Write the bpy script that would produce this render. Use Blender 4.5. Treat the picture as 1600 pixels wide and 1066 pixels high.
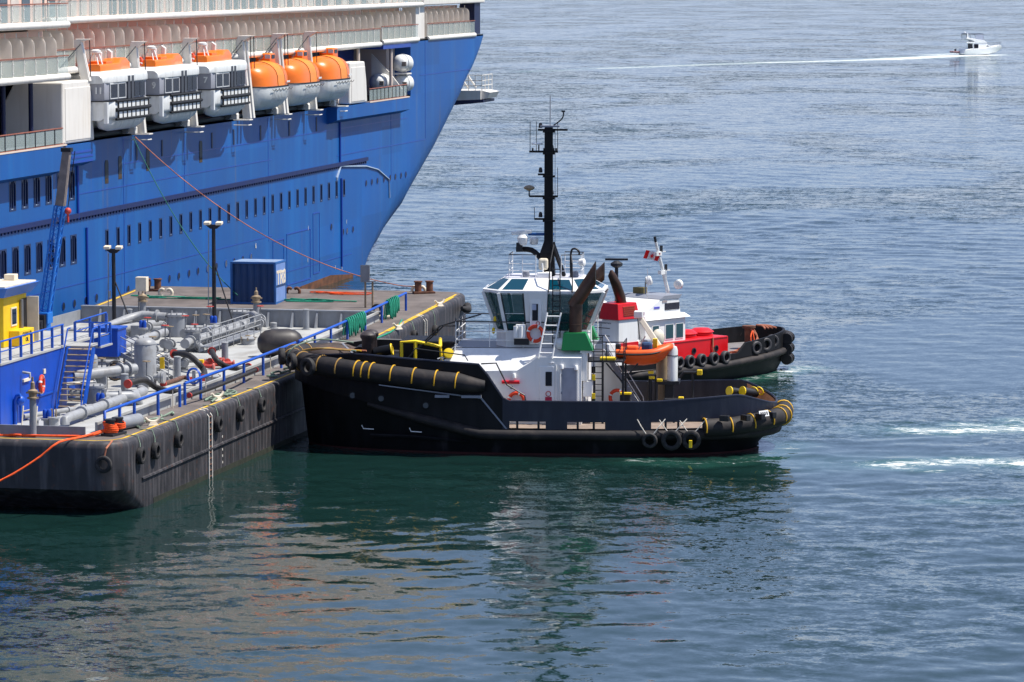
import bpy, bmesh, math, random
import numpy as np
from mathutils import Vector, Matrix

for o in list(bpy.data.objects):
    bpy.data.objects.remove(o)
SC = bpy.context.scene
COL = SC.collection
R = math.radians
random.seed(7)

# ------------------------------------------------------------------ camera
CAM_H = 27.6
YAW, PITCH, FOC = math.atan(1340 / 6000), math.atan(593 / 6000), 6000.0
cd = bpy.data.cameras.new('camera'); cam = bpy.data.objects.new('camera', cd); COL.objects.link(cam)
cd.sensor_width = 36; cd.lens = FOC / 1600 * 36; cd.clip_start = 1; cd.clip_end = 20000
cam.location = (0, 0, CAM_H); cam.rotation_euler = (math.pi / 2 - PITCH, 0, YAW)
SC.camera = cam
SC.render.resolution_x = 1024; SC.render.resolution_y = 682

# ------------------------------------------------------------------ sky, sun, exposure
SUN = Vector((0.47, 0.10, 0.87)).normalized()
w = bpy.data.worlds.new('World'); SC.world = w; w.use_nodes = True
nt = w.node_tree; nt.nodes.clear()
sky = nt.nodes.new('ShaderNodeTexSky'); sky.sky_type = 'NISHITA'; sky.sun_disc = False
sky.sun_elevation = math.asin(SUN.z); sky.sun_rotation = math.atan2(SUN.x, SUN.y)
sky.air_density = 0.85; sky.dust_density = 0.0; sky.ozone_density = 3.5; sky.altitude = 900
bg = nt.nodes.new('ShaderNodeBackground'); bg.inputs['Strength'].default_value = 0.095
wo = nt.nodes.new('ShaderNodeOutputWorld')
tint = nt.nodes.new('ShaderNodeMix'); tint.data_type = 'RGBA'; tint.blend_type = 'MULTIPLY'; tint.inputs[0].default_value = 1; tint.inputs[7].default_value = (.98, .95, 1.08, 1)  # cool white balance
nt.links.new(sky.outputs[0], tint.inputs[6]); veil = nt.nodes.new('ShaderNodeMix'); veil.data_type = 'RGBA'; veil.inputs[0].default_value = .54; veil.inputs[7].default_value = (3.05, 3.85, 5.9, 1)  # thin even high haze
nt.links.new(tint.outputs[2], veil.inputs[6]); nt.links.new(veil.outputs[2], bg.inputs[0]); nt.links.new(bg.outputs[0], wo.inputs[0])
ld = bpy.data.lights.new('sun', 'SUN'); ld.energy = 4.6; ld.angle = R(0.53); ld.color = (1.0, 0.95, 0.87)
sun = bpy.data.objects.new('sun', ld); COL.objects.link(sun)
sun.rotation_euler = SUN.to_track_quat('Z', 'Y').to_euler(); sun.location = (60, 220, 120)
vs = SC.view_settings
vs.view_transform = 'Standard'; vs.look = 'None'; vs.exposure = 0.5; vs.gamma = 1.0; vs.use_curve_mapping = False

# a point of the place from two angles measured at the camera and one known plane (ship side, deck, ...)
_fw = Vector((-math.sin(YAW) * math.cos(PITCH), math.cos(YAW) * math.cos(PITCH), -math.sin(PITCH)))
_rt = Vector((math.cos(YAW), math.sin(YAW), 0)); _up = _rt.cross(_fw)
def at(px, py, ax, val):
    d = _fw + _rt * ((px - 800) / FOC) + _up * ((533 - py) / FOC)
    o = Vector((0, 0, CAM_H)); i = 'XYZ'.index(ax)
    return o + d * ((val - o[i]) / d[i])

# ------------------------------------------------------------------ materials
def lin(c):
    return tuple((v / 255 / 12.92 if v / 255 <= .04045 else ((v / 255 + .055) / 1.055) ** 2.4) for v in c)
MATS = {}
def mat(name, rgb, rough=.5, metal=0., var=.12, vscale=1.5, dirt=None, damt=0., dscale=(3, 3, .35), bump=0., bscale=20., coat=0., spec=.5, rust=0., plates=None, transl=0., streak=0.):
    """paint/steel/rubber: base colour with soft mottling, vertical streaks of dirt or rust, fine relief"""
    if name in MATS: return MATS[name]
    m = bpy.data.materials.new(name); MATS[name] = m; m.use_nodes = True
    t = m.node_tree; n = t.nodes; L = t.links
    b = n['Principled BSDF']
    b.inputs['Roughness'].default_value = rough; b.inputs['Metallic'].default_value = metal
    b.inputs['Specular IOR Level'].default_value = spec
    if coat: b.inputs['Coat Weight'].default_value = coat
    base = lin(rgb)
    g = n.new('ShaderNodeNewGeometry')
    def noise(scale, vec=None, detail=4):
        x = n.new('ShaderNodeTexNoise'); x.inputs['Scale'].default_value = scale; x.inputs['Detail'].default_value = detail
        L.new(vec or g.outputs['Position'], x.inputs['Vector']); return x
    def ramp(src, a, b_):
        r = n.new('ShaderNodeMapRange'); r.inputs['From Min'].default_value = a; r.inputs['From Max'].default_value = b_
        r.interpolation_type = 'SMOOTHSTEP'; L.new(src, r.inputs['Value']); return r.outputs[0]
    def mix(fac, c1, c2, mode='MIX'):
        x = n.new('ShaderNodeMix'); x.data_type = 'RGBA'; x.blend_type = mode
        if isinstance(fac, float): x.inputs[0].default_value = fac
        else: L.new(fac, x.inputs[0])
        for s, c in ((6, c1), (7, c2)):
            if isinstance(c, tuple): x.inputs[s].default_value = (*c[:3], 1)
            else: L.new(c, x.inputs[s])
        return x.outputs[2]
    n1 = noise(vscale)
    col = mix(ramp(n1.outputs[0], .3, .7), tuple(v * (1 - var) for v in base), tuple(min(1, v * (1 + var)) for v in base))
    if damt:
        mp = n.new('ShaderNodeMapping'); mp.inputs['Scale'].default_value = dscale
        L.new(g.outputs['Position'], mp.inputs['Vector'])
        n2 = noise(1.0, mp.outputs[0], 6)
        mm = n.new('ShaderNodeMath'); mm.operation = 'MULTIPLY'; mm.inputs[1].default_value = damt
        L.new(ramp(n2.outputs[0], .45, .72), mm.inputs[0])
        col = mix(mm.outputs[0], col, lin(dirt or (90, 80, 70)))
    if rust:
        n3 = noise(2.3, None, 8)
        mm = n.new('ShaderNodeMath'); mm.operation = 'MULTIPLY'; mm.inputs[1].default_value = rust
        L.new(ramp(n3.outputs[0], .6, .68), mm.inputs[0])
        col = mix(mm.outputs[0], col, lin((112, 62, 32)))
    if streak:
        mp2 = n.new('ShaderNodeMapping'); mp2.inputs['Scale'].default_value = (.9, 1.3, .06); L.new(g.outputs['Position'], mp2.inputs['Vector'])
        n5 = noise(1.0, mp2.outputs[0], 7); mm = n.new('ShaderNodeMath'); mm.operation = 'MULTIPLY'; mm.inputs[1].default_value = streak
        L.new(ramp(n5.outputs[0], .62, .74), mm.inputs[0]); col = mix(mm.outputs[0], col, lin((98, 92, 96)))
    if plates:
        d_ = n.new('ShaderNodeVectorMath'); d_.operation = 'DIVIDE'; d_.inputs[1].default_value = plates[:3]; L.new(g.outputs['Position'], d_.inputs[0])
        fl_ = n.new('ShaderNodeVectorMath'); fl_.operation = 'FLOOR'; L.new(d_.outputs[0], fl_.inputs[0])
        wn = n.new('ShaderNodeTexWhiteNoise'); L.new(fl_.outputs[0], wn.inputs['Vector'])
        pr = n.new('ShaderNodeMapRange'); pr.inputs['To Min'].default_value = 1 - plates[3]; pr.inputs['To Max'].default_value = 1 + plates[3]; L.new(wn.outputs['Value'], pr.inputs['Value'])
        sc_ = n.new('ShaderNodeVectorMath'); sc_.operation = 'SCALE'; L.new(col, sc_.inputs[0]); L.new(pr.outputs[0], sc_.inputs['Scale']); col = sc_.outputs[0]
    L.new(col, b.inputs['Base Color'])
    if transl:
        tb = n.new('ShaderNodeBsdfTranslucent'); L.new(col, tb.inputs[0]); ms = n.new('ShaderNodeMixShader'); ms.inputs[0].default_value = transl
        L.new(b.outputs[0], ms.inputs[1]); L.new(tb.outputs[0], ms.inputs[2]); L.new(ms.outputs[0], n['Material Output'].inputs[0])
    rr = n.new('ShaderNodeMapRange'); rr.inputs['To Min'].default_value = max(.02, rough - .1); rr.inputs['To Max'].default_value = min(1, rough + .12)
    L.new(n1.outputs[0], rr.inputs['Value']); L.new(rr.outputs[0], b.inputs['Roughness'])
    if bump:
        nb = noise(bscale, None, 5); bp = n.new('ShaderNodeBump'); bp.inputs['Strength'].default_value = bump; bp.inputs['Distance'].default_value = .03
        L.new(nb.outputs[0], bp.inputs['Height']); L.new(bp.outputs[0], b.inputs['Normal'])
    return m

def glass_mat(name, rgb, rough=.05, alpha=1.0):
    if name in MATS: return MATS[name]
    m = bpy.data.materials.new(name); MATS[name] = m; m.use_nodes = True
    t = m.node_tree; b = t.nodes['Principled BSDF']
    b.inputs['Base Color'].default_value = (*lin(rgb), 1); b.inputs['Roughness'].default_value = rough
    b.inputs['Specular IOR Level'].default_value = .8; b.inputs['Alpha'].default_value = alpha
    return m

# ------------------------------------------------------------------ mesh builder
class MB:
    def __init__(s): s.v = []; s.f = []; s.mi = []; s.cur = 0
    def add(s, vs, fs):
        k = len(s.v); s.v += [tuple(v) for v in vs]; s.f += [tuple(i + k for i in f) for f in fs]; s.mi += [s.cur] * len(fs); return s
    def box(s, c, d, rot=None):
        x, y, z = d[0] / 2, d[1] / 2, d[2] / 2
        p = [Vector((i, j, k)) for k in (-z, z) for j in (-y, y) for i in (-x, x)]
        if rot is not None:
            m = rot if isinstance(rot, Matrix) else Matrix.Rotation(rot, 3, 'Z')
            p = [m @ q for q in p]
        c = Vector(c)
        return s.add([q + c for q in p], [(0, 2, 3, 1), (4, 5, 7, 6), (0, 1, 5, 4), (2, 6, 7, 3), (0, 4, 6, 2), (1, 3, 7, 5)])
    def bx(s, x0, x1, y0, y1, z0, z1): return s.box(((x0 + x1) / 2, (y0 + y1) / 2, (z0 + z1) / 2), (x1 - x0, y1 - y0, z1 - z0))
    def cyl(s, a, b, r0, r1=None, n=12, cap=True):
        a, b = Vector(a), Vector(b); r1 = r0 if r1 is None else r1
        d = (b - a)
        if d.length < 1e-6: return s
        d.normalize(); u = d.orthogonal().normalized(); w_ = d.cross(u)
        vs = []
        for p, r in ((a, r0), (b, r1)):
            for i in range(n):
                t = 2 * math.pi * i / n; vs.append(p + (u * math.cos(t) + w_ * math.sin(t)) * r)
        fs = [(i, (i + 1) % n, n + (i + 1) % n, n + i) for i in range(n)]
        if cap: fs += [tuple(range(n - 1, -1, -1)), tuple(range(n, 2 * n))]
        return s.add(vs, fs)
    def tube(s, pts, r, n=8, closed=False, rad=None):
        pts = [Vector(p) for p in pts]; m = len(pts); k = len(s.v); vs = []; prev = None
        for i, p in enumerate(pts):
            if closed: d = pts[(i + 1) % m] - pts[i - 1]
            else: d = pts[min(i + 1, m - 1)] - pts[max(i - 1, 0)]
            d.normalize()
            u = d.orthogonal().normalized() if prev is None else (prev - d * prev.dot(d)).normalized()
            prev = u; w_ = d.cross(u); q = rad[i] if rad else r
            for j in range(n):
                t = 2 * math.pi * j / n; vs.append(p + (u * math.cos(t) + w_ * math.sin(t)) * q)
        fs = []
        for i in range(m if closed else m - 1):
            for j in range(n):
                a = i * n + j; b = i * n + (j + 1) % n; c = ((i + 1) % m) * n
                fs.append((a, b, c + (j + 1) % n, c + j))
        if not closed: fs += [tuple(range(n - 1, -1, -1)), tuple((m - 1) * n + j for j in range(n))]
        return s.add(vs, fs)
    def lathe(s, prof, c=(0, 0, 0), axis=(0, 0, 1), n=20, cap=True):
        ax = Vector(axis).normalized(); u = ax.orthogonal().normalized(); w_ = ax.cross(u); c = Vector(c); vs = []
        for r, h in prof:
            for i in range(n):
                t = 2 * math.pi * i / n; vs.append(c + ax * h + (u * math.cos(t) + w_ * math.sin(t)) * max(r, 1e-4))
        fs = [(k * n + i, k * n + (i + 1) % n, (k + 1) * n + (i + 1) % n, (k + 1) * n + i) for k in range(len(prof) - 1) for i in range(n)]
        if cap: fs += [tuple(range(n - 1, -1, -1)), tuple((len(prof) - 1) * n + i for i in range(n))]
        return s.add(vs, fs)
    def torus(s, c, R_, r, axis=(0, 0, 1), n=20, m=8, a0=0, a1=2 * math.pi):
        ax = Vector(axis).normalized(); u = ax.orthogonal().normalized(); w_ = ax.cross(u); c = Vector(c)
        full = abs(a1 - a0 - 2 * math.pi) < 1e-6
        k = n if full else n + 1
        return s.tube([c + (u * math.cos(a0 + (a1 - a0) * i / n) + w_ * math.sin(a0 + (a1 - a0) * i / n)) * R_ for i in range(k)], r, m, closed=full)
    def prism(s, poly, a, b, axis='y'):
        """2-D polygon (in the two other axes) drawn out from a to b along axis"""
        def P3(p, h): return {'x': (h, p[0], p[1]), 'y': (p[0], h, p[1]), 'z': (p[0], p[1], h)}[axis]
        n = len(poly); vs = [P3(p, a) for p in poly] + [P3(p, b) for p in poly]
        return s.add(vs, [tuple(range(n - 1, -1, -1)), tuple(range(n, 2 * n))] + [(i, (i + 1) % n, n + (i + 1) % n, n + i) for i in range(n)])
    def loft(s, secs, cap=True, closed=True):
        n = len(secs[0]); vs = [p for q in secs for p in q]; fs = []
        for k in range(len(secs) - 1):
            for i in range(n if closed else n - 1):
                a = k * n + i; b = k * n + (i + 1) % n
                fs.append((a, b, b + n, a + n))
        if cap: fs += [tuple(range(n - 1, -1, -1)), tuple((len(secs) - 1) * n + i for i in range(n))]
        return s.add(vs, fs)
    def sphere(s, c, r, n=14, m=8, sc=(1, 1, 1)):
        c = Vector(c); vs = [c + Vector((0, 0, -r * sc[2]))]
        for k in range(1, m):
            p = -math.pi / 2 + math.pi * k / m
            for i in range(n):
                t = 2 * math.pi * i / n
                vs.append(c + Vector((r * sc[0] * math.cos(p) * math.cos(t), r * sc[1] * math.cos(p) * math.sin(t), r * sc[2] * math.sin(p))))
        vs.append(c + Vector((0, 0, r * sc[2]))); e = len(vs) - 1
        fs = [(0, 1 + (i + 1) % n, 1 + i) for i in range(n)]
        for k in range(m - 2):
            for i in range(n):
                a = 1 + k * n + i; b = 1 + k * n + (i + 1) % n; fs.append((a, b, b + n, a + n))
        fs += [(e, 1 + (m - 2) * n + i, 1 + (m - 2) * n + (i + 1) % n) for i in range(n)]
        return s.add(vs, fs)
    def build(s, name, material, parent=None, smooth=None, bevel=0, loc=None, kind=None):
        me = bpy.data.meshes.new(name); me.from_pydata(s.v, [], s.f); me.update()
        ms = material if isinstance(material, (list, tuple)) else [material]
        for m in ms: me.materials.append(m)
        if len(ms) > 1: me.polygons.foreach_set('material_index', s.mi)
        bm = bmesh.new(); bm.from_mesh(me); bmesh.ops.recalc_face_normals(bm, faces=bm.faces); bm.to_mesh(me); bm.free()
        o = bpy.data.objects.new(name, me); COL.objects.link(o)
        if parent: o.parent = parent
        if loc is not None: o.location = loc
        if smooth is not None:
            me.polygons.foreach_set('use_smooth', [True] * len(me.polygons)); me.set_sharp_from_angle(angle=R(smooth))
        if bevel:
            b = o.modifiers.new('bevel', 'BEVEL'); b.width = bevel; b.segments = 2; b.limit_method = 'ANGLE'; b.angle_limit = R(40)
        if kind: o['kind'] = kind
        return o

def tag(o, label, cat, group=None, kind=None):
    o['label'] = label; o['category'] = cat
    if group: o['group'] = group
    if kind: o['kind'] = kind
    return o
def thing(name, label, cat, loc=(0, 0, 0), rotz=0, group=None):
    o = bpy.data.objects.new(name, None); COL.objects.link(o); o.empty_display_size = .3
    o.location = loc; o.rotation_euler = (0, 0, rotz)
    return tag(o, label, cat, group)
def dup(root, loc, rotz=None, label=None, group=None, parent=None, rot=None):
    r = root.copy(); COL.objects.link(r); r.location = loc
    if rotz is not None: r.rotation_euler = (0, 0, rotz)
    if rot is not None: r.rotation_euler = rot
    if label: r['label'] = label
    if group: r['group'] = group
    if parent: r.parent = parent
    for ch in list(root.children):
        c = ch.copy(); COL.objects.link(c); c.parent = r
        for g in list(ch.children):
            d = g.copy(); COL.objects.link(d); d.parent = c
    return r
def inst(o, loc, rot=None, parent=None):
    c = o.copy(); COL.objects.link(c); c.location = loc
    if rot: c.rotation_euler = rot
    if parent: c.parent = parent
    return c
def catenary(a, b, sag, n=14):
    a, b = Vector(a), Vector(b)
    return [a.lerp(b, i / n) - Vector((0, 0, sag * 4 * (i / n) * (1 - i / n))) for i in range(n + 1)]
def smoothpath(pts, k=6):
    pts = [Vector(p) for p in pts]; out = []
    for i in range(len(pts) - 1):
        p0, p1, p2, p3 = pts[max(i - 1, 0)], pts[i], pts[i + 1], pts[min(i + 2, len(pts) - 1)]
        for j in range(k):
            t = j / k
            out.append(.5 * ((2 * p1) + (p2 - p0) * t + (2 * p0 - 5 * p1 + 4 * p2 - p3) * t * t + (3 * p1 - p0 - 3 * p2 + p3) * t ** 3))
    return out + [pts[-1]]
def text_mesh(name, body, size, material, parent, loc, rot, extrude=.004, align='CENTER', sx=1.):
    cu = bpy.data.curves.new(name, 'FONT'); cu.body = body; cu.size = size; cu.extrude = extrude; cu.align_x = align; cu.align_y = 'CENTER'
    cu.resolution_u = 2; cu.offset = size * .03
    tmp = bpy.data.objects.new(name, cu); COL.objects.link(tmp)
    me = bpy.data.meshes.new_from_object(tmp); bpy.data.objects.remove(tmp)
    o = bpy.data.objects.new(name, me); COL.objects.link(o); me.materials.append(material)
    o.parent = parent; o.location = loc; o.rotation_euler = rot; o.scale = (sx, 1, 1)
    return o
# ------------------------------------------------------------------ water
def water_material():
    m = bpy.data.materials.new('sea_water'); m.use_nodes = True
    t = m.node_tree; n = t.nodes; L = t.links; b = n['Principled BSDF']
    b.inputs['IOR'].default_value = 1.333; b.inputs['Roughness'].default_value = .045
    g = n.new('ShaderNodeNewGeometry')
    def mapped(sc, rot=0.):
        mp = n.new('ShaderNodeMapping'); mp.inputs['Scale'].default_value = sc; mp.inputs['Rotation'].default_value = (0, 0, rot)
        L.new(g.outputs['Position'], mp.inputs['Vector']); return mp.outputs[0]
    def noise(scale, vec, detail=3, rough=.55, dist=0., out=0):
        x = n.new('ShaderNodeTexNoise'); x.inputs['Scale'].default_value = scale; x.inputs['Detail'].default_value = detail
        x.inputs['Roughness'].default_value = rough; x.inputs['Distortion'].default_value = dist
        L.new(vec, x.inputs['Vector']); return x.outputs[out]
    def rng(v, a, b_, c=0., d=1.):
        r = n.new('ShaderNodeMapRange'); r.interpolation_type = 'SMOOTHSTEP'
        for i, q in zip(('From Min', 'From Max', 'To Min', 'To Max'), (a, b_, c, d)): r.inputs[i].default_value = q
        L.new(v, r.inputs['Value']); return r.outputs[0]
    def math_(op, a, b_):
        x = n.new('ShaderNodeMath'); x.operation = op
        for i, q in enumerate((a, b_)):
            if isinstance(q, (int, float)): x.inputs[i].default_value = q
            else: L.new(q, x.inputs[i])
        return x.outputs[0]
    def vmath(op, a, b_=None, sc=None):
        x = n.new('ShaderNodeVectorMath'); x.operation = op
        for i, q in enumerate((a, b_)):
            if q is None: continue
            if isinstance(q, tuple): x.inputs[i].default_value = q
            else: L.new(q, x.inputs[i])
        if sc is not None:
            if isinstance(sc, (int, float)): x.inputs['Scale'].default_value = sc
            else: L.new(sc, x.inputs['Scale'])
        return x.outputs[0]
    # calm slicks and wind-roughened patches, metres to tens of metres across
    patch = noise(.030, mapped((.75, .5, 1), .2), 5, .6, .9)
    slick = rng(patch, .45, .59, *SLICK)
    sep = n.new('ShaderNodeSeparateXYZ'); L.new(g.outputs['Position'], sep.inputs[0])
    open_w = rng(sep.outputs['Y'], 190., 900., *OPEN)          # the berth is sheltered, the open strait is not
    amp = math_('MULTIPLY', slick, open_w)
    tot = None
    for sc, st, k, rot in OCT:
        c = noise(sc, mapped(k, rot), 2, .5, .25, 1)
        v = vmath('SCALE', vmath('MULTIPLY', vmath('SUBTRACT', c, (.5, .5, .5)), (1, 1, 0)), None, st * 2)
        tot = v if tot is None else vmath('ADD', tot, v)
    nn = vmath('NORMALIZE', vmath('ADD', g.outputs['Normal'], vmath('SCALE', tot, None, amp)))
    at_ = n.new('ShaderNodeAttribute'); at_.attribute_name = 'foam'
    fn = noise(1.5, mapped((.5, 1, 1)), 9, .78, 1.0)
    fth = math_('SUBTRACT', math_('ADD', at_.outputs['Fac'], math_('MULTIPLY', rng(fn, .32, .68), .9)), 1.0)
    fm = rng(fth, .0, .5)
    mx = n.new('ShaderNodeMix'); mx.data_type = 'RGBA'; mx.inputs[6].default_value = (.007, .027, .024, 1); mx.inputs[7].default_value = (.022, .095, .070, 1)
    L.new(rng(at_.outputs['Fac'], .05, .7), mx.inputs[0])
    m2 = n.new('ShaderNodeMix'); m2.data_type = 'RGBA'; m2.inputs[7].default_value = (.72, .75, .74, 1)
    L.new(fm, m2.inputs[0]); L.new(mx.outputs[2], m2.inputs[6]); L.new(m2.outputs[2], b.inputs['Base Color'])
    rr = n.new('ShaderNodeMapRange'); rr.inputs['To Min'].default_value = .045; rr.inputs['To Max'].default_value = .8; L.new(fm, rr.inputs['Value']); L.new(rr.outputs[0], b.inputs['Roughness'])
    L.new(nn, b.inputs['Normal'])
    return m
SLICK = (.16, 1.05)
OPEN = (.9, 5.0)
OCT = [(.22, .10, (.6, 1.1, 1), .2), (.8, .17, (.7, 1.15, 1), -.15), (2.4, .22, (.85, 1.1, 1), .4), (7., .16, (1, 1, 1), 0.)]
def seg_dist(X, Y, pts):
    best = np.full(X.shape, 1e9)
    for (ax, ay), (bx_, by) in zip(pts, pts[1:]):
        dx, dy = bx_ - ax, by - ay; t = np.clip(((X - ax) * dx + (Y - ay) * dy) / (dx * dx + dy * dy), 0, 1)
        best = np.minimum(best, np.hypot(X - ax - t * dx, Y - ay - t * dy))
    return best
def wq(px, py): p = at(px, py, 'Z', 0); return (p.x, p.y)
def make_water():
    rs = [60.]
    while rs[-1] < 12000: rs.append(rs[-1] * (1.0019 if 120 < rs[-1] < 420 else 1.0032 if rs[-1] < 2900 else 1.03) if rs[-1] > 110 else rs[-1] * 1.01)
    rs = np.array(rs)
    an = np.concatenate([np.linspace(-1.3, -.19, 24), np.linspace(-.175, .175, 440), np.linspace(.19, 1.3, 24)]) + YAW
    rr, aa = np.meshgrid(rs, an, indexing='ij')
    X = -rr * np.sin(aa); Y = rr * np.cos(aa); Z = np.zeros_like(X)
    rnd = np.random.RandomState(3)
    step = np.where(rr < 420, rr * .0019, rr * .0032)
    patch = .5 + .5 * np.sin(X * .041 + 1.3 * np.sin(Y * .019 + 1)) * np.sin(Y * .033 + 1.7 * np.sin(X * .023))
    calm = np.clip((Y - 170) / 300, 0, 1) * .9 + .45
    for i in range(44):
        lam = .6 * (6.5 / .6) ** (i / 43)
        th = rnd.normal(R(255), .8); k = 2 * math.pi / lam
        amp = .0036 * lam ** .7 * rnd.uniform(.5, 1.4)
        fade = np.clip((lam / step - 2.2) / 2.5, 0, 1)
        Z += amp * fade * calm * np.sin(k * (X * math.cos(th) + Y * math.sin(th)) + rnd.uniform(0, 6.28) + .9 * np.sin(X * .11 + i) + .9 * np.sin(Y * .08 + 2 * i)) * (.3 + 1.1 * patch)
    nr, na = X.shape
    foam = np.zeros_like(X)
    def stroke(pts, w_, a, w1=None):
        nonlocal foam
        d = seg_dist(X, Y, pts); foam = np.maximum(foam, a * np.exp(-(d / w_) ** 2))
    for pts, w_, a in FOAMS: stroke(pts, w_, a)
    co = np.stack([X, Y, Z], -1).reshape(-1, 3).astype(np.float32)
    i0 = (np.arange(nr - 1)[:, None] * na + np.arange(na - 1)[None]).reshape(-1)
    q = np.stack([i0, i0 + 1, i0 + na + 1, i0 + na], -1).astype(np.int32)
    me = bpy.data.meshes.new('water'); me.vertices.add(len(co)); me.vertices.foreach_set('co', co.reshape(-1))
    me.loops.add(q.size); me.loops.foreach_set('vertex_index', q.reshape(-1))
    me.polygons.add(len(q)); me.polygons.foreach_set('loop_start', np.arange(len(q), dtype=np.int32) * 4)
    me.update(calc_edges=True)
    me.polygons.foreach_set('use_smooth', np.ones(len(q), dtype=bool))
    if me.polygons[len(q) // 2].normal.z < 0: me.flip_normals()
    fa = me.attributes.new('foam', 'FLOAT', 'POINT'); fa.data.foreach_set('value', foam.reshape(-1).astype(np.float32))
    o = bpy.data.objects.new('water', me); COL.objects.link(o); me.materials.append(water_material())
    o['kind'] = 'structure'; o['label'] = 'blue-green harbour water with ripples, calm slicks and patches of chop'
    return o
FOAMS = [([wq(1552, 86), wq(1500, 87.5)], 8, 1.1), ([wq(1500, 87), wq(1440, 90), wq(1380, 93)], 10, 1.1), ([wq(1500, 84), wq(1450, 86)], 6, .9),
         ([wq(1380, 93), wq(1300, 95.5), wq(1200, 98)], 8, .95), ([wq(1200, 98), wq(1080, 102), wq(950, 107)], 7, .8), ([wq(950, 107), wq(820, 112)], 6, .55),
         ([wq(1430, 672), wq(1480, 674), wq(1540, 671), wq(1660, 668)], 2.3, .80), ([wq(1500, 664), wq(1560, 666), wq(1660, 662)], 1.6, .66), ([wq(1590, 657), wq(1660, 655)], 1.8, .72),
         ([wq(1385, 727), wq(1440, 724), wq(1500, 720), wq(1660, 726)], 2.2, .80), ([wq(1390, 732), wq(1460, 735)], 1.2, .56), ([wq(1300, 724), wq(1660, 726)], 5.5, .32), ([wq(1400, 672), wq(1680, 668)], 5.5, .32),
         ([wq(1450, 784), wq(1560, 784)], 1.8, .34), ([wq(1130, 598), wq(1190, 590), wq(1225, 583), wq(1258, 577)], 1.6, .55), ([wq(1238, 579), wq(1262, 575)], 1.6, .72), ([wq(1000, 720), wq(1100, 725), wq(1200, 716), wq(1240, 695)], 2.2, .40)]
make_water()
# ------------------------------------------------------------------ cruise ship
def bw(mb, name, material, parent, **k):
    """build a mesh drawn in world metres as a part of an unrotated thing"""
    o = mb.build(name, material, parent, **k); o.matrix_parent_inverse = Matrix.Translation(-parent.location); return o
XS = -87.0
BLUE = mat('ship_blue', (0, 80, 152), .45, var=.1, vscale=.12, dirt=(10, 100, 168), damt=.5, dscale=(.5, .55, .05), bump=.12, bscale=.45, plates=(400, 7.3, 2.55, .09), streak=.4)
BLUE2 = mat('ship_blue_trim', (12, 62, 158), .35, var=.08, vscale=.5)
NAVY = mat('ship_navy', (16, 26, 66), .5, var=.1)
GUARD_SHADE = mat('ship_guard_shade', (14, 30, 84), .5)  # strake's shadow and dark underside are put into this navy
WHITE = mat('ship_white', (226, 222, 214), .45, var=.03, vscale=.4, dirt=(190, 178, 160), damt=.25, dscale=(2, 2, .25))
CREAM = mat('ship_cream', (214, 196, 182), .55, var=.05, vscale=.5)
SALMON_BOUNCE = mat('ship_salmon_bounce', (226, 190, 174), .6, var=.06, vscale=.4)  # warm off-white with reflected orange light put into the colour
FROST = mat('frosted_divider', (246, 240, 232), .5, var=.05, vscale=.6, transl=.66)
BROWN = mat('teak_rail', (140, 84, 66), .5)
GLASSR = glass_mat('balustrade_glass', (176, 190, 184), .08, .38)
SGLASS = glass_mat('ship_window_glass', (10, 20, 36), .06); SGLASS.node_tree.nodes['Principled BSDF'].inputs['Specular IOR Level'].default_value = .4
PORTG = mat('porthole_glass', (8, 14, 30), .3, spec=.2, var=.1)
RIM = mat('window_rim', (150, 168, 190), .4)
WFR = mat('window_frame_dark', (20, 40, 84), .4)
STEEL = mat('grey_steel', (120, 122, 124), .45, .3)
DKST = mat('dark_steel', (40, 42, 46), .5, .2)
BOOT = mat('boot_topping', (96, 60, 34), .7, var=.4, vscale=1.2, rust=.6)
TAR = mat('stained_vent', (70, 58, 44), .8, var=.3)

ship = thing('cruise_ship', 'huge blue-hulled cruise ship with white balconies and a row of lifeboats', 'cruise ship', (-103, 300, 0))
PROF = [(150, -3), (325.6, -3), (328, -1.4), (331, -.6), (336.5, .4), (346, 3.1), (358.5, 7.7), (367, 12.0), (371.5, 14.9), (374.5, 17.6), (376.4, 20.1)]
def zc(y):
    for (a, za), (b, zb) in zip(PROF, PROF[1:]):
        if y <= b: return za + (zb - za) * (y - a) / (b - a)
    return PROF[-1][1]
def hull_sec(y, ztop):
    c = zc(y); rr = max(.05, min(6.5 * max(0, min(1, (y - 325.6) / 14)), (ztop - c) * .5)); c -= (rr - 3.4) * .56 if rr > 3.4 else 0; p = [(-103, ztop), (XS, ztop)]
    top, bot = ztop, c + rr
    for k in range(1, 6): p.append((XS, top + (bot - top) * k / 5))
    for k in range(1, 8):
        t = math.pi / 2 * k / 7; p.append((XS - rr * 1.5 * (1 - math.cos(t)), c + rr - rr * math.sin(t)))
    p += [(XS - 9, c - .5), (-103, c - 1.4)]
    return [(x, y, z) for x, z in p]
m = MB()
ys = [325.6, 326.4, 327.4, 328.5, 331, 334, 337, 340, 343, 346.4]
m.loft([hull_sec(y, 15.3) for y in ys], closed=False, cap=False)
ys = [346.4] + [347 + i * 2.0 for i in range(12)] + [370.5, 372, 373.5, 375, 376.3]
m.loft([hull_sec(y, 20.35) for y in ys], closed=False, cap=False)
m.add([(-103, 346.4, 15.3), (XS, 346.4, 15.3), (XS, 346.4, 20.35), (-103, 346.4, 20.35)], [(0, 1, 2, 3)])
hull_aft = bw(m, 'hull_stern', BLUE, ship, smooth=30)
m = MB()
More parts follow.
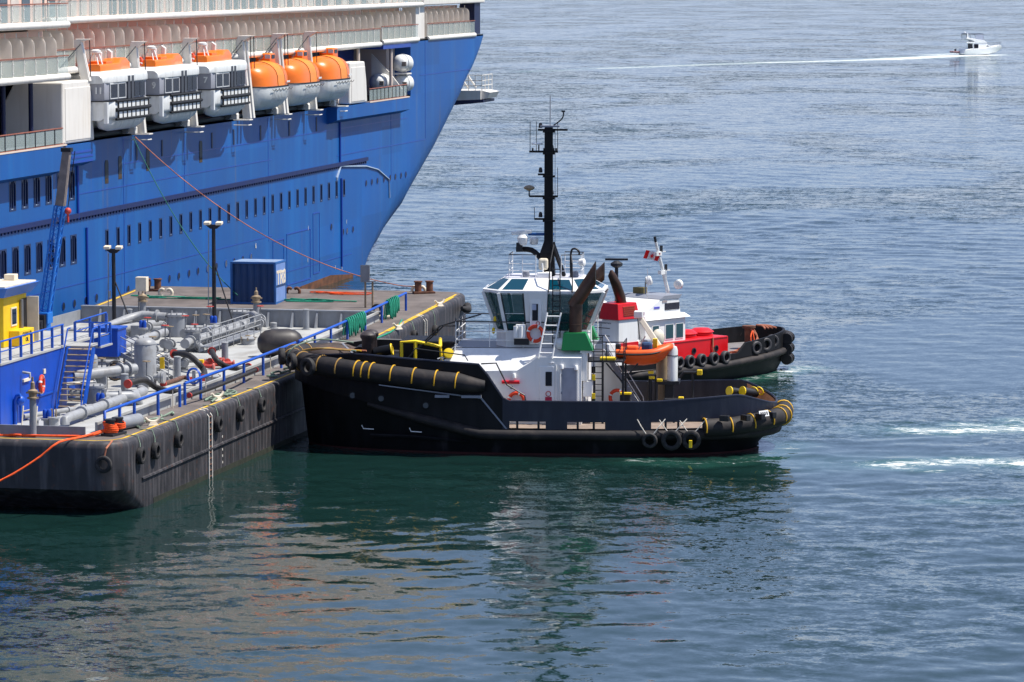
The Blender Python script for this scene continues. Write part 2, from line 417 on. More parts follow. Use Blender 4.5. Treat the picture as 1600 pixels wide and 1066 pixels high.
m.loft([[(XS - .01 - (0 if s else 32), y, z) for s, z in ((0, -3), (0, 15.3), (1, 15.3), (1, -3))] for y in (150, 376)][:0] or [[(-119, 150, -3), (-119, 150, 15.3), (-103, 150, 15.3)], [(-119, 374, -3), (-119, 374, 15.3), (-103, 374, 15.3)]], closed=False, cap=False)
m.add([(-119, 150, -3), (-119, 150, 15.3), (XS, 150, 15.3), (XS, 150, -3)], [(0, 1, 2, 3)])
bw(m, 'hull_far_side', BLUE, ship)

# straight side with real window openings
WIN = [(258.14 + i * 2.475, 8.0, .62, 1.42) for i in range(27)] + [(327.1, 8.0, .62, 1.42)]
WIN = [w_ for w_ in WIN if w_[0] < 325]
WL = [(236.98 + i * 2.33, 7.86, 1.2, 1.95) for i in range(7)]
WU = [(238.91 + i * 2.36, 12.28, 1.2, 1.95) for i in range(6)]
HO = [(y - a / 2, y + a / 2, z - h / 2, z + h / 2) for y, z, a, h in WIN + WL + WU]
def wall_holes(mb, x, y0, y1, z0, z1, holes, depth, ):
    Yc = sorted(set([y0, y1] + [v for h in holes for v in h[:2]] + [y0 + (y1 - y0) * i / 20 for i in range(21)]))
    Zc = sorted(set([z0, z1] + [v for h in holes for v in h[2:]]))
    for a, b in zip(Yc, Yc[1:]):
        for c, d in zip(Zc, Zc[1:]):
            my, mz = (a + b) / 2, (c + d) / 2
            if any(h[0] < my < h[1] and h[2] < mz < h[3] for h in holes): continue
            mb.add([(x, a, c), (x, b, c), (x, b, d), (x, a, d)], [(0, 1, 2, 3)])
    for a, b, c, d in holes:
        q = x - depth
        mb.add([(x, a, c), (x, b, c), (x, b, d), (x, a, d), (q, a, c), (q, b, c), (q, b, d), (q, a, d)],
               [(0, 1, 5, 4), (1, 2, 6, 5), (2, 3, 7, 6), (3, 0, 4, 7)])
m = MB(); wall_holes(m, XS, 150, 325.6, -3, 15.3, HO, .33)
bw(m, 'hull_side', BLUE, ship)
bw(MB().prism([(150, -1), (150, .5), (308, .55), (318, .75), (325.5, .25), (325.5, -1)], XS - .02, XS + .012, 'x'), 'waterline_band', BOOT, ship)
bw(MB().bx(-103, XS, 150, 346.3, 15.14, 15.3), 'boat_deck', mat('boat_deck_grey', (92, 98, 110), .7), ship)

def window_proto(w_, h, n):
    f = MB(); t = .05
    for s in (-1, 1):
        f.bx(-.3, .02, s * w_ / 2 - t, s * w_ / 2 + t, -h / 2 - t, h / 2 + t)
        f.bx(-.3, .018, -w_ / 2, w_ / 2, s * h / 2 - t, s * h / 2 + t)
    for sy in (-1, 1):
        for sz in (-1, 1):
            y, z = sy * w_ / 2, sz * h / 2; k = w_ * .28
            f.prism([(y, z), (y - sy * k, z), (y, z - sz * k)], -.1, .016, 'x')
    for i in range(1, n): f.bx(-.2, -.02, -w_ / 2 + w_ * i / n - .05, -w_ / 2 + w_ * i / n + .05, -h / 2, h / 2)
    fo = f.build('window', WFR, ship)
    MB().bx(-.24, -.03, -w_ / 2 + .05, w_ / 2 - .05, -h / 2 + .02, -h / 2 + .1).build('sill', RIM, fo)
    gl = MB().bx(-.31, -.27, -w_ / 2, w_ / 2, -h / 2, h / 2).build('pane', SGLASS, fo)
    return fo
CURT = glass_mat('curtained_glass', (58, 66, 84), .1)
def place_parts(proto, spots, root):
    alt = {}
    for i, p in enumerate(spots):
        o = proto
        if i: o = proto.copy(); COL.objects.link(o)
        o.parent = root; o.location = Vector(p) - root.location
        if i:
            for ch in list(proto.children):
                c = ch.copy(); COL.objects.link(c); c.parent = o
                if ch.name.startswith('pane') and random.random() < .3:
                    if ch.name not in alt: alt[ch.name] = ch.data.copy(); alt[ch.name].materials[0] = CURT
                    c.data = alt[ch.name]
place_parts(window_proto(.62, 1.42, 2), [(XS, y, z) for y, z, a, h in WIN], ship)
place_parts(window_proto(1.2, 1.95, 3), [(XS, y, z) for y, z, a, h in WL + WU], ship)
# portholes
def porthole():
    o = MB().lathe([(.30, -.02), (.32, .03), (.28, .035), (.26, .01)], axis=(1, 0, 0), n=14, cap=False).build('porthole', BLUE2, ship, smooth=40)
    MB().cyl((-.02, 0, 0), (0.03, 0, 0), .275, n=14).build('pane', PORTG, o)
    return o
ph = []
for px, py in [(99, 477), (116, 473.6), (134, 470), (150.5, 465), (171, 458.5), (200, 453), (234, 442), (249, 438.8), (264.4, 435.4), (279, 431.7), (295, 426), (309, 423), (324, 419), (338, 415.3), (353, 411.4), (365.4, 407.5), (379, 403.5), (392, 401)]:
    p = at(px, py, 'X', XS); ph.append((XS, p.y, 4.12))
ph += [(XS, y, 4.2) for y in (322.1, 323.4, 325.4)] + [(XS, y, 8.0) for y in (330, 332, 334, 336.3, 338.6, 340.5, 342.6, 344.4)]
ph += [(XS - .05, 308.5, 4.15), (XS, 318.2, 4.9)]
place_parts(porthole(), ph, ship)
# rubbing strake and a row of small blocks for its serrated lower edge
m = MB(); m.bx(XS, XS + .16, 150, 330.3, 9.98, 10.3)
bw(m, 'rubbing_strake', GUARD_SHADE, ship)
m = MB()
for i in range(150): m.bx(XS, XS + .1, 232 + i * .655, 232.28 + i * .655, 9.8, 9.98)
bw(m, 'strake_block', GUARD_SHADE, ship, kind='stuff')
# shell doors, pipes and weld seams
m = MB()
for y0, y1, z0, z1 in ((300.2, 303.4, .9, 4.9), (304.3, 311.5, 1.0, 5.2), (312.4, 314.4, 1.3, 6.4)):
    for a in (y0, y1): m.bx(XS, XS + .03, a - .04, a + .04, z0, z1)
    for c in (z0, z1): m.bx(XS, XS + .034, y0, y1, c - .04, c + .04)
bw(m, 'shell_door_frame', BLUE2, ship)
for y, z0, z1 in ((321.4, 1.2, 8.9), (253.6, 0, 9.2), (251.8, 9.9, 14), (321.0, 10.3, 14.3)):
    bw(MB().cyl((XS + .08, y, z0), (XS + .08, y, z1), .09, n=8), 'side_pipe', BLUE2, ship, smooth=40)
bw(MB().tube([(XS + .05, 321.2, 10), (XS + .05, 320, 9), (XS + .05, 320, 8.8)], .1, 6), 'side_pipe', RIM, ship)
bw(MB().tube([(XS + .05, 321.2, 9.95), (XS + .05, 330, 9.5), (XS + .05, 334, 9.0), (XS + .05, 338, 7.9), (XS + .05, 338.2, 6.2)], .08, 6), 'side_pipe', RIM, ship)
m = MB()
for z, y0, y1 in ((5.4, 150, 300), (11.6, 252, 300), (13.2, 262, 345), (2.1, 150, 325), (10.9, 320, 352), (17.0, 350, 371)): m.bx(XS, XS + .022, y0, y1, z - .025, z + .025)
for y, z0, z1 in ((262, 2, 15), (299, 5, 15), (339, 8, 14.5), (352, 11, 20.2), (276.5, 10.3, 15)): m.bx(XS, XS + .02, y - .04, y + .04, z0, z1)
bw(m, 'weld_seam', BLUE2, ship)
text_mesh('draught_mark', '6', .55, WHITE, ship, Vector((XS + .04, 295.2, 4.9)) - ship.location, (R(90), 0, R(90)))
for y, z in ((310.8, 5.3), (310.6, 2.6), (323.2, 5.0), (321.6, 1.1), (319.4, 1.3)):
    text_mesh('draught_mark', 'i', .5, WHITE, ship, Vector((XS + .04, y, z)) - ship.location, (R(90), 0, R(90)))
# stained vent openings below the boats
for y, z in ((258.2, 13.0), (261.2, 13.15), (267.6, 13.4), (280.6, 13.35)):
    bw(MB().prism([(y - .38, z - .62), (y + .38, z - .62), (y + .38, z + .45), (y + .22, z + .65), (y - .22, z + .65), (y - .38, z + .45)], XS - .02, XS + .03, 'x'), 'vent', DKST, ship)
    bw(MB().bx(XS, XS + .02, y - .36, y + .4, z - 1.0, z - .63), 'vent_stain', TAR, ship)
for y in (271, 283.5, 289.3, 296.8, 305.2, 313.6, 265):
    bw(MB().bx(XS, XS + .04, y - .16, y + .16, 13.3, 14.5), 'slot', NAVY, ship)

# outer platforms carrying the davit houses
def platform(y0, y1, z0, out, yb=None):
    m = MB()
    m.prism([(XS, z0), (XS + out, z0 + .35), (XS + out, 15.2), (XS, 15.2)], y0, y1, 'y')
    bw(m, 'platform', BLUE, ship)
platform(150, 246.5, 13.2, .9); platform(247, 253.2, 13.55, .9); platform(317, 342.6, 13.75, .9)
m = MB()
for k in range(3): m.bx(XS + .9, XS + .93, 248.2, 252.6, 13.9 + k * .33, 14.05 + k * .33)
bw(m, 'louvre', BLUE2, ship)
def rail(y0, y1, n, z0=15.25, h=1.15, x=XS + .8):
    m = MB(); m.tube([(x, y0, z0 + h), (x, y1, z0 + h)], .05, 6); m.tube([(x, y0, z0 + .08), (x, y1, z0 + .08)], .03, 6)
    bw(m, 'handrail', BROWN, ship)
    for i in range(n + 1):
        y = y0 + (y1 - y0) * i / n
        bw(MB().bx(x - .03, x + .03, y - .04, y + .04, z0, z0 + h), 'rail_post', DKST, ship)
        if i < n: bw(MB().bx(x - .012, x + .012, y + .12, y + (y1 - y0) / n - .12, z0 + .14, z0 + h - .1), 'rail_glass', GLASSR, ship)
rail(220, 247.0, 14); rail(328.2, 341.8, 10)
bw(MB().bx(XS + .5, XS + .93, 200, 247.2, 15.2, 15.3), 'deck_edge', CREAM, ship)
bw(MB().bx(XS + .5, XS + .93, 328, 342.4, 15.2, 15.3), 'deck_edge', CREAM, ship)
# white davit winch houses
def house(y0, y1, xin, xo, h):
    m = MB(); z = 15.3
    m.loft([[(xin, y0, z), (xo, y0, z), (xo, y1, z), (xin, y1, z)], [(xin, y0, z + h * .55), (xo, y0, z + h * .55), (xo, y1 - .3, z + h * .55), (xin, y1 - .3, z + h * .55)],
            [(xin + 1.0, y0 + .1, z + h), (xo, y0 + .1, z + h), (xo, y1 - .9, z + h), (xin + 1.0, y1 - .9, z + h)]])
    bw(m, 'winch_house', WHITE, ship, bevel=.12)
    bw(MB().bx(xo, xo + .04, y0 + .5, y1 - .9, z + .2, z + h - .45), 'door', WHITE, ship, bevel=.02)
house(246.6, 253.2, XS - 3.6, XS + .85, 4.2)
house(321.4, 327.4, XS - 1.6, XS + .85, 3.6)
p = thing
m = MB()
for k in range(5): m.bx(XS - 1.2, XS + .7, 318.2 + k * .5, 318.32 + k * .5, 15.5 + k * .42, 15.6 + k * .42)
m.tube([(XS + .6, 318, 15.3), (XS + .6, 320.6, 17.6)], .05, 6)
bw(m, 'boarding_step', CREAM, ship)

# recessed back wall of the boat deck, blue lockers, posts
bw(MB().bx(-103, -91.8, 150, 346.3, 15.3, 20.0), 'recess_wall', NAVY, ship)
bw(MB().bx(-91.8, -91.6, 332, 346.3, 15.3, 20.0), 'wall_panel', BLUE2, ship)
bw(MB().bx(-91.6, -88.5, 343.2, 346.3, 15.3, 20.0), 'wall_panel', CREAM, ship)
for y in (238.2, 243.5, 328.6, 340.2): bw(MB().cyl((XS - .3, y, 15.3), (XS - .3, y, 20.1), .16, n=10), 'post', NAVY if y < 300 else CREAM, ship, smooth=40)
bw(MB().bx(-91.5, -89.4, 239.4, 240.2, 15.3, 18.2), 'door', SALMON_BOUNCE, ship)
bw(MB().bx(-91.5, -91.2, 233, 243, 15.3, 16.4), 'wall_panel', BLUE, ship)
bw(MB().bx(-90.6, -88.2, 236.5, 237.3, 19.55, 19.7), 'lamp_strip', mat('lamp_yellow', (230, 190, 60), .5), ship)
for x, z in ((-88.5, 18.2), (-88.9, 17.7)): bw(MB().lathe([(.05, -.2), (.34, -.15), (.36, .2), (.28, .22)], (x, 237.2, z), (.5, -1, .2), 14), 'floodlight', STEEL, ship, smooth=40)

# balcony decks: slab edge, glass balustrade, teak rail, frosted dividers, cabin wall
DOORG = (mat('door_curtain', (196, 186, 178), .5, var=.1), glass_mat('door_glass', (70, 82, 92), .06))
def balcony_deck(y0, y1, z, x, sp, divs=True, nose=True, wall=SALMON_BOUNCE, top=3.2, glass=True):
    bw(MB().bx(-103, x - .05, y0, y1, z - .32, z), 'balcony_slab', WHITE, ship)
    bw(MB().tube([(x - .08, y0, z - .16), (x - .08, y1, z - .16)], .24, 10), 'slab_nosing', WHITE, ship, smooth=50)
    n = max(1, round((y1 - y0) / sp)); d = (y1 - y0) / n
    bw(MB().bx(x - 2.0, x - 1.85, y0, y1, z, z + top - .3), 'cabin_wall', wall, ship)
    bw(MB().bx(x - .1, x + .02, y0, y1, z + 1.22, z + 1.3), 'teak_rail', BROWN, ship)
    dg = bw(MB().bx(x - 1.86, x - 1.8, .3, d - .35, .05, 2.25), 'balcony_door', DOORG[0], ship); dg.location += Vector((0, y0, z))
    dg2 = dg.copy(); dg2.data = dg.data.copy(); dg2.data.materials[0] = DOORG[1]; COL.objects.link(dg2); dg2.location = Vector((0, y0 + d, z))
    rq = random.Random(int(z * 10 + y0))
    for i in range(2, n):
        c = (dg if rq.random() < .55 else dg2).copy(); COL.objects.link(c); c.location = Vector((0, y0 + d * i, z))
    if glass:
        g = bw(MB().bx(x - .07, x - .04, .06, d - .06, .1, 1.18), 'glass_panel', GLASSR, ship); g.location += Vector((0, y0, z))
        pst = bw(MB().bx(x - .1, x - .02, -.04, .04, 0, 1.22).bx(x - .02, x + .01, -.06, .06, .3, .36).bx(x - .02, x + .01, -.06, .06, .9, .96), 'rail_post', WHITE, ship); pst.location += Vector((0, y0, z))
    if divs:
        pl = []
        h = 2.55
        for k in range(7): pl.append((x - .55 + .45 * math.sin(math.pi / 2 * k / 6), h - .55 + .55 * math.cos(math.pi / 2 * k / 6)))
        dv = bw(MB().prism([(x - 1.85, .05), (x - 1.85, h)] + pl + [(x - .1, .05)], -.03, .03, 'y'), 'balcony_divider', FROST, ship); dv.location += Vector((0, y0, z))
        hg = bw(MB().bx(x - .6, x - .54, -.03, .03, h, top - .3), 'divider_stay', WHITE, ship); hg.location += Vector((0, y0, z))
    for i in range(1, n):
        v = Vector((0, y0 + d * i, z))
        for o in ([g, pst] if glass else []) + ([dv, hg] if divs else []):
            c = o.copy(); COL.objects.link(c); c.location = v
balcony_deck(247.4, 335.4, 20.35, XS, 2.2)
balcony_deck(336, 349.4, 20.5, XS, 2.1, top=3.1)
balcony_deck(353.2, 372.8, 20.5, XS, 2.2, top=3.1)
balcony_deck(246.6, 351, 23.75, XS, 2.2, divs=False)
balcony_deck(203, 246.4, 20.05, -85.6, 2.2)
balcony_deck(203, 246.4, 23.55, -85.6, 2.2, divs=False)
balcony_deck(150, 203, 20.05, XS, 4.4, glass=False, divs=False)
bw(MB().bx(-103, XS - 2.1, 150, 376, 23.9, 34), 'upper_house', mat('ship_beige', (160, 146, 136), .6, var=.15, vscale=.3), ship)
bw(MB().bx(-119, -103, 150, 376, 15.3, 34), 'upper_house', WHITE, ship)
bw(MB().bx(XS - 1.6, XS - .3, 349.6, 353, 20.4, 23.6), 'stair_pillar', WHITE, ship)
bw(MB().bx(XS - 1.6, XS - .1, 372.9, 375.4, 20.4, 23.5), 'stern_pillar', NAVY, ship)
bw(MB().bx(XS - 1.5, XS + .12, 351.2, 376.6, 23.5, 24.45), 'bridge_wing_edge', WHITE, ship, bevel=.1)
bw(MB().bx(-103, XS, 346.4, 376.2, 20.2, 20.36), 'aft_deck', STEEL, ship)
bw(MB().bx(XS - 2.4, XS + .03, 336.2, 346.4, 19.72, 20.33), 'hull_band', BLUE2, ship)
# folding stern platform beyond the far quarter
m = MB()
m.loft([[(-93, 378, 13.5), (-93, 384, 13.5), (-93, 384, 14.6), (-93, 378, 14.6)], [(-87.9, 379, 13.7), (-87.9, 384, 13.7), (-87.9, 384, 14.6), (-87.9, 379, 14.6)]])
bw(m, 'stern_platform', [WHITE], ship)
bw(MB().loft([[(-93, 377.9, 12.9), (-93, 384, 12.9), (-93, 384, 13.5), (-93, 377.9, 13.5)], [(-87.6, 379, 13.4), (-87.6, 384, 13.4), (-87.6, 384, 13.68), (-87.6, 379, 13.68)]]), 'platform_keel', NAVY, ship)
bw(MB().prism([(-87.9, 13.7), (-87.3, 13.8), (-87.0, 14.4), (-87.9, 14.6)], 379.4, 383.6, 'y'), 'platform_lip', WHITE, ship)
m = MB()
for z in (15.1, 15.6, 16.15): m.tube([(-93, 379.2, z), (-87.8, 379.2, z), (-87.8, 383.8, z)], .04, 5)
for x in (-92, -90.6, -89.2, -88.5, -87.8): m.cyl((x, 379.2, 14.6), (x, 379.2, 16.15), .04, n=5)
for y in (380.6, 382.2, 383.8): m.cyl((-87.8, y, 14.6), (-87.8, y, 16.15), .04, n=5)
bw(m, 'platform_railing', WHITE, ship)
for y, x1 in ((379.6, -89.3), (383.0, -89.3)): bw(MB().cyl((-92.6, y, 19.4), (x1, y, 14.8), .09, n=8), 'support_strut', WHITE, ship)
# ------------------------------------------------------------------ lifeboats
ORANGE = mat('boat_orange', (236, 116, 10), .35, var=.06, vscale=.8, coat=.2)
BWHITE = mat('boat_white', (222, 224, 222), .38, var=.03, dirt=(170, 168, 158), damt=.35, dscale=(2.5, 2.5, .6))
BGREY = mat('boat_grey', (150, 152, 160), .4, var=.04)
BLACKR = mat('black_rubber', (20, 20, 22), .65, var=.2)
DGLASS = glass_mat('dark_glass', (20, 18, 30), .08); DGLASS.node_tree.nodes['Principled BSDF'].inputs['Specular IOR Level'].default_value = .3
BUOY = mat('buoy_red', (212, 60, 22), .5)
PROP = mat('bronze_dark', (60, 50, 44), .5, .6)
def lifebuoy_mesh(R_=.36, r=.09, axis=(0, -1, 0)):
    m = MB(); m.torus((0, 0, 0), R_, r, axis, 24, 8)
    return m
def buoy_bands(m, R_, r, axis, n=4, w_=.22, off=.4):
    ax = Vector(axis)
    for i in range(n):
        a = off + i * 2 * math.pi / n
        m.torus((0, 0, 0), R_, r * 1.06, axis, 4, 8, a - w_ / 2, a + w_ / 2)
    return m
def lifebuoy(loc, label=None, parent=None, R_=.36, axis=(0, -1, 0), group=None):
    o = lifebuoy_mesh(R_, R_ * .25, axis).build('lifebuoy', BUOY, parent, smooth=60, loc=loc)
    b = buoy_bands(MB(), R_, R_ * .25, axis).build('reflective_band', BWHITE, o, smooth=60)
    if label: tag(o, label, 'lifebuoy', group)
    return o
def rsec(y, x0, x1, z0, z1, r, n=4, rb=None):
    """rounded rectangle cross-section at y"""
    out = []
    rb = r if rb is None else rb
    for cx, cz, a0, q in ((x1, z1, 0, r), (x0, z1, 90, r), (x0, z0, 180, rb), (x1, z0, 270, rb)):
        sx = -1 if cx == x1 else 1; sz = -1 if cz == z1 else 1
        for k in range(n + 1):
            a = R(a0 + 90 * k / n); out.append((cx + sx * q + q * math.cos(a), y, cz + sz * q + q * math.sin(a)))
    return out
def tender(y, num):
    t = thing('tender_boat', {'11': 'tender lifeboat numbered 11, orange top, beside the white winch house', '9': 'tender lifeboat numbered 9, orange top, between two other tenders', '7': 'tender lifeboat numbered 7, orange top, next to the orange lifeboats'}[num], 'lifeboat', (-87.0, y, 15.75), 0, 'white tenders hung on the cruise ship')
    Lb = 10.8
    def W(f, a): return a * f
    prof = [(0, .86), (.6, .95), (1.6, 1), (Lb - 2.6, 1), (Lb - 1.0, .86), (Lb, .6)]
    m = MB(); m.loft([rsec(yy, -2.05 * f, 2.05 * f, .9, 2.25, .12, 3, .35) for yy, f in prof]); hull = m.build('hull', BWHITE, t, smooth=40)
    m = MB()
    for sx in (-1, 1):
        m.loft([[(sx * (1.25 + dx), yy, zz) for dx, zz in [(math.cos(R(a)) * .62 * f, .95 + math.sin(R(a)) * .85 * f) for a in range(150, 391, 24)]] for yy, f in ((.4, .25), (.9, .8), (2.2, 1), (Lb - 3, 1), (Lb - 1.2, .6), (Lb - .3, .1))])
    m.build('keel', BWHITE, t, smooth=50)
    m = MB(); m.loft([rsec(yy, -1.95 * f, 1.95 * f, 2.25, 3.55, .12, 3) for yy, f in [(.1, .9), (.7, .97), (1.6, 1), (Lb - 2.6, 1), (Lb - 1.2, .86), (Lb - .3, .6)]]); m.build('cabin', BGREY, t, smooth=40)
    m = MB(); m.loft([rsec(yy, -2.05 * f, 2.05 * f, 3.45, 4.3 - dz, .4, 4, .1) for yy, f, dz in [(0, .82, .3), (.5, .95, .05), (1.6, 1, 0), (Lb - 2.6, 1, 0), (Lb - 1.2, .88, .05), (Lb - .2, .6, .3)]]); m.build('roof', BWHITE, t, smooth=50)
    m = MB(); m.loft([rsec(yy, -1.7 * f, 1.35 * f, 4.2, 4.75 + dz, .18, 3, .05) for yy, f, dz in [(.9, .9, 0), (1.5, 1, .02), (5.0, 1, .05), (5.6, .9, .3), (7.0, .85, .35), (8.2, .7, .1)]]); m.build('orange_canopy', ORANGE, t, smooth=40)
    m = MB().bx(-.6, 1.2, 2.2, 3.6, 4.75, 4.95); m.build('hatch', ORANGE, t, bevel=.03)
    # end windows facing aft of the boat, side windows
    for x0, x1 in ((-1.62, -.62), (-.35, .75)):
        MB().prism([(x0, 2.45), (x1, 2.45), (x1, 3.35), (x0, 3.4)], .02, .1, 'y').build('end_window', DGLASS, t, bevel=.02)
    text_mesh('boat_number', num, .62, BWHITE, t, (1.35, .03, 2.95), (R(90), 0, 0), .012)
    for yy in (.75, 2.5):
        f = MB().bx(1.93, 1.99, yy, yy + 1.6, 2.38, 3.46).build('window_frame', BWHITE, t); MB().bx(1.96, 2.0, yy + .07, yy + 1.53, 2.45, 3.39).build('pane', DGLASS, f)
    for yy in (4.4, 5.2): MB().bx(1.95, 2.06, yy, yy + .55, 2.3, 3.9).build('door_panel', mat('boat_dkgrey', (66, 68, 74), .5), t)
    for yy in (6.1, 7.3): MB().bx(1.93, 1.99, yy, yy + 1.1, 2.42, 3.42).build('pane', DGLASS, t)
    MB().bx(-2.0, 2.05, -.1, Lb - 2, 2.2, 2.27).build('gunwale', BLACKR, t)
    # boarding fender: black tubes with white pads between
    m = MB()
    for z in (2.2, 1.6, .95): m.tube([(2.1, 1.6, z), (2.16, 2.4, z), (2.16, 8.6, z), (1.95, 9.6, z)], .09 if z != 1.6 else .14, 8)
    for k in range(8): m.cyl((2.16, 2.0 + k * .95, .95), (2.16, 2.0 + k * .95, 2.2), .05, n=6)
    m.build('fender_frame', BLACKR, t, smooth=40)
    for z0 in (1.02, 1.72):
        for k in range(7): MB().bx(2.1, 2.15, 2.1 + k * .95, 2.85 + k * .95, z0, z0 + .45).build('fender_pad', BWHITE, t)
    MB().bx(1.75, 2.05, -.12, .18, .7, 2.2).build('corner_post', BWHITE, t, bevel=.03); MB().bx(-2.0, -1.8, -.1, .15, .9, 2.2).build('corner_post', BWHITE, t, bevel=.03)
    m = MB()
    for k in range(4):
        a = k * math.pi / 2 + .4; m.sphere((-.55 + .17 * math.cos(a), .2, .55 + .17 * math.sin(a)), .14, 8, 6, (1, .3, 1))
    m.cyl((-.55, .1, .55), (-.55, .7, .55), .06); m.build('propeller', PROP, t, smooth=50)
    # radar arch with dome, davit hooks
    m = MB()
    for x in (-.55, .55): m.tube([(x + .6, 1.6, 4.7), (x * .35 + .6, 1.8, 5.55)], .06, 6)
    m.tube([(.9, 1.4, 4.7), (.6, 1.8, 5.55)], .05, 6); m.build('radar_arch', BWHITE, t)
    MB().lathe([(.28, 0), (.34, .06), (.34, .2), (.2, .28)], (.6, 1.8, 5.5), n=16).build('radar_dome', BWHITE, t, smooth=40)
    b = lifebuoy((-.1, .72, 4.62), None, t, .36, (-.2, -1, .55))
    for yy in (3.9, 6.2):
        m = MB(); m.prism([(-.35, 4.6), (.2, 4.6), (.25, 5.5), (-.1, 5.75), (-.45, 5.6)], yy, yy + .35, 'y'); m.build('lifting_hook', BWHITE, t, bevel=.03)
    return t
for y, n_ in ((252.6, '11'), (265.0, '9'), (277.6, '7')): tender(y, n_)

def orange_boat(y, i):
    t = thing('enclosed_lifeboat', ['orange and white enclosed lifeboat next to the white tender numbered 7', 'orange and white enclosed lifeboat between two other orange lifeboats', 'orange and white enclosed lifeboat beside the white winch house'][i], 'lifeboat', (-86.7, y, 15.75), 0, 'orange lifeboats hung on the cruise ship')
    Lb = 9.2
    st = [(y_ * .86, f_, l_) for y_, f_, l_ in [(0, .35, .45), (.25, .62, .3), (.8, .84, .14), (1.8, .97, .03), (3.2, 1, 0), (5.6, 1, 0), (7.2, .95, .04), (8.3, .72, .2), (8.95, .42, .45), (Lb, .2, .7)]]
    def lower(yy, f, l): return [(1.75 * f * c, yy, 1.95 + 0 * l - s * (1.95 - l * 1.2)) for c, s in ((1.02, 0), (1.0, .25), (.92, .52), (.72, .78), (.4, .94), (0, 1), (-.4, .94), (-.72, .78), (-.92, .52), (-1, .25), (-1.02, 0))]
    def upper(yy, f, l): return [(1.75 * f * math.cos(a), yy, 1.95 + (1.95 - l * 1.5) * math.sin(a) ** .62 if math.sin(a) > 1e-6 else 1.95) for a in [math.pi * k / 14 for k in range(15)]]
    MB().loft([lower(*s) for s in st]).build('hull', BWHITE, t, smooth=60)
    MB().loft([upper(*s) for s in st]).build('canopy', ORANGE, t, smooth=60)
    MB().tube([(1.78 * f * 1.0, yy, 1.95) for yy, f, l in st] + [(-1.78 * f, yy, 1.95) for yy, f, l in st[::-1]], .055, 6, closed=True).build('rubbing_band', BLACKR, t)
    # canopy hatch strip, ribs and the white hull ribs
    for yy, f in ((3.05, 1.008),):
        m = MB(); m.loft([[(p[0] * 1.012, yy + d, 1.97 + (p[2] - 1.95) * 1.012) for p in upper(yy, 1, 0)[:9]] for d in (0, 1.9)], closed=False, cap=False)
        o = m.build('door_panel', mat('boat_orange_door', (242, 138, 36), .4, var=.04), t, smooth=60)
    m = MB()
    for yy in (3.0, 5.0): m.tube([(p[0] * 1.01, yy, p[2] + .01) for p in upper(yy, 1, 0)[:10]], .025, 5)
    m.build('canopy_seam', BLACKR, t)
    m = MB()
    for k in range(11):
        yy = 1.7 + k * .42; m.tube([(1.75 * c + .015, yy, 1.95 - s * 1.95) for c, s in ((1.0, .22), (.95, .45), (.84, .66))], .03, 5)
    m.build('hull_rib', BWHITE, t)
    gl = MB(); gp = []
    for k in range(25): gp.append((1.80, 1.3 + k * .24, 1.78 - .16 * abs(math.sin(k * math.pi / 4))))
    gl.tube(gp, .022, 5); gl.build('grab_line', BLACKR, t)
    for yy in (1.6, 6.1): MB().lathe([(.24, 0), (.26, .05), (.1, .09)], (.9, yy, 3.42), (.5, 0, .9), 14).build('hatch', mat('hatch_grey', (150, 130, 110), .5), t, smooth=40)
    MB().bx(1.74, 1.77, 5.5, 6.4, 2.2, 2.34).build('reflective_strip', BWHITE, t)
    m = MB(); m.loft([rsec(yy, -.75 * f, .55 * f, 3.6, 4.55 - dz, .12, 3) for yy, f, dz in ((5.0, .9, .1), (5.3, 1, 0), (6.4, 1, .05), (6.8, .8, .35))]); tw = m.build('steering_tower', ORANGE, t, smooth=40)
    for xx in (-.5, 0.1): MB().bx(xx, xx + .42, 4.97, 5.05, 4.1, 4.42).build('pane', mat('tower_glass', (150, 170, 200), .15), tw)
    MB().bx(.545, .58, 5.3, 6.2, 4.1, 4.4).build('pane', DGLASS, tw)
    return t
for i, y in enumerate((291.9, 301.5, 311.1)): orange_boat(y, i)

# davits: leaning arms, cradle feet with their rollers, small steps (fixed to the ship)
def davit(y, x=-88.2, z0=15.3, h=7.0, red=False):
    m = MB()
    m.loft([[(x - .2, y - .22, z0), (x + .45, y - .22, z0), (x + .45, y + .22, z0), (x - .2, y + .22, z0)],
            [(x - .75, y - .2, z0 + h * .93), (x - .15, y - .2, z0 + h * .93), (x - .15, y + .2, z0 + h * .93), (x - .75, y + .2, z0 + h * .93)],
            [(x - .55, y - .2, z0 + h), (x + .55, y - .2, z0 + h), (x + .6, y + .2, z0 + h), (x - .55, y + .2, z0 + h)]])
    bw(m, 'davit', WHITE, ship, bevel=.03)
    bw(MB().tube([(x + .4, y, z0 + h - .1), (x + .45, y, z0 + h - 2.6)], .04, 6), 'davit_wire', DKST, ship)
    bw(MB().tube([(x - .2, y, z0 + h - .3), (x - .5, y - 4.5, z0 + h - 2.2)], .04, 6), 'davit_wire', DKST, ship)
for y in (252.2,): davit(y, -86.5, 19.4, 2.9)
for y in (263.9, 276.4): davit(y, -86.35, 15.3, 6.6)
for y in (290.6, 291.5, 300.3, 301.2, 309.9): davit(y, -86.35, 15.3, 6.5)
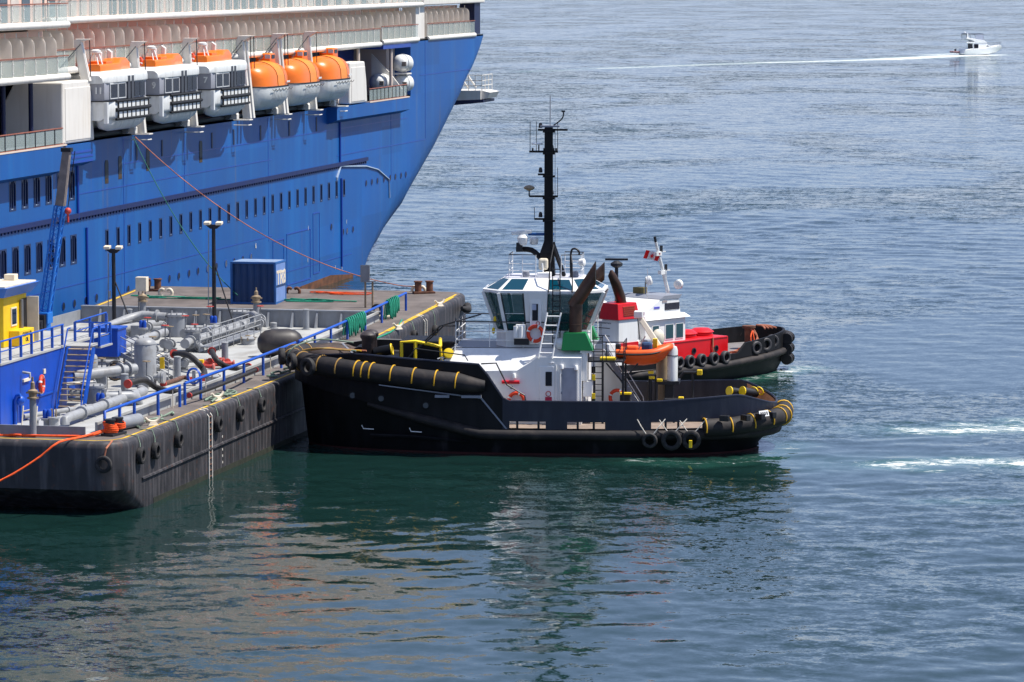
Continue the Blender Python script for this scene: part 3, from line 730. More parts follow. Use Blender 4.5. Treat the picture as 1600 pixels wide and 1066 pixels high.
for y in (263.2, 275.8, 288.6, 299.9, 309.4, 317.6):
    bw(MB().prism([(-87.9, 15.3), (-86.4, 15.3), (-86.4, 15.7), (-86.9, 16.5), (-87.9, 16.5)], y - .3, y + .3, 'y'), 'cradle', WHITE, ship, bevel=.04)
    bw(MB().lathe([(.1, -.2), (.42, -.2), (.42, .2), (.1, .2)], (-86.9, y - 1.3, 15.75), (0, 1, 0), 14), 'roller', STEEL, ship, smooth=40)
    m = MB(); m.tube([(-86.9, y + .4, 15.25), (-85.6, y + .4, 15.25), (-85.6, y + 1.3, 15.25), (-86.9, y + 1.3, 15.25)], .05, 5); m.tube([(-86.9, y + .5, 14.85), (-85.7, y + .5, 14.85), (-85.7, y + 1.3, 14.85)], .05, 5)
    bw(m, 'boat_step', WHITE, ship)
bw(MB().cyl((-87.1, 255, 15.5), (-87.1, 318, 15.5), .16, n=8), 'deck_pipe', DKST, ship)
# life raft canisters in their rack
def canister(x, y, z, lab):
    o = MB().lathe([(.05, -1.0), (.42, -.95), (.72, -.7), (.8, -.35), (.8, -.04), (.86, -.04), (.86, .04), (.8, .04), (.8, .35), (.72, .7), (.42, .95), (.05, 1.0)], (0, 0, 0), (.55, 1, 0), 20).build('life_raft_canister', BWHITE, None, smooth=40, loc=(x, y, z))
    MB().bx(.15, .55, -.98, -.8, -.25, .15).build('instruction_plate', mat('plate_grey', (130, 120, 110), .6), o)
    tag(o, lab, 'life raft')
    return o
canister(-86.9, 343.0, 18.3, 'white life raft canister on top of the rack at the end of the boat deck')
canister(-86.9, 343.2, 16.45, 'white life raft canister under another one at the end of the boat deck')
canister(-88.4, 340.6, 16.6, 'white life raft canister tucked behind the glass rail, facing the back wall')
bw(MB().prism([(-89.4, 15.3), (-86.2, 15.3), (-86.2, 15.6), (-87.6, 17.4), (-89.4, 19.2)], 341.2, 341.4, 'y').bx(-87.6, -86.3, 342.2, 344, 17.28, 17.4), 'raft_rack', WHITE, ship)
# small red buoy and floodlight on the winch house
# ------------------------------------------------------------------ tank barge
XB, XP, Y0, Y1, ZD = -60.4, -84.2, 181.3, 257.0, 3.7
BSIDE = mat('barge_side', (44, 43, 47), .6, var=.22, vscale=1.0, dirt=(94, 90, 92), damt=.7, dscale=(2.4, 3.4, .32), bump=.5, bscale=2.2, rust=.22)
BDECK = mat('barge_deck', (104, 96, 92), .85, var=.2, vscale=.6, dirt=(70, 62, 58), damt=.5, dscale=(.6, .25, 1), bump=.2, bscale=6)
BGREYD = mat('barge_grey_deck', (166, 167, 165), .7, var=.1, vscale=.5, dirt=(118, 112, 104), damt=.55, dscale=(.7, .35, 1), rust=.06)
BGREY2 = mat('barge_grey', (136, 140, 146), .5, var=.06, vscale=2, dirt=(108, 102, 96), damt=.3, dscale=(3, 3, .6))
PGREY = mat('pipe_grey', (150, 152, 154), .45, var=.06, vscale=2, dirt=(110, 104, 98), damt=.35, dscale=(3, 3, 3))
RBLUE = mat('rail_blue', (14, 78, 176), .4, var=.1, vscale=3)
DBLUE = mat('deck_blue', (8, 72, 178), .42, var=.08, vscale=.8, dirt=(20, 50, 110), damt=.3, dscale=(2, 2, .4))
YEL = mat('yellow_paint', (236, 192, 20), .5, var=.08, vscale=1.2, dirt=(170, 140, 40), damt=.25)
YLINE = mat('yellow_line', (206, 166, 40), .7, var=.25, vscale=2)
WROPE = mat('white_rope', (206, 200, 188), .8, var=.15, vscale=8)
OROPE = mat('orange_rope', (232, 84, 24), .75, var=.15, vscale=6)
GROPE = mat('green_rope', (22, 132, 106), .8, var=.2, vscale=8)
PROPE = mat('pale_green_rope', (122, 140, 122), .85, var=.2, vscale=6)
BROPE = mat('brown_rope', (178, 112, 84), .8, var=.2, vscale=6)
RUB = mat('tyre_rubber', (34, 33, 35), .75, var=.3, vscale=4, dirt=(84, 78, 74), damt=.4, dscale=(4, 4, 4), bump=.3, bscale=14)
RUSTY = mat('rusty_steel', (104, 66, 46), .75, var=.3, vscale=3, rust=.6)
BRASS = mat('valve_brass', (146, 128, 104), .55, .2, var=.2, vscale=5)
REDP = mat('red_paint', (186, 60, 50), .5, var=.2, vscale=4)
CLEATW = mat('cleat_white', (220, 208, 186), .6, var=.1)
BLK = mat('black_paint', (24, 24, 28), .5, var=.2)
HOSE = mat('hose_black', (36, 34, 34), .6, var=.25, vscale=3)
def sheer(y): return 0. if y < 205 else 1.15 * ((y - 205) / 50) ** 2
def deckz(y): return ZD + sheer(y)
barge = thing('tank_barge', 'dark grey tank barge with pipework, moored along the blue cruise ship', 'barge', (-72, 219, 0))
def outline(ins, dy):
    p = []; r = 1.5 - ins
    def arc(cx, cy, a0, a1, n=6):
        for k in range(n + 1):
            a = R(a0 + (a1 - a0) * k / n); p.append((cx + r * math.cos(a), cy + r * math.sin(a)))
    arc(XB - 1.5, Y0 + dy + 1.5, -90, 0)
    for k in range(1, 24): p.append((XB - ins, Y0 + 1.5 + (Y1 - 3 - Y0) * k / 24 + dy * (1 - k / 24)))
    arc(XB - 1.5, Y1 - dy * .8 - 1.5, 0, 90)
    arc(XP + 1.5, Y1 - dy * .8 - 1.5, 90, 180)
    for k in range(1, 12): p.append((XP + ins, Y1 - 1.5 - (Y1 - 3 - Y0) * k / 12 - dy * .8 * (1 - k / 12) + dy * k / 12))
    arc(XP + 1.5, Y0 + dy + 1.5, 180, 270)
    return p
secs = []
for z, ins, dy in ((3.7, .30, 0), (3.66, .14, 0), (3.55, .04, 0), (3.35, 0, 0), (2.4, 0, 0), (1.25, 0, 0), (.3, .0, 1.6), (-.6, .0, 3.4), (-2, .05, 5.5)):
    secs.append([(x, y, z + sheer(y) * max(0, min(1, z / 3.0))) for x, y in outline(ins, dy)])
m = MB(); m.loft(secs, cap=False); bw(m, 'hull', BSIDE, barge, smooth=45)
m = MB(); ys = [Y0 + .3, Y0 + .6, Y0 + 1.0, Y0 + 1.5] + [Y0 + 1.5 + i * (Y1 - Y0 - 3) / 30 for i in range(1, 31)] + [Y1 - 1.0, Y1 - .6, Y1 - .3]
def xin(y):
    d = min(y - Y0, Y1 - y)
    return 1.5 - math.sqrt(max(0, 1.2 ** 2 - max(0, 1.5 - d) ** 2)) if d < 1.5 else .3
def deck_part(y0, y1, xa, xb_):
    q = sorted(set([y0, y1] + [y for y in ys if y0 < y < y1])); m = MB()
    m.loft([[(max(xa, XP + xin(y)), y, deckz(y)), (min(xb_, XB - xin(y)), y, deckz(y))] for y in q], cap=False, closed=False); bw(m, 'deck', BDECK, barge)
deck_part(Y0 + .3, 183.2, XP, XB); deck_part(183.2, 241.5, -62.9, XB); deck_part(183.2, 241.5, XP, -83.2); deck_part(241.5, Y1 - .3, XP, XB)
m = MB(); m.bx(-83.2, -62.9, 183.2, 241.4, ZD + .01, ZD + .06); bw(m, 'cargo_deck', BGREYD, barge)
def strip(pts, w_, name, material):
    m = MB(); L_ = []
    for i, p in enumerate(pts):
        d = (Vector(pts[min(i + 1, len(pts) - 1)]) - Vector(pts[max(i - 1, 0)])); n_ = Vector((-d.y, d.x, 0)).normalized() * w_ / 2
        L_.append([Vector(p) - n_, Vector(p) + n_])
    m.loft(L_, cap=False, closed=False); return bw(m, name, material, barge)
yl = [(XP + .9, Y0 + .55, deckz(Y0) + .012), (XB - 1.6, Y0 + .55, deckz(Y0) + .012), (XB - .95, Y0 + .85, ZD + .012), (XB - .62, Y0 + 1.6, ZD + .012)] + [(XB - .55, Y0 + 2 + i * 2.4, deckz(Y0 + 2 + i * 2.4) + .014) for i in range(31)]
strip(yl, .16, 'yellow_edge_line', YLINE)
strip([(XP + .6, 225 + i * 3, deckz(225 + i * 3) + .014) for i in range(11)], .2, 'yellow_edge_line', YLINE)
strip([(XB + .0 - .5, 236 + i * 2, deckz(236 + i * 2) + .02) for i in range(10)], .34, 'yellow_edge_line', YLINE)
bw(MB().bx(XB - .02, XB + .014, 186.2, 253, -1, .28), 'weed_line', mat('weed', (34, 38, 26), .9, var=.4, vscale=2.5), barge)
# coaming round the cargo deck
bw(MB().bx(-83.2, -62.8, 241.4, 241.55, ZD, 4.8).bx(-83.2, -62.6, 241.3, 241.75, 4.8, 4.9), 'coaming', BGREY2, barge)
bw(MB().loft([[(x, y, z) for x, z in ((-62.92, ZD), (-62.92, deckz(y) + .6), (-62.78, deckz(y) + .6), (-62.78, ZD))] for y in [184.5 + i * 5.69 for i in range(11)]]), 'coaming', BGREYD, barge)
bw(MB().bx(-83.3, -83.2, 183.2, 241.4, ZD, 4.62), 'coaming', BGREY2, barge)
for i in range(12):
    x = -81.8 + i * 1.65; bw(MB().prism([(241.4, ZD), (240.75, ZD), (241.3, 4.75), (241.4, 4.75)], x - .06, x + .06, 'x'), 'coaming_bracket', BGREY2, barge)
bw(MB().bx(-68.3, -62.9, 182.9, 183.0, ZD, ZD + .55).bx(-68.3, -68.2, 182.9, 184.6, ZD, ZD + .55), 'spill_coaming', BGREY2, barge)
bw(MB().tube([(XB + .02, Y0 + 3, 1.5), (XB + .02, Y1 - 3, 1.9)], .09, 6), 'rub_line', BSIDE, barge)
# railings: each section a rail with its own posts
def barge_rail(y0, y1, posts, x=-62.3):
    ys_ = [y0 + (y1 - y0) * i / 12 for i in range(13)]
    pts = [(x, y0, deckz(y0))] + [(x, y, deckz(y) + 1.18) for y in ys_] + [(x, y1, deckz(y1))]
    bw(MB().tube(pts, .085, 8), 'railing', RBLUE, barge, smooth=50)
    for y in posts: bw(MB().bx(x - .055, x + .055, y - .1, y + .1, deckz(y) - .05, deckz(y) + 1.12), 'rail_post', RBLUE, barge)
barge_rail(184.2, 196.8, (186.6, 189.0, 193.0)); barge_rail(197.7, 219.6, (200.6, 205.0, 208.9, 212.8, 216.6)); barge_rail(220.4, 246.6, (224.0, 227.7, 231.6, 236.0, 240.2))
for y in (196.2, 202.2, 209.8, 215.0): bw(MB().cyl((-62.5, y, ZD), (-62.5, y, ZD + .95), .03, n=6), 'stanchion', CLEATW, barge)
# draught ladders painted white on the side
for y in (196.0, 244.2):
    m = MB()
    for s in (-.28, .28): m.tube([(XB - .55, y + s, deckz(y) + .03), (XB - .2, y + s, deckz(y) - .02), (XB + .05, y + s, deckz(y) - .35), (XB + .05, y + s, -.3)], .045, 6)
    bw(m, 'ladder_rail', WROPE, barge)
    for k in range(11): bw(MB().cyl((XB + .03, y - .25, .1 + k * .32), (XB + .03, y + .25, .1 + k * .32), .035, n=6), 'ladder_rung', RUSTY, barge)
for k in range(5): bw(MB().bx(XB, XB + .012, 198.3, 198.42, .5 + k * .35, .62 + k * .35), 'draught_mark', WROPE, barge)

# ------------------------------------------------------------------ tyres hung as fenders
def tyre_mesh(R_=.44, w_=.27):
    pr = [(R_ * .55, -w_ * .34), (R_ * .64, -w_ * .48), (R_ * .86, -w_ * .5), (R_ * .97, -w_ * .38), (R_, -w_ * .2), (R_, w_ * .2), (R_ * .97, w_ * .38), (R_ * .86, w_ * .5), (R_ * .64, w_ * .48), (R_ * .55, w_ * .34), (R_ * .6, 0), (R_ * .55, -w_ * .34)]
    return MB().lathe(pr, axis=(1, 0, 0), n=24, cap=False)
TY = [(221, 712), (244, 704.5), (280, 687), (342, 663), (376.6, 646.7), (409.7, 632.6), (648.5, 526), (681, 518)]
LBL = ['hung on the barge side at its rounded corner', 'hung beside the corner tyre on the barge side', 'hung on the barge side between corner and white ladder', 'hung on the barge side just past the white ladder', 'hung on the barge side halfway from ladder to tug bow', 'hung on the barge side closest to the tug bow fender', 'hung on the barge side behind the tug foredeck', 'hung on the barge side beside the far white ladder']
tproto = None
for (px, py), lb in zip(TY, LBL):
    p = at(px, py, 'X', XB + .17); loc = (XB + .17, p.y, p.z)
    if tproto is None:
        t = tproto = tyre_mesh().build('tyre_fender', RUB, None, smooth=40, loc=loc)
    else: t = inst(tproto, loc)
    t.rotation_euler = (random.uniform(0, 3), 0, 0)
    tag(t, 'old black tyre ' + lb, 'tyre', 'tyres hung along the barge')
    dz = deckz(p.y) - p.z
    c_ = MB().tube([(XB + .12, p.y, p.z + .25), (XB + .06, p.y + .15, p.z + dz - .35), (XB - .1, p.y + .25, deckz(p.y) + .03), (XB - .9, p.y + .6, deckz(p.y) + .03)], .028, 5)
    o = c_.build('tyre_rope', PROPE); tag(o, 'pale rope of the tyre ' + lb, 'rope', 'ropes of the barge tyres')
p = at(162, 726, 'Y', Y0 - .17)
t = inst(tproto, (p.x, Y0 - .17, p.z), (0, 0, R(90))); tag(t, 'old black tyre hung on the shaded end of the barge', 'tyre', 'tyres hung along the barge')
o = MB().tube([(p.x, Y0 - .1, p.z + .3), (p.x + .1, Y0 - .05, 3.4), (p.x + .25, Y0 + .5, ZD + .05)], .05, 6).build('tyre_rope', BROPE); tag(o, 'frayed pinkish rope holding the tyre on the shaded barge end', 'rope')
t = MB().tube([Vector((XB + .45 + .25 * math.sin(k), Y1 - 4.2 + k * .5, deckz(254) - .75 + .12 * math.cos(2 * k))) for k in range(6)], .3, 10, rad=[.12, .26, .22, .28, .24, .12]).build('corner_fender', RUB, None, smooth=50)
tag(t, 'lumpy black rubber fender at the far corner of the barge', 'fender')
t = inst(tproto, (-63.4, 243.2, deckz(243.2) + .42), (R(20), R(10), R(70))); tag(t, 'black tyre standing on the barge deck under hanging green rope', 'tyre')

# ------------------------------------------------------------------ deckhouse with railing and yellow cabin
dh = thing('deckhouse', 'bright blue steel deckhouse with railed roof at the near end of the barge', 'deckhouse', (-75, 190, ZD))
def bd(mb, name, material, root, **k): return bw(mb, name, material, root, **k)
bd(MB().bx(-82, -68.2, 185.1, 195.4, ZD, 7.0), 'wall', DBLUE, dh, bevel=.03)
bd(MB().bx(-82.1, -68.15, 185.05, 202.5, 7.0, 7.1), 'roof_deck', BGREYD, dh)
bd(MB().bx(-82, -69.2, 195.4, 202.4, ZD, 7.0), 'wall', DBLUE, dh)
bd(MB().bx(-68.9, -66.2, 195.2, 197.2, 6.95, 7.05), 'landing', BGREYD, dh)
def rail2(pts, posts, root, h=1.1, mat_=RBLUE, r=.045, pr=.06):
    pts = [Vector(p) for p in pts]
    for k in (1.0, .52): bd(MB().tube([p + Vector((0, 0, h * k)) for p in pts], r if k == 1 else r * .7, 6), 'railing', mat_, root)
    for p in posts: bd(MB().bx(p[0] - pr, p[0] + pr, p[1] - pr, p[1] + pr, p[2], p[2] + h), 'rail_post', mat_, root)
rail2([(-68.3, 185.2, 7.1), (-68.3, 195.2, 7.1)], [(-68.3, 185.3 + i * 1.62, 7.1) for i in range(7)], dh)
rail2([(-82, 185.2, 7.1), (-68.3, 185.2, 7.1)], [(-82 + i * 2, 185.2, 7.1) for i in range(6)], dh)
rail2([(-66.3, 195.2, 7.05), (-66.3, 197.1, 7.05), (-68.3, 197.1, 7.05), (-68.3, 202.4, 7.1)], [(-66.3, 195.3, 7.05), (-66.3, 197.1, 7.05), (-67.3, 197.1, 7.05), (-68.3, 197.1, 7.05), (-68.3, 199.6, 7.05), (-68.3, 202.4, 7.05)], dh)
bd(MB().bx(-66.36, -66.3, 195.2, 197.1, 7.0, 7.5), 'kick_plate', RBLUE, dh)
# steep stair
for x in (-67.95, -66.55): bd(MB().loft([[(x - .05, 193.0, ZD), (x + .05, 193.0, ZD), (x + .05, 193.4, ZD), (x - .05, 193.4, ZD)], [(x - .05, 194.9, 7.0), (x + .05, 194.9, 7.0), (x + .05, 195.3, 7.0), (x - .05, 195.3, 7.0)]]), 'stair_stringer', RBLUE, dh)
for k in range(11): bd(MB().bx(-67.9, -66.6, 193.1 + k * .172, 193.38 + k * .172, ZD + .28 + k * .29, ZD + .33 + k * .29), 'stair_tread', mat('tread', (178, 156, 124), .7), dh)
for x in (-67.95, -66.55): bd(MB().tube([(x, 192.9, ZD + .2), (x, 193.0, ZD + 1.1), (x, 194.9, 8.0), (x, 195.3, 8.0)], .045, 6), 'stair_handrail', RBLUE, dh)
# fittings on the blue wall
bd(MB().tube([(-68.1, 187.0, ZD), (-68.1, 187.0, 5.0), (-68.0, 187.0, 5.25), (-67.8, 187.0, 5.3)], .11, 8), 'wall_pipe', RBLUE, dh, smooth=50)
bd(MB().tube([(-68.05, 187.7, ZD), (-68.05, 187.7, 4.9)], .08, 8), 'wall_pipe', RBLUE, dh, smooth=50)
bd(MB().sphere((-67.9, 187.2, 5.0), .26, 12, 8), 'valve_body', RBLUE, dh, smooth=60)
bd(MB().tube([(-68.1, 188.2, 6.35), (-67.7, 188.2, 6.3), (-67.7, 188.2, 6.05)], .07, 8), 'vent_elbow', PGREY, dh, smooth=50)
bd(MB().bx(-68.2, -68.1, 188.4, 189.4, 5.8, 5.95), 'lamp', CLEATW, dh)
bd(MB().bx(-68.2, -68.14, 191.6, 191.9, 5.9, 6.15), 'notice', CLEATW, dh)
bd(MB().bx(-68.2, -68.15, 190.2, 193.2, 4.75, 4.83), 'wall_ledge', RBLUE, dh)
lifebuoy((-67.95, 190.7, 5.45), 'red lifebuoy hung on the blue deckhouse wall of the barge', None, .42, (1, .15, 0))
cab = thing('yellow_cabin', 'yellow control cabin with blue roof edge on top of the blue deckhouse', 'cabin', (-73, 194.5, 7.1))
cx = -70.8
bd(MB().bx(-75.5, cx, 192.8, 196.4, 7.1, 9.85), 'wall', YEL, cab, bevel=.03)
m = MB(); m.loft([[(-75.9, 192.4, 9.8), (cx + .15, 192.4, 9.8), (cx + .15, 196.7, 9.8), (-75.9, 196.7, 9.8)], [(-76.4, 191.9, 10.35), (cx + .55, 191.9, 10.35), (cx + .55, 197.2, 10.35), (-76.4, 197.2, 10.35)]]); bd(m, 'roof_edge', mat('roof_blue', (30, 104, 196), .45), cab)
bd(MB().bx(-76.2, cx + .35, 192.1, 197.0, 10.35, 10.42), 'roof', CLEATW, cab)
f = bd(MB().bx(cx - .02, cx + .05, 193.9, 194.75, 8.15, 9.15), 'window', CLEATW, cab); bd(MB().bx(cx + .02, cx + .06, 193.98, 194.67, 8.25, 9.07), 'pane', SGLASS, f)
bd(MB().bx(cx - .02, cx + .03, 195.6, 196.38, 7.15, 9.5), 'door_opening', BLK, cab)
bd(MB().box((cx + .32, 196.5, 8.35), (.66, .07, 2.45), R(8)), 'door', CLEATW, cab, bevel=.02)
bd(MB().tube([(cx + .12, 195.3, 7.2), (cx + .12, 195.3, 9.5)], .1, 8), 'wall_pipe', STEEL, cab)
bd(MB().bx(cx, cx + .6, 193.6, 195.9, 7.12, 7.95), 'locker', YEL, cab, bevel=.03)
text_mesh('locker_lettering', 'CLEAN UP\nOIL', .3, BLK, cab, Vector((cx + .61, 194.75, 7.55)) - cab.location, (R(90), 0, R(90)))
bd(MB().bx(cx - 1.2, cx - .6, 196.2, 196.8, 10.42, 10.75), 'roof_lamp', CLEATW, cab, bevel=.04)

# ------------------------------------------------------------------ deck crane
cr = thing('deck_crane', 'blue lattice-boom deck crane with weathered upper boom, beside the cruise ship', 'crane', (-81.4, 228.8, ZD))
b0 = at(69, 500, 'Y', 229); b1 = at(94, 322, 'Y', 229); b2 = at(104, 236, 'Y', 229)
CRBL = mat('crane_blue', (22, 110, 196), .45, var=.12)
bd(MB().cyl((-81.4, 228.8, ZD), (-81.4, 228.8, 4.9), .5, n=16).bx(-82.0, -80.9, 228.3, 229.3, 4.9, 5.6), 'pedestal', CRBL, cr, bevel=.03)
bd(MB().bx(-81.9, -81.0, 227.9, 228.3, 4.3, 5.5).cyl((-81.85, 227.8, 4.9), (-81.05, 227.8, 4.9), .3), 'winch', BLK, cr)
def lattice(a, b, w0, w1):
    """four-chord lattice boom: one mesh for the chords, braces real bars"""
    a, b = Vector(a), Vector(b); m = MB(); d = (b - a).normalized(); u = Vector((0, 1, 0)); v = d.cross(u).normalized(); n = 12; prev = None
    for k in range(n + 1):
        c = a.lerp(b, k / n); w_ = (w0 + (w1 - w0) * k / n) / 2
        q = [c + u * w_ * s + v * w_ * t for s, t in ((-1, -1), (1, -1), (1, 1), (-1, 1))]
        for i in range(4): m.cyl(q[i], q[(i + 1) % 4], .025, n=4, cap=False)
        if prev:
            for i in range(4):
                m.cyl(prev[i], q[i], .06, n=5, cap=False); m.cyl(prev[i], q[(i + 1) % 4], .025, n=4, cap=False)
        prev = q
    return m
bd(lattice(b0, b1, .62, .55), 'lattice_boom', CRBL, cr)
m = MB(); d = Vector((.45, 0, 0)); m.loft([[b0 + d * .3 + Vector((0, s, 0)) for s in (-.1, .1)] + [b0 + d * .7 + Vector((0, s, 0)) for s in (.1, -.1)], [b1 + d * .2 + Vector((0, s, 0)) for s in (-.1, .1)] + [b1 + d * .6 + Vector((0, s, 0)) for s in (.1, -.1)]]); bd(m, 'boom_plate', CRBL, cr)
m = MB(); m.loft([[b1 + Vector((x, s, 0)) for x, s in ((-.27, -.25), (.3, -.25), (.3, .25), (-.27, .25))], [b2 + Vector((x, s, 0)) for x, s in ((-.22, -.2), (.26, -.2), (.26, .2), (-.22, .2))]]); bd(m, 'boom_extension', mat('boom_weathered', (126, 116, 112), .7, var=.2, vscale=2), cr)
bd(MB().bx(b2.x - .3, b2.x + .34, b2.y - .25, b2.y + .25, b2.z - .05, b2.z + .2), 'boom_head', BLK, cr)
h0 = at(106, 325, 'Y', 229)
bd(MB().tube([(b2.x + .55, b2.y, b2.z), (h0.x, h0.y, h0.z)], .03, 5), 'hoist_wire', BLK, cr)
bd(MB().sphere((h0.x, h0.y, h0.z - .2), .22, 12, 8).cyl((h0.x, h0.y, h0.z - .9), (h0.x, h0.y, h0.z - .3), .07), 'hook_ball', REDP, cr, smooth=60)

# ------------------------------------------------------------------ lamp posts
def lamp_post(x, y, h, lab):
    t = thing('lamp_post', lab, 'lamp post', (x, y, ZD), 0, 'floodlight posts on the barge')
    MB().cyl((0, 0, 0), (0, 0, h), .14, .12, n=12).build('pole', BLK, t, smooth=50)
    MB().prism([(-.55, h + .12), (.55, h + .12), (.2, h - .15), (-.2, h - .15)], -.1, .1, 'y').build('crossbar', BLK, t)
    for s in (-1, 1): MB().box((s * .4, -.05, h + .22), (.42, .4, .18), Matrix.Rotation(R(12), 3, 'X')).build('floodlight', CLEATW, t, bevel=.03)
    MB().cyl((.1, 0, h * .62), (1.55, -.4, .1), .05, n=6).build('brace', BLK, t)
    MB().cyl((-.35, -.2, .1), (-.3, -.1, h * .97), .035, n=6).build('conduit', BGREY2, t)
    return t
lamp_post(-79.0, 235.7, at(180, 392, 'Y', 235.7).z - ZD, 'black floodlight post beside the blue equipment box on the barge')
lamp_post(-73.2, 238.8, at(334, 354, 'Y', 238.8).z - ZD, 'black floodlight post standing before the blue container on the barge')

# ------------------------------------------------------------------ container
CBL_SHADE = mat('container_blue_shade', (10, 54, 100), .5, var=.1, vscale=1, dirt=(60, 90, 130), damt=.3)  # shade of the container front is put into this darker blue
CBL_LIT = mat('container_end_lit', (112, 142, 196), .5, var=.06, vscale=1)  # sunlit end: the light is put into this paler blue
ct = thing('container', 'small blue corrugated steel container with white lettering on its end', 'container', (-74.9, 248.4, deckz(248.4)))
w_, d_, h_ = 3.05, 2.45, 2.85
m = MB(); n = 26
pts = [(i * w_ / n, (.0 if (i // 2) % 2 else .06)) for i in range(n + 1)]
m.loft([[(x, y, z) for x, y in pts] for z in (.12, h_ - .12)], cap=False, closed=False); m.build('corrugated_wall', CBL_SHADE, ct)
MB().bx(0, w_, .07, d_, .02, h_ - .02).build('body', CBL_SHADE, ct)
m = MB()
for x in (0, w_):
    for y in (0, d_): m.box((x, y, h_ / 2), (.14, .14, h_))
for z in (.06, h_ - .06):
    for y in (0, d_): m.box((w_ / 2, y, z), (w_ - .12, .13, .13))
    for x in (0, w_): m.box((x, d_ / 2, z), (.13, d_ - .12, .13))
m.build('frame', mat('container_frame', (40, 96, 160), .5), ct)
MB().bx(w_ + .0, w_ + .05, .1, d_ - .1, .15, h_ - .15).build('end_door', CBL_LIT, ct)
MB().bx(w_ + .05, w_ + .075, .1, d_ - .1, 1.15, 1.28).build('door_bar', CBL_SHADE, ct)
MB().bx(w_ + .05, w_ + .065, .5, d_ - .12, 2.05, 2.2).build('lettering', CLEATW, ct)
text_mesh('lettering', 'TR8', 1.3, CLEATW, ct, (w_ + .055, d_ / 2 + .12, 1.72), (R(90), 0, R(90)), .008)
MB().bx(.05, w_ - .05, .1, d_ - .05, h_ - .02, h_ + .01).build('roof', mat('container_roof', (128, 150, 180), .5), ct)
# ------------------------------------------------------------------ tanks, pipes and valves on the barge
def zd(p): return (p[0], p[1], ZD + .05)
def flange(m, c, ax, r, w_=.07): m.lathe([(.02, -w_), (r, -w_), (r, w_), (.02, w_)], c, ax, 16)
def pressure_tank(x, y, r, h, lab):
    t = thing('pressure_tank', lab, 'tank', zd((x, y)))
    MB().lathe([(.02, h), (r * .5, h - .02), (r * .85, h - .14), (r, h - .32), (r, .1), (r * .8, 0)][::-1], n=28).build('shell', PGREY, t, smooth=50)
    MB().torus((0, 0, h - .33), r + .004, .014, (0, 0, 1), 28, 5).build('weld_bead', PGREY, t)
    m = MB(); m.cyl((r * .7, -.1, .55), (r + .5, -.1, .55), .2); flange(m, (r + .3, -.1, .55), (1, 0, 0), .34); flange(m, (r + .48, -.1, .55), (1, 0, 0), .34); m.build('outlet', PGREY, t, smooth=40)
    m = MB(); m.torus((-.2, 0, h + .02), .12, .025, (0, 1, 0), 10, 5, 0, math.pi); m.build('lifting_eye', PGREY, t)
    return t
tA = pressure_tank(-67.1, 205.6, .62, 2.75, 'tall grey pressure tank with domed top beside the grey stair')
tB = pressure_tank(-70.7, 206.4, .5, 1.75, 'short grey pressure tank with domed top beside the blue steps')
def filter_tank(x, y, r, h, lab, ang=-50):
    t = thing('filter_tank', lab, 'tank', zd((x, y)), R(ang), 'lidded grey filter tanks')
    MB().lathe([(r * .9, 0), (r, .04), (r, h - .12)], n=24).build('shell', BGREY2, t, smooth=40)
    MB().lathe([(r * 1.1, h - .14), (r * 1.12, h - .08), (r * 1.12, h), (r * .9, h + .03), (.02, h + .05)], n=24).build('lid', PGREY, t, smooth=40)
    for k in range(10):
        a = k * 2 * math.pi / 10; MB().cyl((r * 1.04 * math.cos(a), r * 1.04 * math.sin(a), h - .2), (r * 1.04 * math.cos(a), r * 1.04 * math.sin(a), h + .1), .035, n=6).build('lid_bolt', STEEL, t)
    MB().prism([(r * .6, .15), (r * 1.25, h - .18), (r * .6, h - .18)], -.25, .25, 'y').build('gusset', PGREY, t, bevel=.02)
    m = MB(); m.tube([(r * .7, 0, .4), (r + .5, 0, .4), (r + .75, 0, .35), (r + .85, 0, .05)], .2, 10); flange(m, (r + .25, 0, .4), (1, 0, 0), .3); m.build('outlet', PGREY, t, smooth=40)
    return t
filter_tank(-66.5, 194.9, .56, 1.25, 'grey lidded filter tank standing near the foot of the blue stair', 0)
filter_tank(-74.1, 233.6, .6, 1.45, 'large grey lidded filter tank below the far lamp posts', 180)
filter_tank(-70.4, 225.2, .48, 1.35, 'grey lidded filter tank beside the gangway with handrails')
filter_tank(-71.6, 239.3, .56, 1.2, 'grey lidded filter tank in front of the blue container', -20)
def vent_post(x, y, h, r, lab):
    t = thing('vent_post', lab, 'vent pipe', zd((x, y)), 0, 'grey vent posts on the barge deck')
    MB().cyl((0, 0, 0), (0, 0, h - .06), r, n=16).build('pipe', BGREY2, t, smooth=50)
    MB().lathe([(r * 1.06, h - .08), (r * 1.06, h - .02), (r * .8, h), (.02, h + .02)], n=16).build('cap', PGREY, t, smooth=40)
    MB().lathe([(r * 1.5, 0), (r * 1.5, .06), (r, .07)], n=16).build('base_flange', PGREY, t)
for x, y, h, r, lb in ((-67.0, 201.6, 1.15, .21, 'grey vent post next to the black hose bend'), (-66.7, 210.3, 1.25, .2, 'grey vent post at the foot of the grey stair'), (-66.3, 218.4, 1.3, .2, 'grey vent post beside red manifold pieces'),
                       (-78.9, 238.6, 1.25, .22, 'grey vent post by the far coaming next to the white control box'), (-67.3, 239.9, 1.35, .2, 'grey vent post with a slanted stay at the far coaming'), (-69.6, 240.2, .4, .22, 'stubby grey vent post behind the big rubber fender'), (-71.0, 202.2, .7, .2, 'short grey vent post behind the front pipe')):
    vent_post(x, y, h, r, lb)
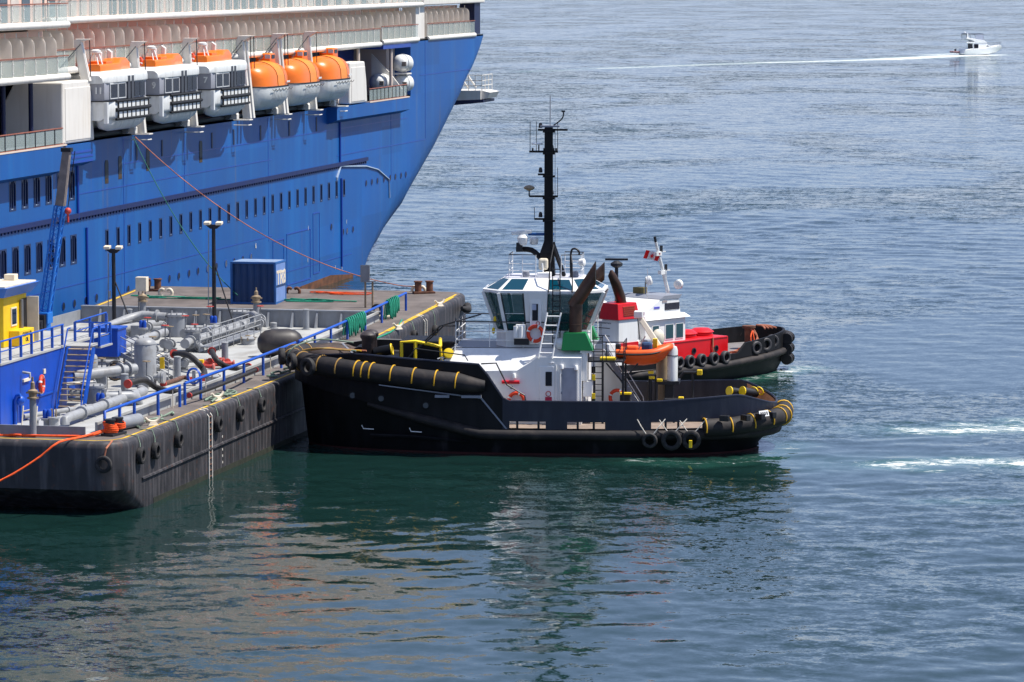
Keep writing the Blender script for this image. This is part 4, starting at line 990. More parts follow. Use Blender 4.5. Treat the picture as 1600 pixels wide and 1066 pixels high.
def valve_post(x, y, h, lab, r=.2, top=1.0):
    t = thing('valve_post', lab, 'vent valve', zd((x, y)), 0, 'tall vent valves on the barge')
    MB().cyl((0, 0, 0), (0, 0, h), r, n=14).build('pipe', BGREY2, t, smooth=50)
    m = MB(); m.lathe([(r * 1.7, h), (r * 1.7, h + .08), (r * 1.2, h + .1), (r * 1.3, h + .3), (r * 1.5, h + .34), (r * 1.5, h + .42), (r * .7, h + .5), (r * .6, h + top * .75), (.05, h + top * .8), (.05, h + top)], n=14); m.build('valve_head', BRASS, t, smooth=35)
    MB().cyl((-.35, 0, h + .3), (.4, 0, h + .3), .05, n=8).build('valve_lever', BRASS, t)
    return t
valve_post(-71.0, 242.6 - 1.6, 1.6, 'tall grey post with brass vent valve right of the container front')
vp = valve_post(-78.1, 238.9, 1.7, 'tall grey post with vent valve under the white control box', .19, .7)
valve_post(-65.55, 182.6, 1.9, 'tall grey post with vent valve in front of the blue deckhouse wall', .17, 1.1)
cb = thing('control_box', 'white control box on thin posts at the far edge of the cargo deck', 'control box', (-78.2, 239.3, ZD + .05))
MB().bx(-.45, .3, -.25, .3, 2.35, 3.3).build('box', CLEATW, cb, bevel=.03)
for x in (-.3, .15): MB().cyl((x, 0, 0), (x, 0, 2.4), .05, n=6).build('leg', STEEL, cb)
# long pipelines lying on saddles
def pipeline(pts, r, lab, fl=(), saddles=True):
    t = thing('pipeline', lab, 'pipeline', Vector(pts[0]) * Vector((1, 1, 0)).x if False else (pts[0][0], pts[0][1], ZD + .05))
    o = Vector(t.location); q = [Vector(p) - o for p in pts]
    MB().tube(q, r, 14).build('pipe', PGREY, t, smooth=50)
    for f, ax in fl:
        m = MB(); flange(m, Vector(f) - o, ax, r * 1.45, .06); m.build('flange', PGREY, t, smooth=40)
    if saddles:
        a, b = q[0], q[-1]; n_ = max(2, int((b - a).length / 4))
        for k in range(1, n_):
            c = a.lerp(b, k / n_); MB().bx(c.x - r * 1.1, c.x + r * 1.1, c.y - .08, c.y + .08, 0, max(.05, c.z - r * .7)).build('saddle', BGREY2, t)
    return t
Y_ = (0, 1, 0)
pipeline([(-70.4, 223.5, 4.35), (-70.4, 240.2, 4.35)], .3, 'long grey cargo pipe running beside the gangway to the far coaming', [((-70.4, y, 4.35), Y_) for y in (224.5, 228, 231.5, 235, 238.6, 239.6)])
pipeline([(-65.2, 186.4, 3.9), (-65.2, 186.4, 4.1), (-65.2, 187.0, 4.2), (-65.2, 199.5, 4.2), (-65.6, 200.2, 4.2)], .25, 'grey cargo pipe running from the spill tray along the blue railing', [((-65.2, y, 4.2), Y_) for y in (189.0, 192.6, 197)])
pipeline([(-66.1, 195.6, 4.3), (-64.9, 196.2, 4.3), (-64.7, 196.6, 4.2), (-64.7, 197, 3.8)], .26, 'grey elbow pipe leaving the front filter tank', [((-65.4, 196, 4.3), (1, .4, 0))], False)
pipeline([(-69.6, 199.2, 4.9), (-66.9, 203.2, 5.0)], .3, 'grey pipe with green mark between the two pressure tanks', [((-69.4, 199.5, 4.9), (.55, 1, 0)), ((-67.5, 202.3, 4.98), (.55, 1, 0)), ((-67.2, 202.75, 5), (.55, 1, 0))])
pipeline([(-77.6, 229.6, 4.6), (-77.2, 233, 4.9), (-76.4, 233.6, 5.1), (-74.8, 233.6, 5.0)], .28, 'curved grey pipe joining the large filter tank', [((-75.4, 233.6, 5.05), (1, 0, 0))])
pipeline([(-81, 214, 4.4), (-76, 236, 4.4)], .26, 'long grey pipe crossing the cargo deck beneath the lamp post', [((-79, 222.8, 4.4), (.2, 1, 0)), ((-77.3, 230, 4.4), (.2, 1, 0))])
pipeline([(-73.4, 211, 4.5), (-73.4, 229, 4.5)], .24, 'grey pipe running between the tall tank and the filter tanks', [((-73.4, y, 4.5), Y_) for y in (213, 218, 223, 227)])
pipeline([(-76.5, 205, 4.4), (-67.5, 209.5, 4.4)], .22, 'grey cross pipe below the blue equipment box', [((-73, 206.8, 4.4), (1, .5, 0))])
pipeline([(-69.5, 236.2, 4.9), (-70.3, 238.0, 4.9), (-71.1, 239.2, 4.7)], .2, 'short curved grey pipe beside the filter tank at the container', [], False)
# gate valves and strainers
def gate_valve(x, y, z, lab, hw=BRASS, body=PGREY, h=1.1, ax=(0, 1, 0)):
    t = thing('gate_valve', lab, 'valve', zd((x, y)), 0, 'hand valves among the barge pipes')
    m = MB(); m.cyl((0, 0, 0), (0, 0, z), .12); m.sphere((0, 0, z), .25, 12, 8); flange(m, (0, -.26, z), ax, .3, .05); flange(m, (0, .26, z), ax, .3, .05); m.build('body', body, t, smooth=40)
    MB().cyl((0, 0, z), (0, 0, z + h), .04, n=8).build('spindle', STEEL, t)
    m = MB(); m.torus((0, 0, z + h), .22, .025, (0, 0, 1), 16, 5); m.cyl((-.22, 0, z + h), (.22, 0, z + h), .02, n=5); m.cyl((0, -.22, z + h), (0, .22, z + h), .02, n=5); m.build('handwheel', hw, t)
GV = [(-72.4, 230.0, .6, REDP, 'red-wheeled hand valve on the cargo deck beside the large filter tank'), (-71.9, 230.6, .6, BRASS, 'hand valve with brass wheel next to the red-wheeled valve'), (-71.4, 231.2, .6, BRASS, 'hand valve nearest the filter tank beside the gangway'), (-72.0, 224.6, .5, REDP, 'low red-wheeled hand valve at the end of the long cargo pipe'), (-71.5, 224.0, .5, BRASS, 'low hand valve beside the red-wheeled one'),
      (-71.5, 200.4, .6, BRASS, 'hand valve behind the front filter tank'), (-68.6, 200.8, .7, BRASS, 'hand valve on the pipe with the green mark'), (-66.5, 204.0, .5, BRASS, 'hand valve at the foot of the tall pressure tank'), (-69.9, 238.2, .55, REDP, 'red-wheeled hand valve by the filter tank at the container'), (-72.8, 236.6, .6, REDP, 'red-wheeled hand valve at the foot of the lamp post'), (-75.0, 210, .6, BRASS, 'hand valve behind the blue equipment box'), (-67.9, 208.6, .5, BRASS, 'hand valve between tall pressure tank and grey stair')]
for x, y, z, hw, lb in GV: gate_valve(x, y, z, lb, hw)
def pv_valve(x, y, h, lab):
    t = thing('relief_valve', lab, 'valve', zd((x, y)), 0, 'small blue-topped relief valves')
    m = MB(); m.cyl((0, 0, 0), (0, 0, h), .2, n=14); flange(m, (0, 0, h), (0, 0, 1), .32, .05); m.build('body', PGREY, t, smooth=40)
    for s in (-.12, .1): MB().lathe([(.12, h + .05), (.13, h + .4), (.08, h + .5), (.02, h + .52)], (s, 0, 0), n=10).build('cap', DBLUE, t, smooth=40)
pv_valve(-72.2, 235.4, .7, 'blue-topped relief valve standing before the far coaming')
pv_valve(-71.6, 232.2, .3, 'low blue-topped relief valve by the gangway rail')
pv_valve(-75.0, 229.4, .9, 'blue-topped relief valve behind the tall pressure tank')
pv_valve(-66.0, 186.0, .45, 'blue-topped relief valve inside the near spill tray')
pv_valve(-65.9, 194.2, .4, 'blue-topped relief valve in front of the filter tank')
# blue equipment box on its stand
eb = thing('equipment_box', 'dark blue steel equipment box raised on a frame among the pipes', 'equipment box', (-70.4, 209.4, ZD + .05))
e0 = at(143, 512, 'Y', 209.4); e1 = at(184, 558, 'Y', 209.4)
wx = e1.x - e0.x; zb = e1.z - ZD - .05; zt = e0.z - ZD - .05
xb = e0.x + 70.4
MB().bx(xb, xb + wx, 0, 1.6, zb, zt - .12).build('body', DBLUE, eb, bevel=.02)
MB().bx(xb - .08, xb + wx + .06, -.06, 1.68, zt - .12, zt).build('lid', RBLUE, eb, bevel=.02)
for x in (xb + .1, xb + wx - .1):
    for y in (.1, 1.5): MB().bx(x - .06, x + .06, y - .06, y + .06, 0, zb).build('leg', STEEL, eb)
for k in range(3): MB().cyl((xb, .3, .35 + k * .4), (xb + wx, .3, .35 + k * .4), .12, n=10).build('tank_pipe', [HOSE, PGREY, STEEL][k], eb)
# grey stair over the pipes
st = thing('pipe_stair', 'grey steel stair with handrails stepping over the pipes', 'stair', (-68.5, 208.6, ZD + .05))
P0 = Vector((-2.0, 1.6, 1.5)); P1 = Vector((1.9, -.3, .1))
for dy in (0, .9):
    MB().loft([[P0 + Vector((0, dy, z)) for z in (-.15, .12)] + [P0 + Vector((0, dy + .05, z)) for z in (.12, -.15)], [P1 + Vector((0, dy, z)) for z in (-.15, .12)] + [P1 + Vector((0, dy + .05, z)) for z in (.12, -.15)]]).build('stringer', BGREY2, st)
    m = MB(); m.tube([P1 + Vector((0, dy, 0)), P1 + Vector((0, dy, 1)), P0 + Vector((0, dy, 1.0)), P0 + Vector((-2.6, dy, 1.0))], .035, 6); m.tube([P1 + Vector((0, dy, .5)), P0 + Vector((0, dy, .5)), P0 + Vector((-2.6, dy, .5))], .025, 6)
    for k in range(4):
        c = P1.lerp(P0, k / 3.) + Vector((0, dy, 0)); m.cyl(c, c + Vector((0, 0, 1)), .03, n=6)
    for k in (1.3, 2.6): m.cyl(P0 + Vector((-k, dy, -1.4)), P0 + Vector((-k, dy, 1.0)), .03, n=6)
    m.build('handrail', PGREY, st)
for k in range(6):
    c = P1.lerp(P0, (k + .6) / 6.4); MB().box((c.x, c.y + .47, c.z), (.4, .88, .04)).build('tread', BGREYD, st)
MB().bx(P0.x - 2.6, P0.x, P0.y, P0.y + .95, 1.42, 1.5).build('platform', BGREY2, st)
MB().bx(1.35, 1.6, -.2, -.1, .7, 1.35).build('warning_tag', YEL, st)
# gangway with railings along the long pipe
gw = thing('gangway', 'grey railed gangway along the long cargo pipe', 'gangway', (-69.2, 224, ZD + .05))
MB().bx(-.4, .4, 0, 10.5, .35, .42).build('walkway', BGREY2, gw)
for x in (-.4, .4):
    for z in (1.35, 1.0, .7): MB().tube([(x, 0, z + .1), (x, 10.5, z + .1)], .028, 6).build('rail', PGREY, gw)
    for k in range(8): MB().cyl((x, k * 1.5, 0), (x, k * 1.5, 1.45), .03, n=6).build('stanchion', PGREY, gw)
# hoses
def hose(pts, r, lab, bands=True, material=None):
    t = thing('cargo_hose', lab, 'hose', (pts[0][0], pts[0][1], ZD + .05)); o = Vector(t.location)
    q = smoothpath([Vector(p) - o for p in pts], 7)
    MB().tube(q, r, 12).build('tube', material or HOSE, t, smooth=60)
    m = MB()
    for e in (0, -1): flange(m, q[e], (q[1] - q[0]) if e == 0 else (q[-1] - q[-2]), r * 1.5, .05)
    m.build('coupling', REDP, t, smooth=40)
def dk(px, py, h=.2): return tuple(at(px, py, 'Z', ZD + h))
hose([dk(200, 600, .75), dk(225, 594, .8), dk(245, 606, .25), dk(270, 612, .18), dk(302, 610, .18), dk(330, 603, .18)], .17, 'thick black cargo hose snaking from the tall tank towards the blue railing')
hose([dk(272, 553, .9), dk(293, 555, 1.0), dk(308, 566, .7), dk(319, 580, .2), dk(318, 592, .2)], .18, 'black cargo hose arching down from the cargo pipe')
hose([dk(331, 549, .8), dk(338, 562, .6), dk(352, 572, .2), dk(372, 577, .15), dk(388, 574, .15)], .17, 'black cargo hose with a raised end beside the red manifold')
hose([dk(296, 618, .5), dk(330, 607, .55), dk(372, 590, .6), dk(400, 578, .5)], .1, 'thin banded black hose along the railing')
hose([dk(255, 600, .2), dk(272, 595, .2), dk(288, 590, .25), dk(300, 594, .2)], .13, 'short brownish hose lying by the grey stair', material=mat('hose_brown', (96, 66, 54), .7, var=.3, vscale=4))
m = MB(); c = Vector(dk(302, 588, .6))
for k in range(4): m.torus(c + Vector((0, k * .07, 0)), .42 + .04 * math.sin(k * 2), .035, (.3, 1, 0), 22, 6)
o = m.build('coiled_hose', RBLUE, None, smooth=60, kind=None); tag(o, 'coiled blue hose hung beside the railing', 'hose')
bw(MB().cyl((c.x, c.y + .1, ZD), (c.x, c.y + .1, c.z + .3), .1), 'hose_reel_post', PGREY, barge)
# red manifold pieces
for i in range(9):
    p = dk(316 + i * 5.2, 566 + (i % 3) * 4 - i * .8, .25)
    t = thing('manifold_spool', 'weathered red pipe spool lying with others on the cargo deck', 'pipe spool', (p[0], p[1], ZD + .05), random.uniform(0, 3), 'red pipe spools beside the hoses')
    m = MB(); m.cyl((-.3, 0, .2), (.3, 0, .2), .1); m.build('pipe', REDP, t, smooth=40)
    m = MB(); flange(m, (-.3, 0, .2), (1, 0, 0), .19, .04); m.build('flange', REDP, t); m = MB(); flange(m, (.3, 0, .2), (1, 0, 0), .19, .04); m.build('flange', mat('pink_red', (206, 120, 110), .6), t)
for p, lb in ((dk(313, 566, .4), 'small yellow valve box beside the red spools'), (dk(180, 575, .4), 'small yellow pump under the blue equipment box')):
    t = thing('valve_box', lb, 'valve', (p[0], p[1], ZD + .05)); MB().bx(-.2, .2, -.15, .15, .2, .5).build('box', YEL, t, bevel=.02); MB().cyl((0, 0, 0), (0, 0, .2), .08).build('stem', STEEL, t)
# hanging hose bundle beside the tall tank
t = thing('hose_bundle', 'bundle of tan hoses hung on a rack beside the tall pressure tank', 'hose', (-68.2, 203.9, ZD + .05))
for k in range(6): MB().torus((random.uniform(-.2, .2), random.uniform(-.1, .1), 1.0 + random.uniform(-.15, .15)), .42 + random.uniform(-.08, .1), .04, (random.uniform(-.3, .3), 1, 0), 18, 6).build('loop', [HOSE, mat('tan_hose', (132, 110, 84), .8), STEEL][k % 3], t, smooth=60)
for x in (-.6, .6): MB().cyl((x, 0, 0), (x, 0, 1.5), .04, n=6).build('rack_post', STEEL, t)
MB().cyl((-.6, 0, 1.45), (.6, 0, 1.45), .04, n=6).build('rack_bar', STEEL, t)
# large floating fender stored on deck
bf = thing('floating_fender', 'large black capsule-shaped rubber fender lying on the barge deck', 'fender', (-64.2, 223.0, ZD + .05), R(205))
r_ = .85
MB().lathe([(.05, -1.4), (.3, -1.36), (.56, -1.2), (.76, -.92), (r_, -.5), (r_, .5), (.76, .92), (.56, 1.2), (.3, 1.36), (.05, 1.4)], (0, 0, r_), (1, 0, 0), 28).build('body', mat('fender_black', (46, 42, 42), .5, var=.25, vscale=1.4, dirt=(80, 72, 66), damt=.4, dscale=(2, 2, 2)), bf, smooth=60)
MB().lathe([(.2, -1.5), (.24, -1.38), (.1, -1.34)], (0, 0, r_), (1, 0, 0), 14).build('end_fitting', STEEL, bf)
MB().cyl((-1.5, 0, r_ - .6), (-1.45, 0, r_ - .05), .06).build('strap', YEL, bf)
# bollards, cleats, fairleads
def bollard(x, y, lab, material=DKST, rz=0):
    z = deckz(y); t = thing('double_bollard', lab, 'bollard', (x, y, z), rz)
    MB().bx(-.75, .75, -.35, .35, 0, .14).build('base', material, t, bevel=.02)
    for s in (-.4, .4): MB().lathe([(.24, .12), (.24, .75), (.3, .78), (.3, .86), (.05, .88)], (s, 0, 0), n=16).build('post', material, t, smooth=40)
    return t
bollard(-61.85, 184.3, 'dark double bollard wrapped in orange rope at the near corner of the barge', DKST, R(80))
bollard(-63.3, 255.6, 'rusty double bollard at the far end of the barge with a line to the ship', RUSTY, R(25))
bollard(-82.4, 254.2, 'dark double bollard at the far end of the barge against the ship', RUSTY, 0)
def cleat(p, lab, rz=0, group='white horn cleats along the barge edge'):
    t = thing('horn_cleat', lab, 'cleat', p, rz, group)
    m = MB(); m.loft([[(sx * a, sy * b, z) for sx, sy in ((-1, -1), (1, -1), (1, 1), (-1, 1))] for a, b, z in ((.28, .14, 0), (.2, .1, .12), (.16, .09, .2))]); m.build('foot', CLEATW, t, bevel=.02)
    MB().tube(smoothpath([(-.42, 0, .42), (-.2, 0, .24), (.2, 0, .24), (.42, 0, .46)], 4), .075, 8, rad=None).build('horn', CLEATW, t, smooth=60)
def ck(px, py): 
    p = at(px, py, 'Z', ZD)
    for _ in range(4): p = at(px, py, 'Z', deckz(p.y))
    return p
for (px, py), lb in zip(((239, 665), (340, 626), (622.6, 515), (687, 479)), ('white horn cleat by the pale rope near the first tyres', 'white horn cleat by the pale rope past the white ladder', 'white horn cleat next to the teal rope', 'white horn cleat on the wide yellow line at the far end')): cleat(ck(px, py), lb, R(random.uniform(30, 60)))
def fairlead(p, lab, rz=0, material=CLEATW):
    t = thing('fairlead', lab, 'fairlead', p, rz)
    for s in (-1, 1): MB().tube(smoothpath([(s * .42, 0, 0), (s * .46, 0, .3), (s * .3, 0, .48), (s * .1, 0, .42)], 4), .11, 8).build('horn', material, t, smooth=60)
    MB().bx(-.55, .55, -.15, .15, 0, .08).build('base', material, t)
fairlead(ck(259, 463), 'white open fairlead against the ship at the far end of the barge')
fairlead(ck(654, 459), 'cream open fairlead holding the line from the ship')
fairlead(ck(458, 461), 'rusty open fairlead beside the container', 0, RUSTY)
# ropes
def rope(name, pts, r, material, lab, group=None, k=5):
    o = MB().tube(smoothpath(pts, k), r, 6).build(name, material, None, smooth=60); tag(o, lab, 'rope', group); return o
B1 = Vector((-63.5, 255.4, deckz(255.4) + .5))
hs = Vector((-86.6, 263.4, 15.1))
rope('mooring_line', catenary(hs, Vector((-64.8, 255.8, deckz(255.8) + .45)), 1.9, 18) + [B1], .035, BROPE, 'long reddish mooring line from the ship down to the rusty bollard', k=2)
rope('mooring_line', catenary(hs + Vector((0, -.4, 0)), Vector((-74.3, 247.8, 5.2)), 1.2, 14), .035, mat('mooring_green', (30, 96, 84), .8), 'green mooring line from the ship down to behind the container', k=2)
bz = ZD + .1
orp = [(-61.9, 184.2, bz + .35), (-62.6, 183.2, bz), (-64, 182.6, bz), (-66, 182.4, bz), (-68, 182.2, bz)]
rope('orange_line', orp + [(-72, 182.3, bz), (-80, 182.6, bz)], .06, OROPE, 'orange rope lying along the near end of the barge deck')
a0 = at(92, 691, 'Z', ZD + .06); a1 = at(-40, 768, 'Y', 178)
rope('orange_line', [(-61.9, 184.1, bz + .3), (-62.9, 182.7, bz), tuple(a0)] + [tuple(Vector(a0).lerp(a1, t) - Vector((0, 0, .25 * 4 * t * (1 - t)))) for t in (.2, .4, .6, .8, 1)], .055, OROPE, 'orange mooring rope leading over the barge end and down to the left', k=3)
m = MB()
for k in range(5): m.torus((-61.93 + .05 * math.sin(k), 184.0 + .4 * 0, ZD + .2 + k * .1), .34, .05, (.06 * k, .05, 1), 20, 6)
for k in range(3): m.torus((-61.75, 184.75, ZD + .35 + k * .12), .33, .05, (.1 * k, -.1, 1), 20, 6)
o = m.build('rope_coil', OROPE, None, smooth=60); tag(o, 'bright orange rope wound round the near double bollard', 'rope')
o = MB().torus((-66.4, 182.5, ZD + .1), .35, .045, (0, .2, 1), 18, 6).build('rope_loop', OROPE, None, smooth=60); tag(o, 'loose loop of orange rope lying on the barge end', 'rope')
def heap(c, n, rx, ry, material, lab, r=.05):
    m = MB()
    pts = []
    for i in range(n): pts.append(Vector(c) + Vector((random.uniform(-rx, rx), (i / n - .5) * 2 * ry + random.uniform(-.4, .4), random.uniform(.03, .2))))
    m.tube(smoothpath(pts, 5), r, 6); o = m.build('rope_heap', material, None, smooth=60); tag(o, lab, 'rope'); return o
heap((-61.55, 190.5, ZD), 16, .32, 3.4, PROPE, 'pale green rope flaked out along the barge edge near the first tyres', .06)
heap((-61.4, 201.5, ZD), 22, .38, 2.4, PROPE, 'tangled pale green rope heap beside the second white cleat', .06)
heap((-61.5, 216.5, deckz(216)), 26, .5, 5, PROPE, 'pale green rope laid along the barge edge at the tug bow', .06)
heap((-68.8, 254.2, deckz(254)), 12, 2.2, .4, OROPE, 'flattened orange rope lying on the far end of the barge', .03)
heap((-79, 250.6, deckz(250)), 14, 4, .25, GROPE, 'green rope stretched behind the container on the barge deck', .035)
heap((-69.4, 250.4, deckz(250)), 16, 2.4, .3, GROPE, 'green rope beside the blue container on the barge deck', .04)
rope('green_line', [ck(585, 530), ck(600, 524), ck(612, 518), ck(622, 510), ck(628, 500)], .06, GROPE, 'teal rope trailing along the deck from the hanging rope')
def hang(y0, y1, n, drop, lab):
    m = MB(); pts = []
    for i in range(n):
        y = y0 + (y1 - y0) * i / n; z = deckz(y) + 1.2
        x = -62.3
        d1, d2 = random.uniform(.6, 1) * drop, random.uniform(.6, 1) * drop
        pts += [Vector((x - .2, y, z - d1)), Vector((x - .12, y + .05, z - .15)), Vector((x, y + .08, z + .12)), Vector((x + .14, y + .1, z - .15)), Vector((x + .2, y + .15, z - d2)), Vector((x + .16, y + .3, z - .12)), Vector((x, y + .32, z + .13))]
    m.tube(smoothpath(pts, 3), .055, 6); o = m.build('hanging_rope', GROPE, None, smooth=60); tag(o, lab, 'rope'); return o
hang(231.3, 235.6, 9, 1.1, 'thick hank of teal rope hung over the blue railing above the tug bow')
hang(241.6, 244.2, 6, 1.3, 'smaller hank of teal rope hung near the end of the blue railing')
# sign on two posts, white board on deck
sg = thing('signboard', 'blank grey signboard on two thin posts at the far coaming', 'sign', (-65.4, 247.8, deckz(247.8)))
for x in (0, .5): MB().cyl((x, 0, 0), (x, 0, 1.75), .07, n=8).build('post', BRASS, sg)
MB().bx(-.32, .32, -.06, .0, 1.7, 2.85).build('board', BGREY2, sg); MB().bx(-.1, .75, -.1, .1, 1.72, 1.8).build('shelf', BGREY2, sg)
p = ck(601, 498); o = MB().box((0, 0, .12), (1.1, .5, .22), R(20)).build('raft_box', CLEATW, None, bevel=.08, loc=p); tag(o, 'small white box lying on deck beside the standing tyre', 'box')
o = MB().cyl((-.9, 0, 0), (.9, 0, 0), .34, n=20).build('grey_drum', BGREY2, None, smooth=40, loc=(-61.95, 187.0, ZD + .36)); o.rotation_euler = (0, 0, R(75)); tag(o, 'grey steel drum lying on deck behind the orange-roped bollard', 'drum')
MB().torus((.9, 0, 0), .33, .03, (1, 0, 0), 20, 6).build('rim', PGREY, o)
# ------------------------------------------------------------------ smaller pumps, racks and frames among the barge pipes
def small_pump(x, y, rz_, lab, c1=PGREY, c2=STEEL):
    t = thing('transfer_pump', lab, 'pump', zd((x, y)), rz_, 'small pumps among the barge pipes')
    MB().bx(-.55, .55, -.22, .22, 0, .12).build('bedplate', STEEL, t, bevel=.01)
    MB().cyl((-.5, 0, .4), (.1, 0, .4), .22, n=14).build('motor', c1, t, smooth=40)
    for k in range(5): MB().torus((-.42 + k * .1, 0, .4), .225, .014, (1, 0, 0), 14, 4).build('cooling_fin', c1, t)
    m = MB(); m.lathe([(.1, .15), (.28, .18), (.3, .38), (.12, .42)], (0, 0, .4), (1, 0, 0), 16); m.cyl((.28, 0, .4), (.28, 0, .95), .1); flange(m, (.28, 0, .95), (0, 0, 1), .18, .04); m.build('pump_casing', c2, t, smooth=40)
for i, (x, y, a, lb) in enumerate(((-72.4, 214.4, .3, 'small grey pump beyond the tall pressure tank'), (-69.2, 217.0, 1.2, 'small grey pump between the grey stair and the gangway'), (-74.6, 222.0, .8, 'small grey pump beside the long crossing pipe'), (-77.6, 224.6, 2.0, 'small grey pump against the ship side of the cargo deck'), (-68.6, 198.4, .2, 'small grey pump behind the front filter tank'), (-67.6, 214.5, 1.9, 'small grey pump near the brownish hose'))): small_pump(x, y, a, lb)
def pipe_rack(x, y, n_, h, L_, rz_, lab):
    t = thing('pipe_rack', lab, 'pipe rack', zd((x, y)), rz_, 'thin pipe racks on the cargo deck')
    for k in range(n_):
        MB().tube([(k * .22, 0, .05), (k * .22, 0, h), (k * .22 + .05, .3, h + .12), (k * .22 + .05, L_, h + .12)], .055, 8).build('pipe', [PGREY, STEEL, CLEATW][k % 3], t, smooth=50)
        MB().torus((k * .22, -.02, h * .6), .13, .02, (0, 1, 0), 12, 5).build('handwheel', [BRASS, REDP, BRASS][k % 3], t)
    for yy in (.8, L_ - .4): MB().bx(-.1, n_ * .22, yy - .05, yy + .05, 0, h + .06).build('stand', BGREY2, t)
pipe_rack(-74.4, 206.6, 5, 1.0, 5, R(-15), 'rack of thin pipes behind the short pressure tank')
pipe_rack(-69.4, 211.6, 4, .7, 4, R(5), 'rack of thin pipes at the foot of the grey stair')
pipe_rack(-78.6, 227.0, 5, .9, 6, R(-8), 'rack of thin pipes by the far lamp post')
pipe_rack(-75.6, 236.0, 4, .6, 4, R(70), 'rack of thin pipes in front of the far coaming')
pipe_rack(-70.0, 197.0, 4, .8, 3, R(-30), 'rack of thin pipes behind the blue stair')
t = thing('tray_frame', 'white tubular frame standing in the near spill tray', 'frame', (-66.9, 184.6, ZD + .05))
for x in (0, .75): MB().cyl((x, 0, 0), (x, .3, 1.25), .045, n=6).build('upright', CLEATW, t)
MB().tube([(0, .25, .95), (.75, .3, 1.15)], .045, 6).build('crossbar', CLEATW, t)
for i, (x, y, h) in enumerate(((-66.4, 185.1, .5), (-65.5, 185.6, .55))):
    t = thing('hydrant', ('squat grey deck hydrant beside the white tray frame', 'squat grey deck hydrant at the end of the front cargo pipe')[i], 'hydrant', zd((x, y)))
    MB().lathe([(.24, 0), (.24, h), (.32, h), (.32, h + .07), (.1, h + .08)], n=16).build('body', PGREY, t, smooth=40)
    for k in range(3): MB().cyl((.12 * math.cos(k * 2.1), .12 * math.sin(k * 2.1), h + .05), (.12 * math.cos(k * 2.1), .12 * math.sin(k * 2.1), h + .5), .04, n=6).build('stem', [BRASS, DBLUE, BRASS][k], t)
for i, (x, y, a) in enumerate(((-63.9, 208.0, .2), (-63.6, 228.4, .1), (-66.5, 232.6, 1.0), (-68.2, 229.6, .4), (-79.5, 218.0, .3))):
    t = thing('deck_hatch', ('grey round tank hatch beside the blue coil', 'grey round tank hatch behind the capsule fender', 'grey round tank hatch in front of the far coaming', 'grey round tank hatch right of the gangway', 'grey round tank hatch near the ship side')[i], 'hatch', zd((x, y)))
    MB().lathe([(.42, 0), (.42, .35), (.48, .36), (.48, .42), (.3, .5), (.02, .52)], n=20).build('coaming', PGREY, t, smooth=40)
    for k in range(6): MB().cyl((.46 * math.cos(k), .46 * math.sin(k), .3), (.46 * math.cos(k), .46 * math.sin(k), .5), .04, n=6).build('dog_clamp', BRASS, t)
    MB().torus((0, 0, .58), .16, .02, (0, 0, 1), 12, 5).build('handwheel', BRASS, t)

rq = random.Random(21)
SPOT = ['behind the short pressure tank', 'left of the tall pressure tank', 'by the crossing pipe', 'below the lamp post', 'beside the rack of thin pipes', 'near the ship-side coaming', 'beside the cargo pipe saddle', 'by the far filter tank', 'next to a small pump', 'in the middle of the cargo deck']
for i, (x, y) in enumerate(((-73.6, 203.4), (-69.4, 204.8), (-78.4, 219.6), (-77.8, 233.6), (-73.2, 209.2), (-81.2, 222.4), (-71.3, 228.4), (-75.6, 232.2), (-70.6, 217.8), (-75.4, 217.4))):
    gate_valve(x, y, rq.uniform(.4, .9), 'flanged hand valve ' + SPOT[i], rq.choice([BRASS, REDP, BRASS]), rq.choice([PGREY, BGREY2]), rq.uniform(.5, 1.1))
for i, (pts, r, lb) in enumerate((([(-79.5, 209, 4.2), (-79.5, 228, 4.2)], .16, 'thin grey pipe running along the ship side of the cargo deck'), ([(-75.2, 208, 4.1), (-75.2, 231, 4.1)], .14, 'thin grey pipe beside the thicker middle pipe'), ([(-72.3, 214, 4.15), (-66.9, 216.5, 4.15)], .15, 'thin grey cross pipe before the red spools'), ([(-80.5, 231, 4.3), (-71.5, 234.5, 4.3)], .17, 'thin grey cross pipe before the far filter tank'), ([(-68.2, 188.5, 4.0), (-66.2, 193.6, 4.0)], .13, 'thin grey pipe along the foot of the blue deckhouse'))):
    v = Vector(pts[1]) - Vector(pts[0]); pipeline(pts, r, lb, [(tuple(Vector(pts[0]) + v * k), tuple(v)) for k in (.15, .4, .65, .9)])
# ------------------------------------------------------------------ black tug pushing on the barge
TBLK = mat('tug_black', (8, 9, 13), .5, spec=.25, var=.3, vscale=.7, dirt=(28, 28, 33), damt=.6, dscale=(1.2, 1.2, .3), bump=.12, bscale=1.2, streak=.18)
TNAVY = mat('tug_navy', (15, 21, 40), .42, var=.15, vscale=.7, dirt=(60, 64, 76), damt=.35, dscale=(1.5, 1.5, .3), bump=.1, bscale=1.0)
TWHITE = mat('tug_white', (236, 236, 234), .4, var=.02, vscale=.6, dirt=(190, 186, 176), damt=.18, dscale=(2.5, 2.5, .4))
TGREY = mat('tug_grey', (136, 140, 150), .5, var=.05)
TDECK = mat('tug_deck', (138, 122, 110), .8, var=.15, vscale=1.2)
TRED = mat('antifoul_red', (60, 22, 22), .7, var=.2)
FEND = mat('bow_fender', (27, 24, 26), .72, var=.3, vscale=1.0, dirt=(74, 64, 58), damt=.45, dscale=(1.2, 1.2, 1.2), bump=.3, bscale=5)
STRAPY = mat('strap_yellow', (214, 164, 34), .6, var=.12, vscale=3)
STRAPT = mat('strap_tan', (166, 128, 66), .7, var=.2, vscale=3)
TEAL = glass_mat('teal_glass', (6, 62, 80), .04)
WGLASS = glass_mat('wheelhouse_glass', (34, 88, 90), .03, .5)
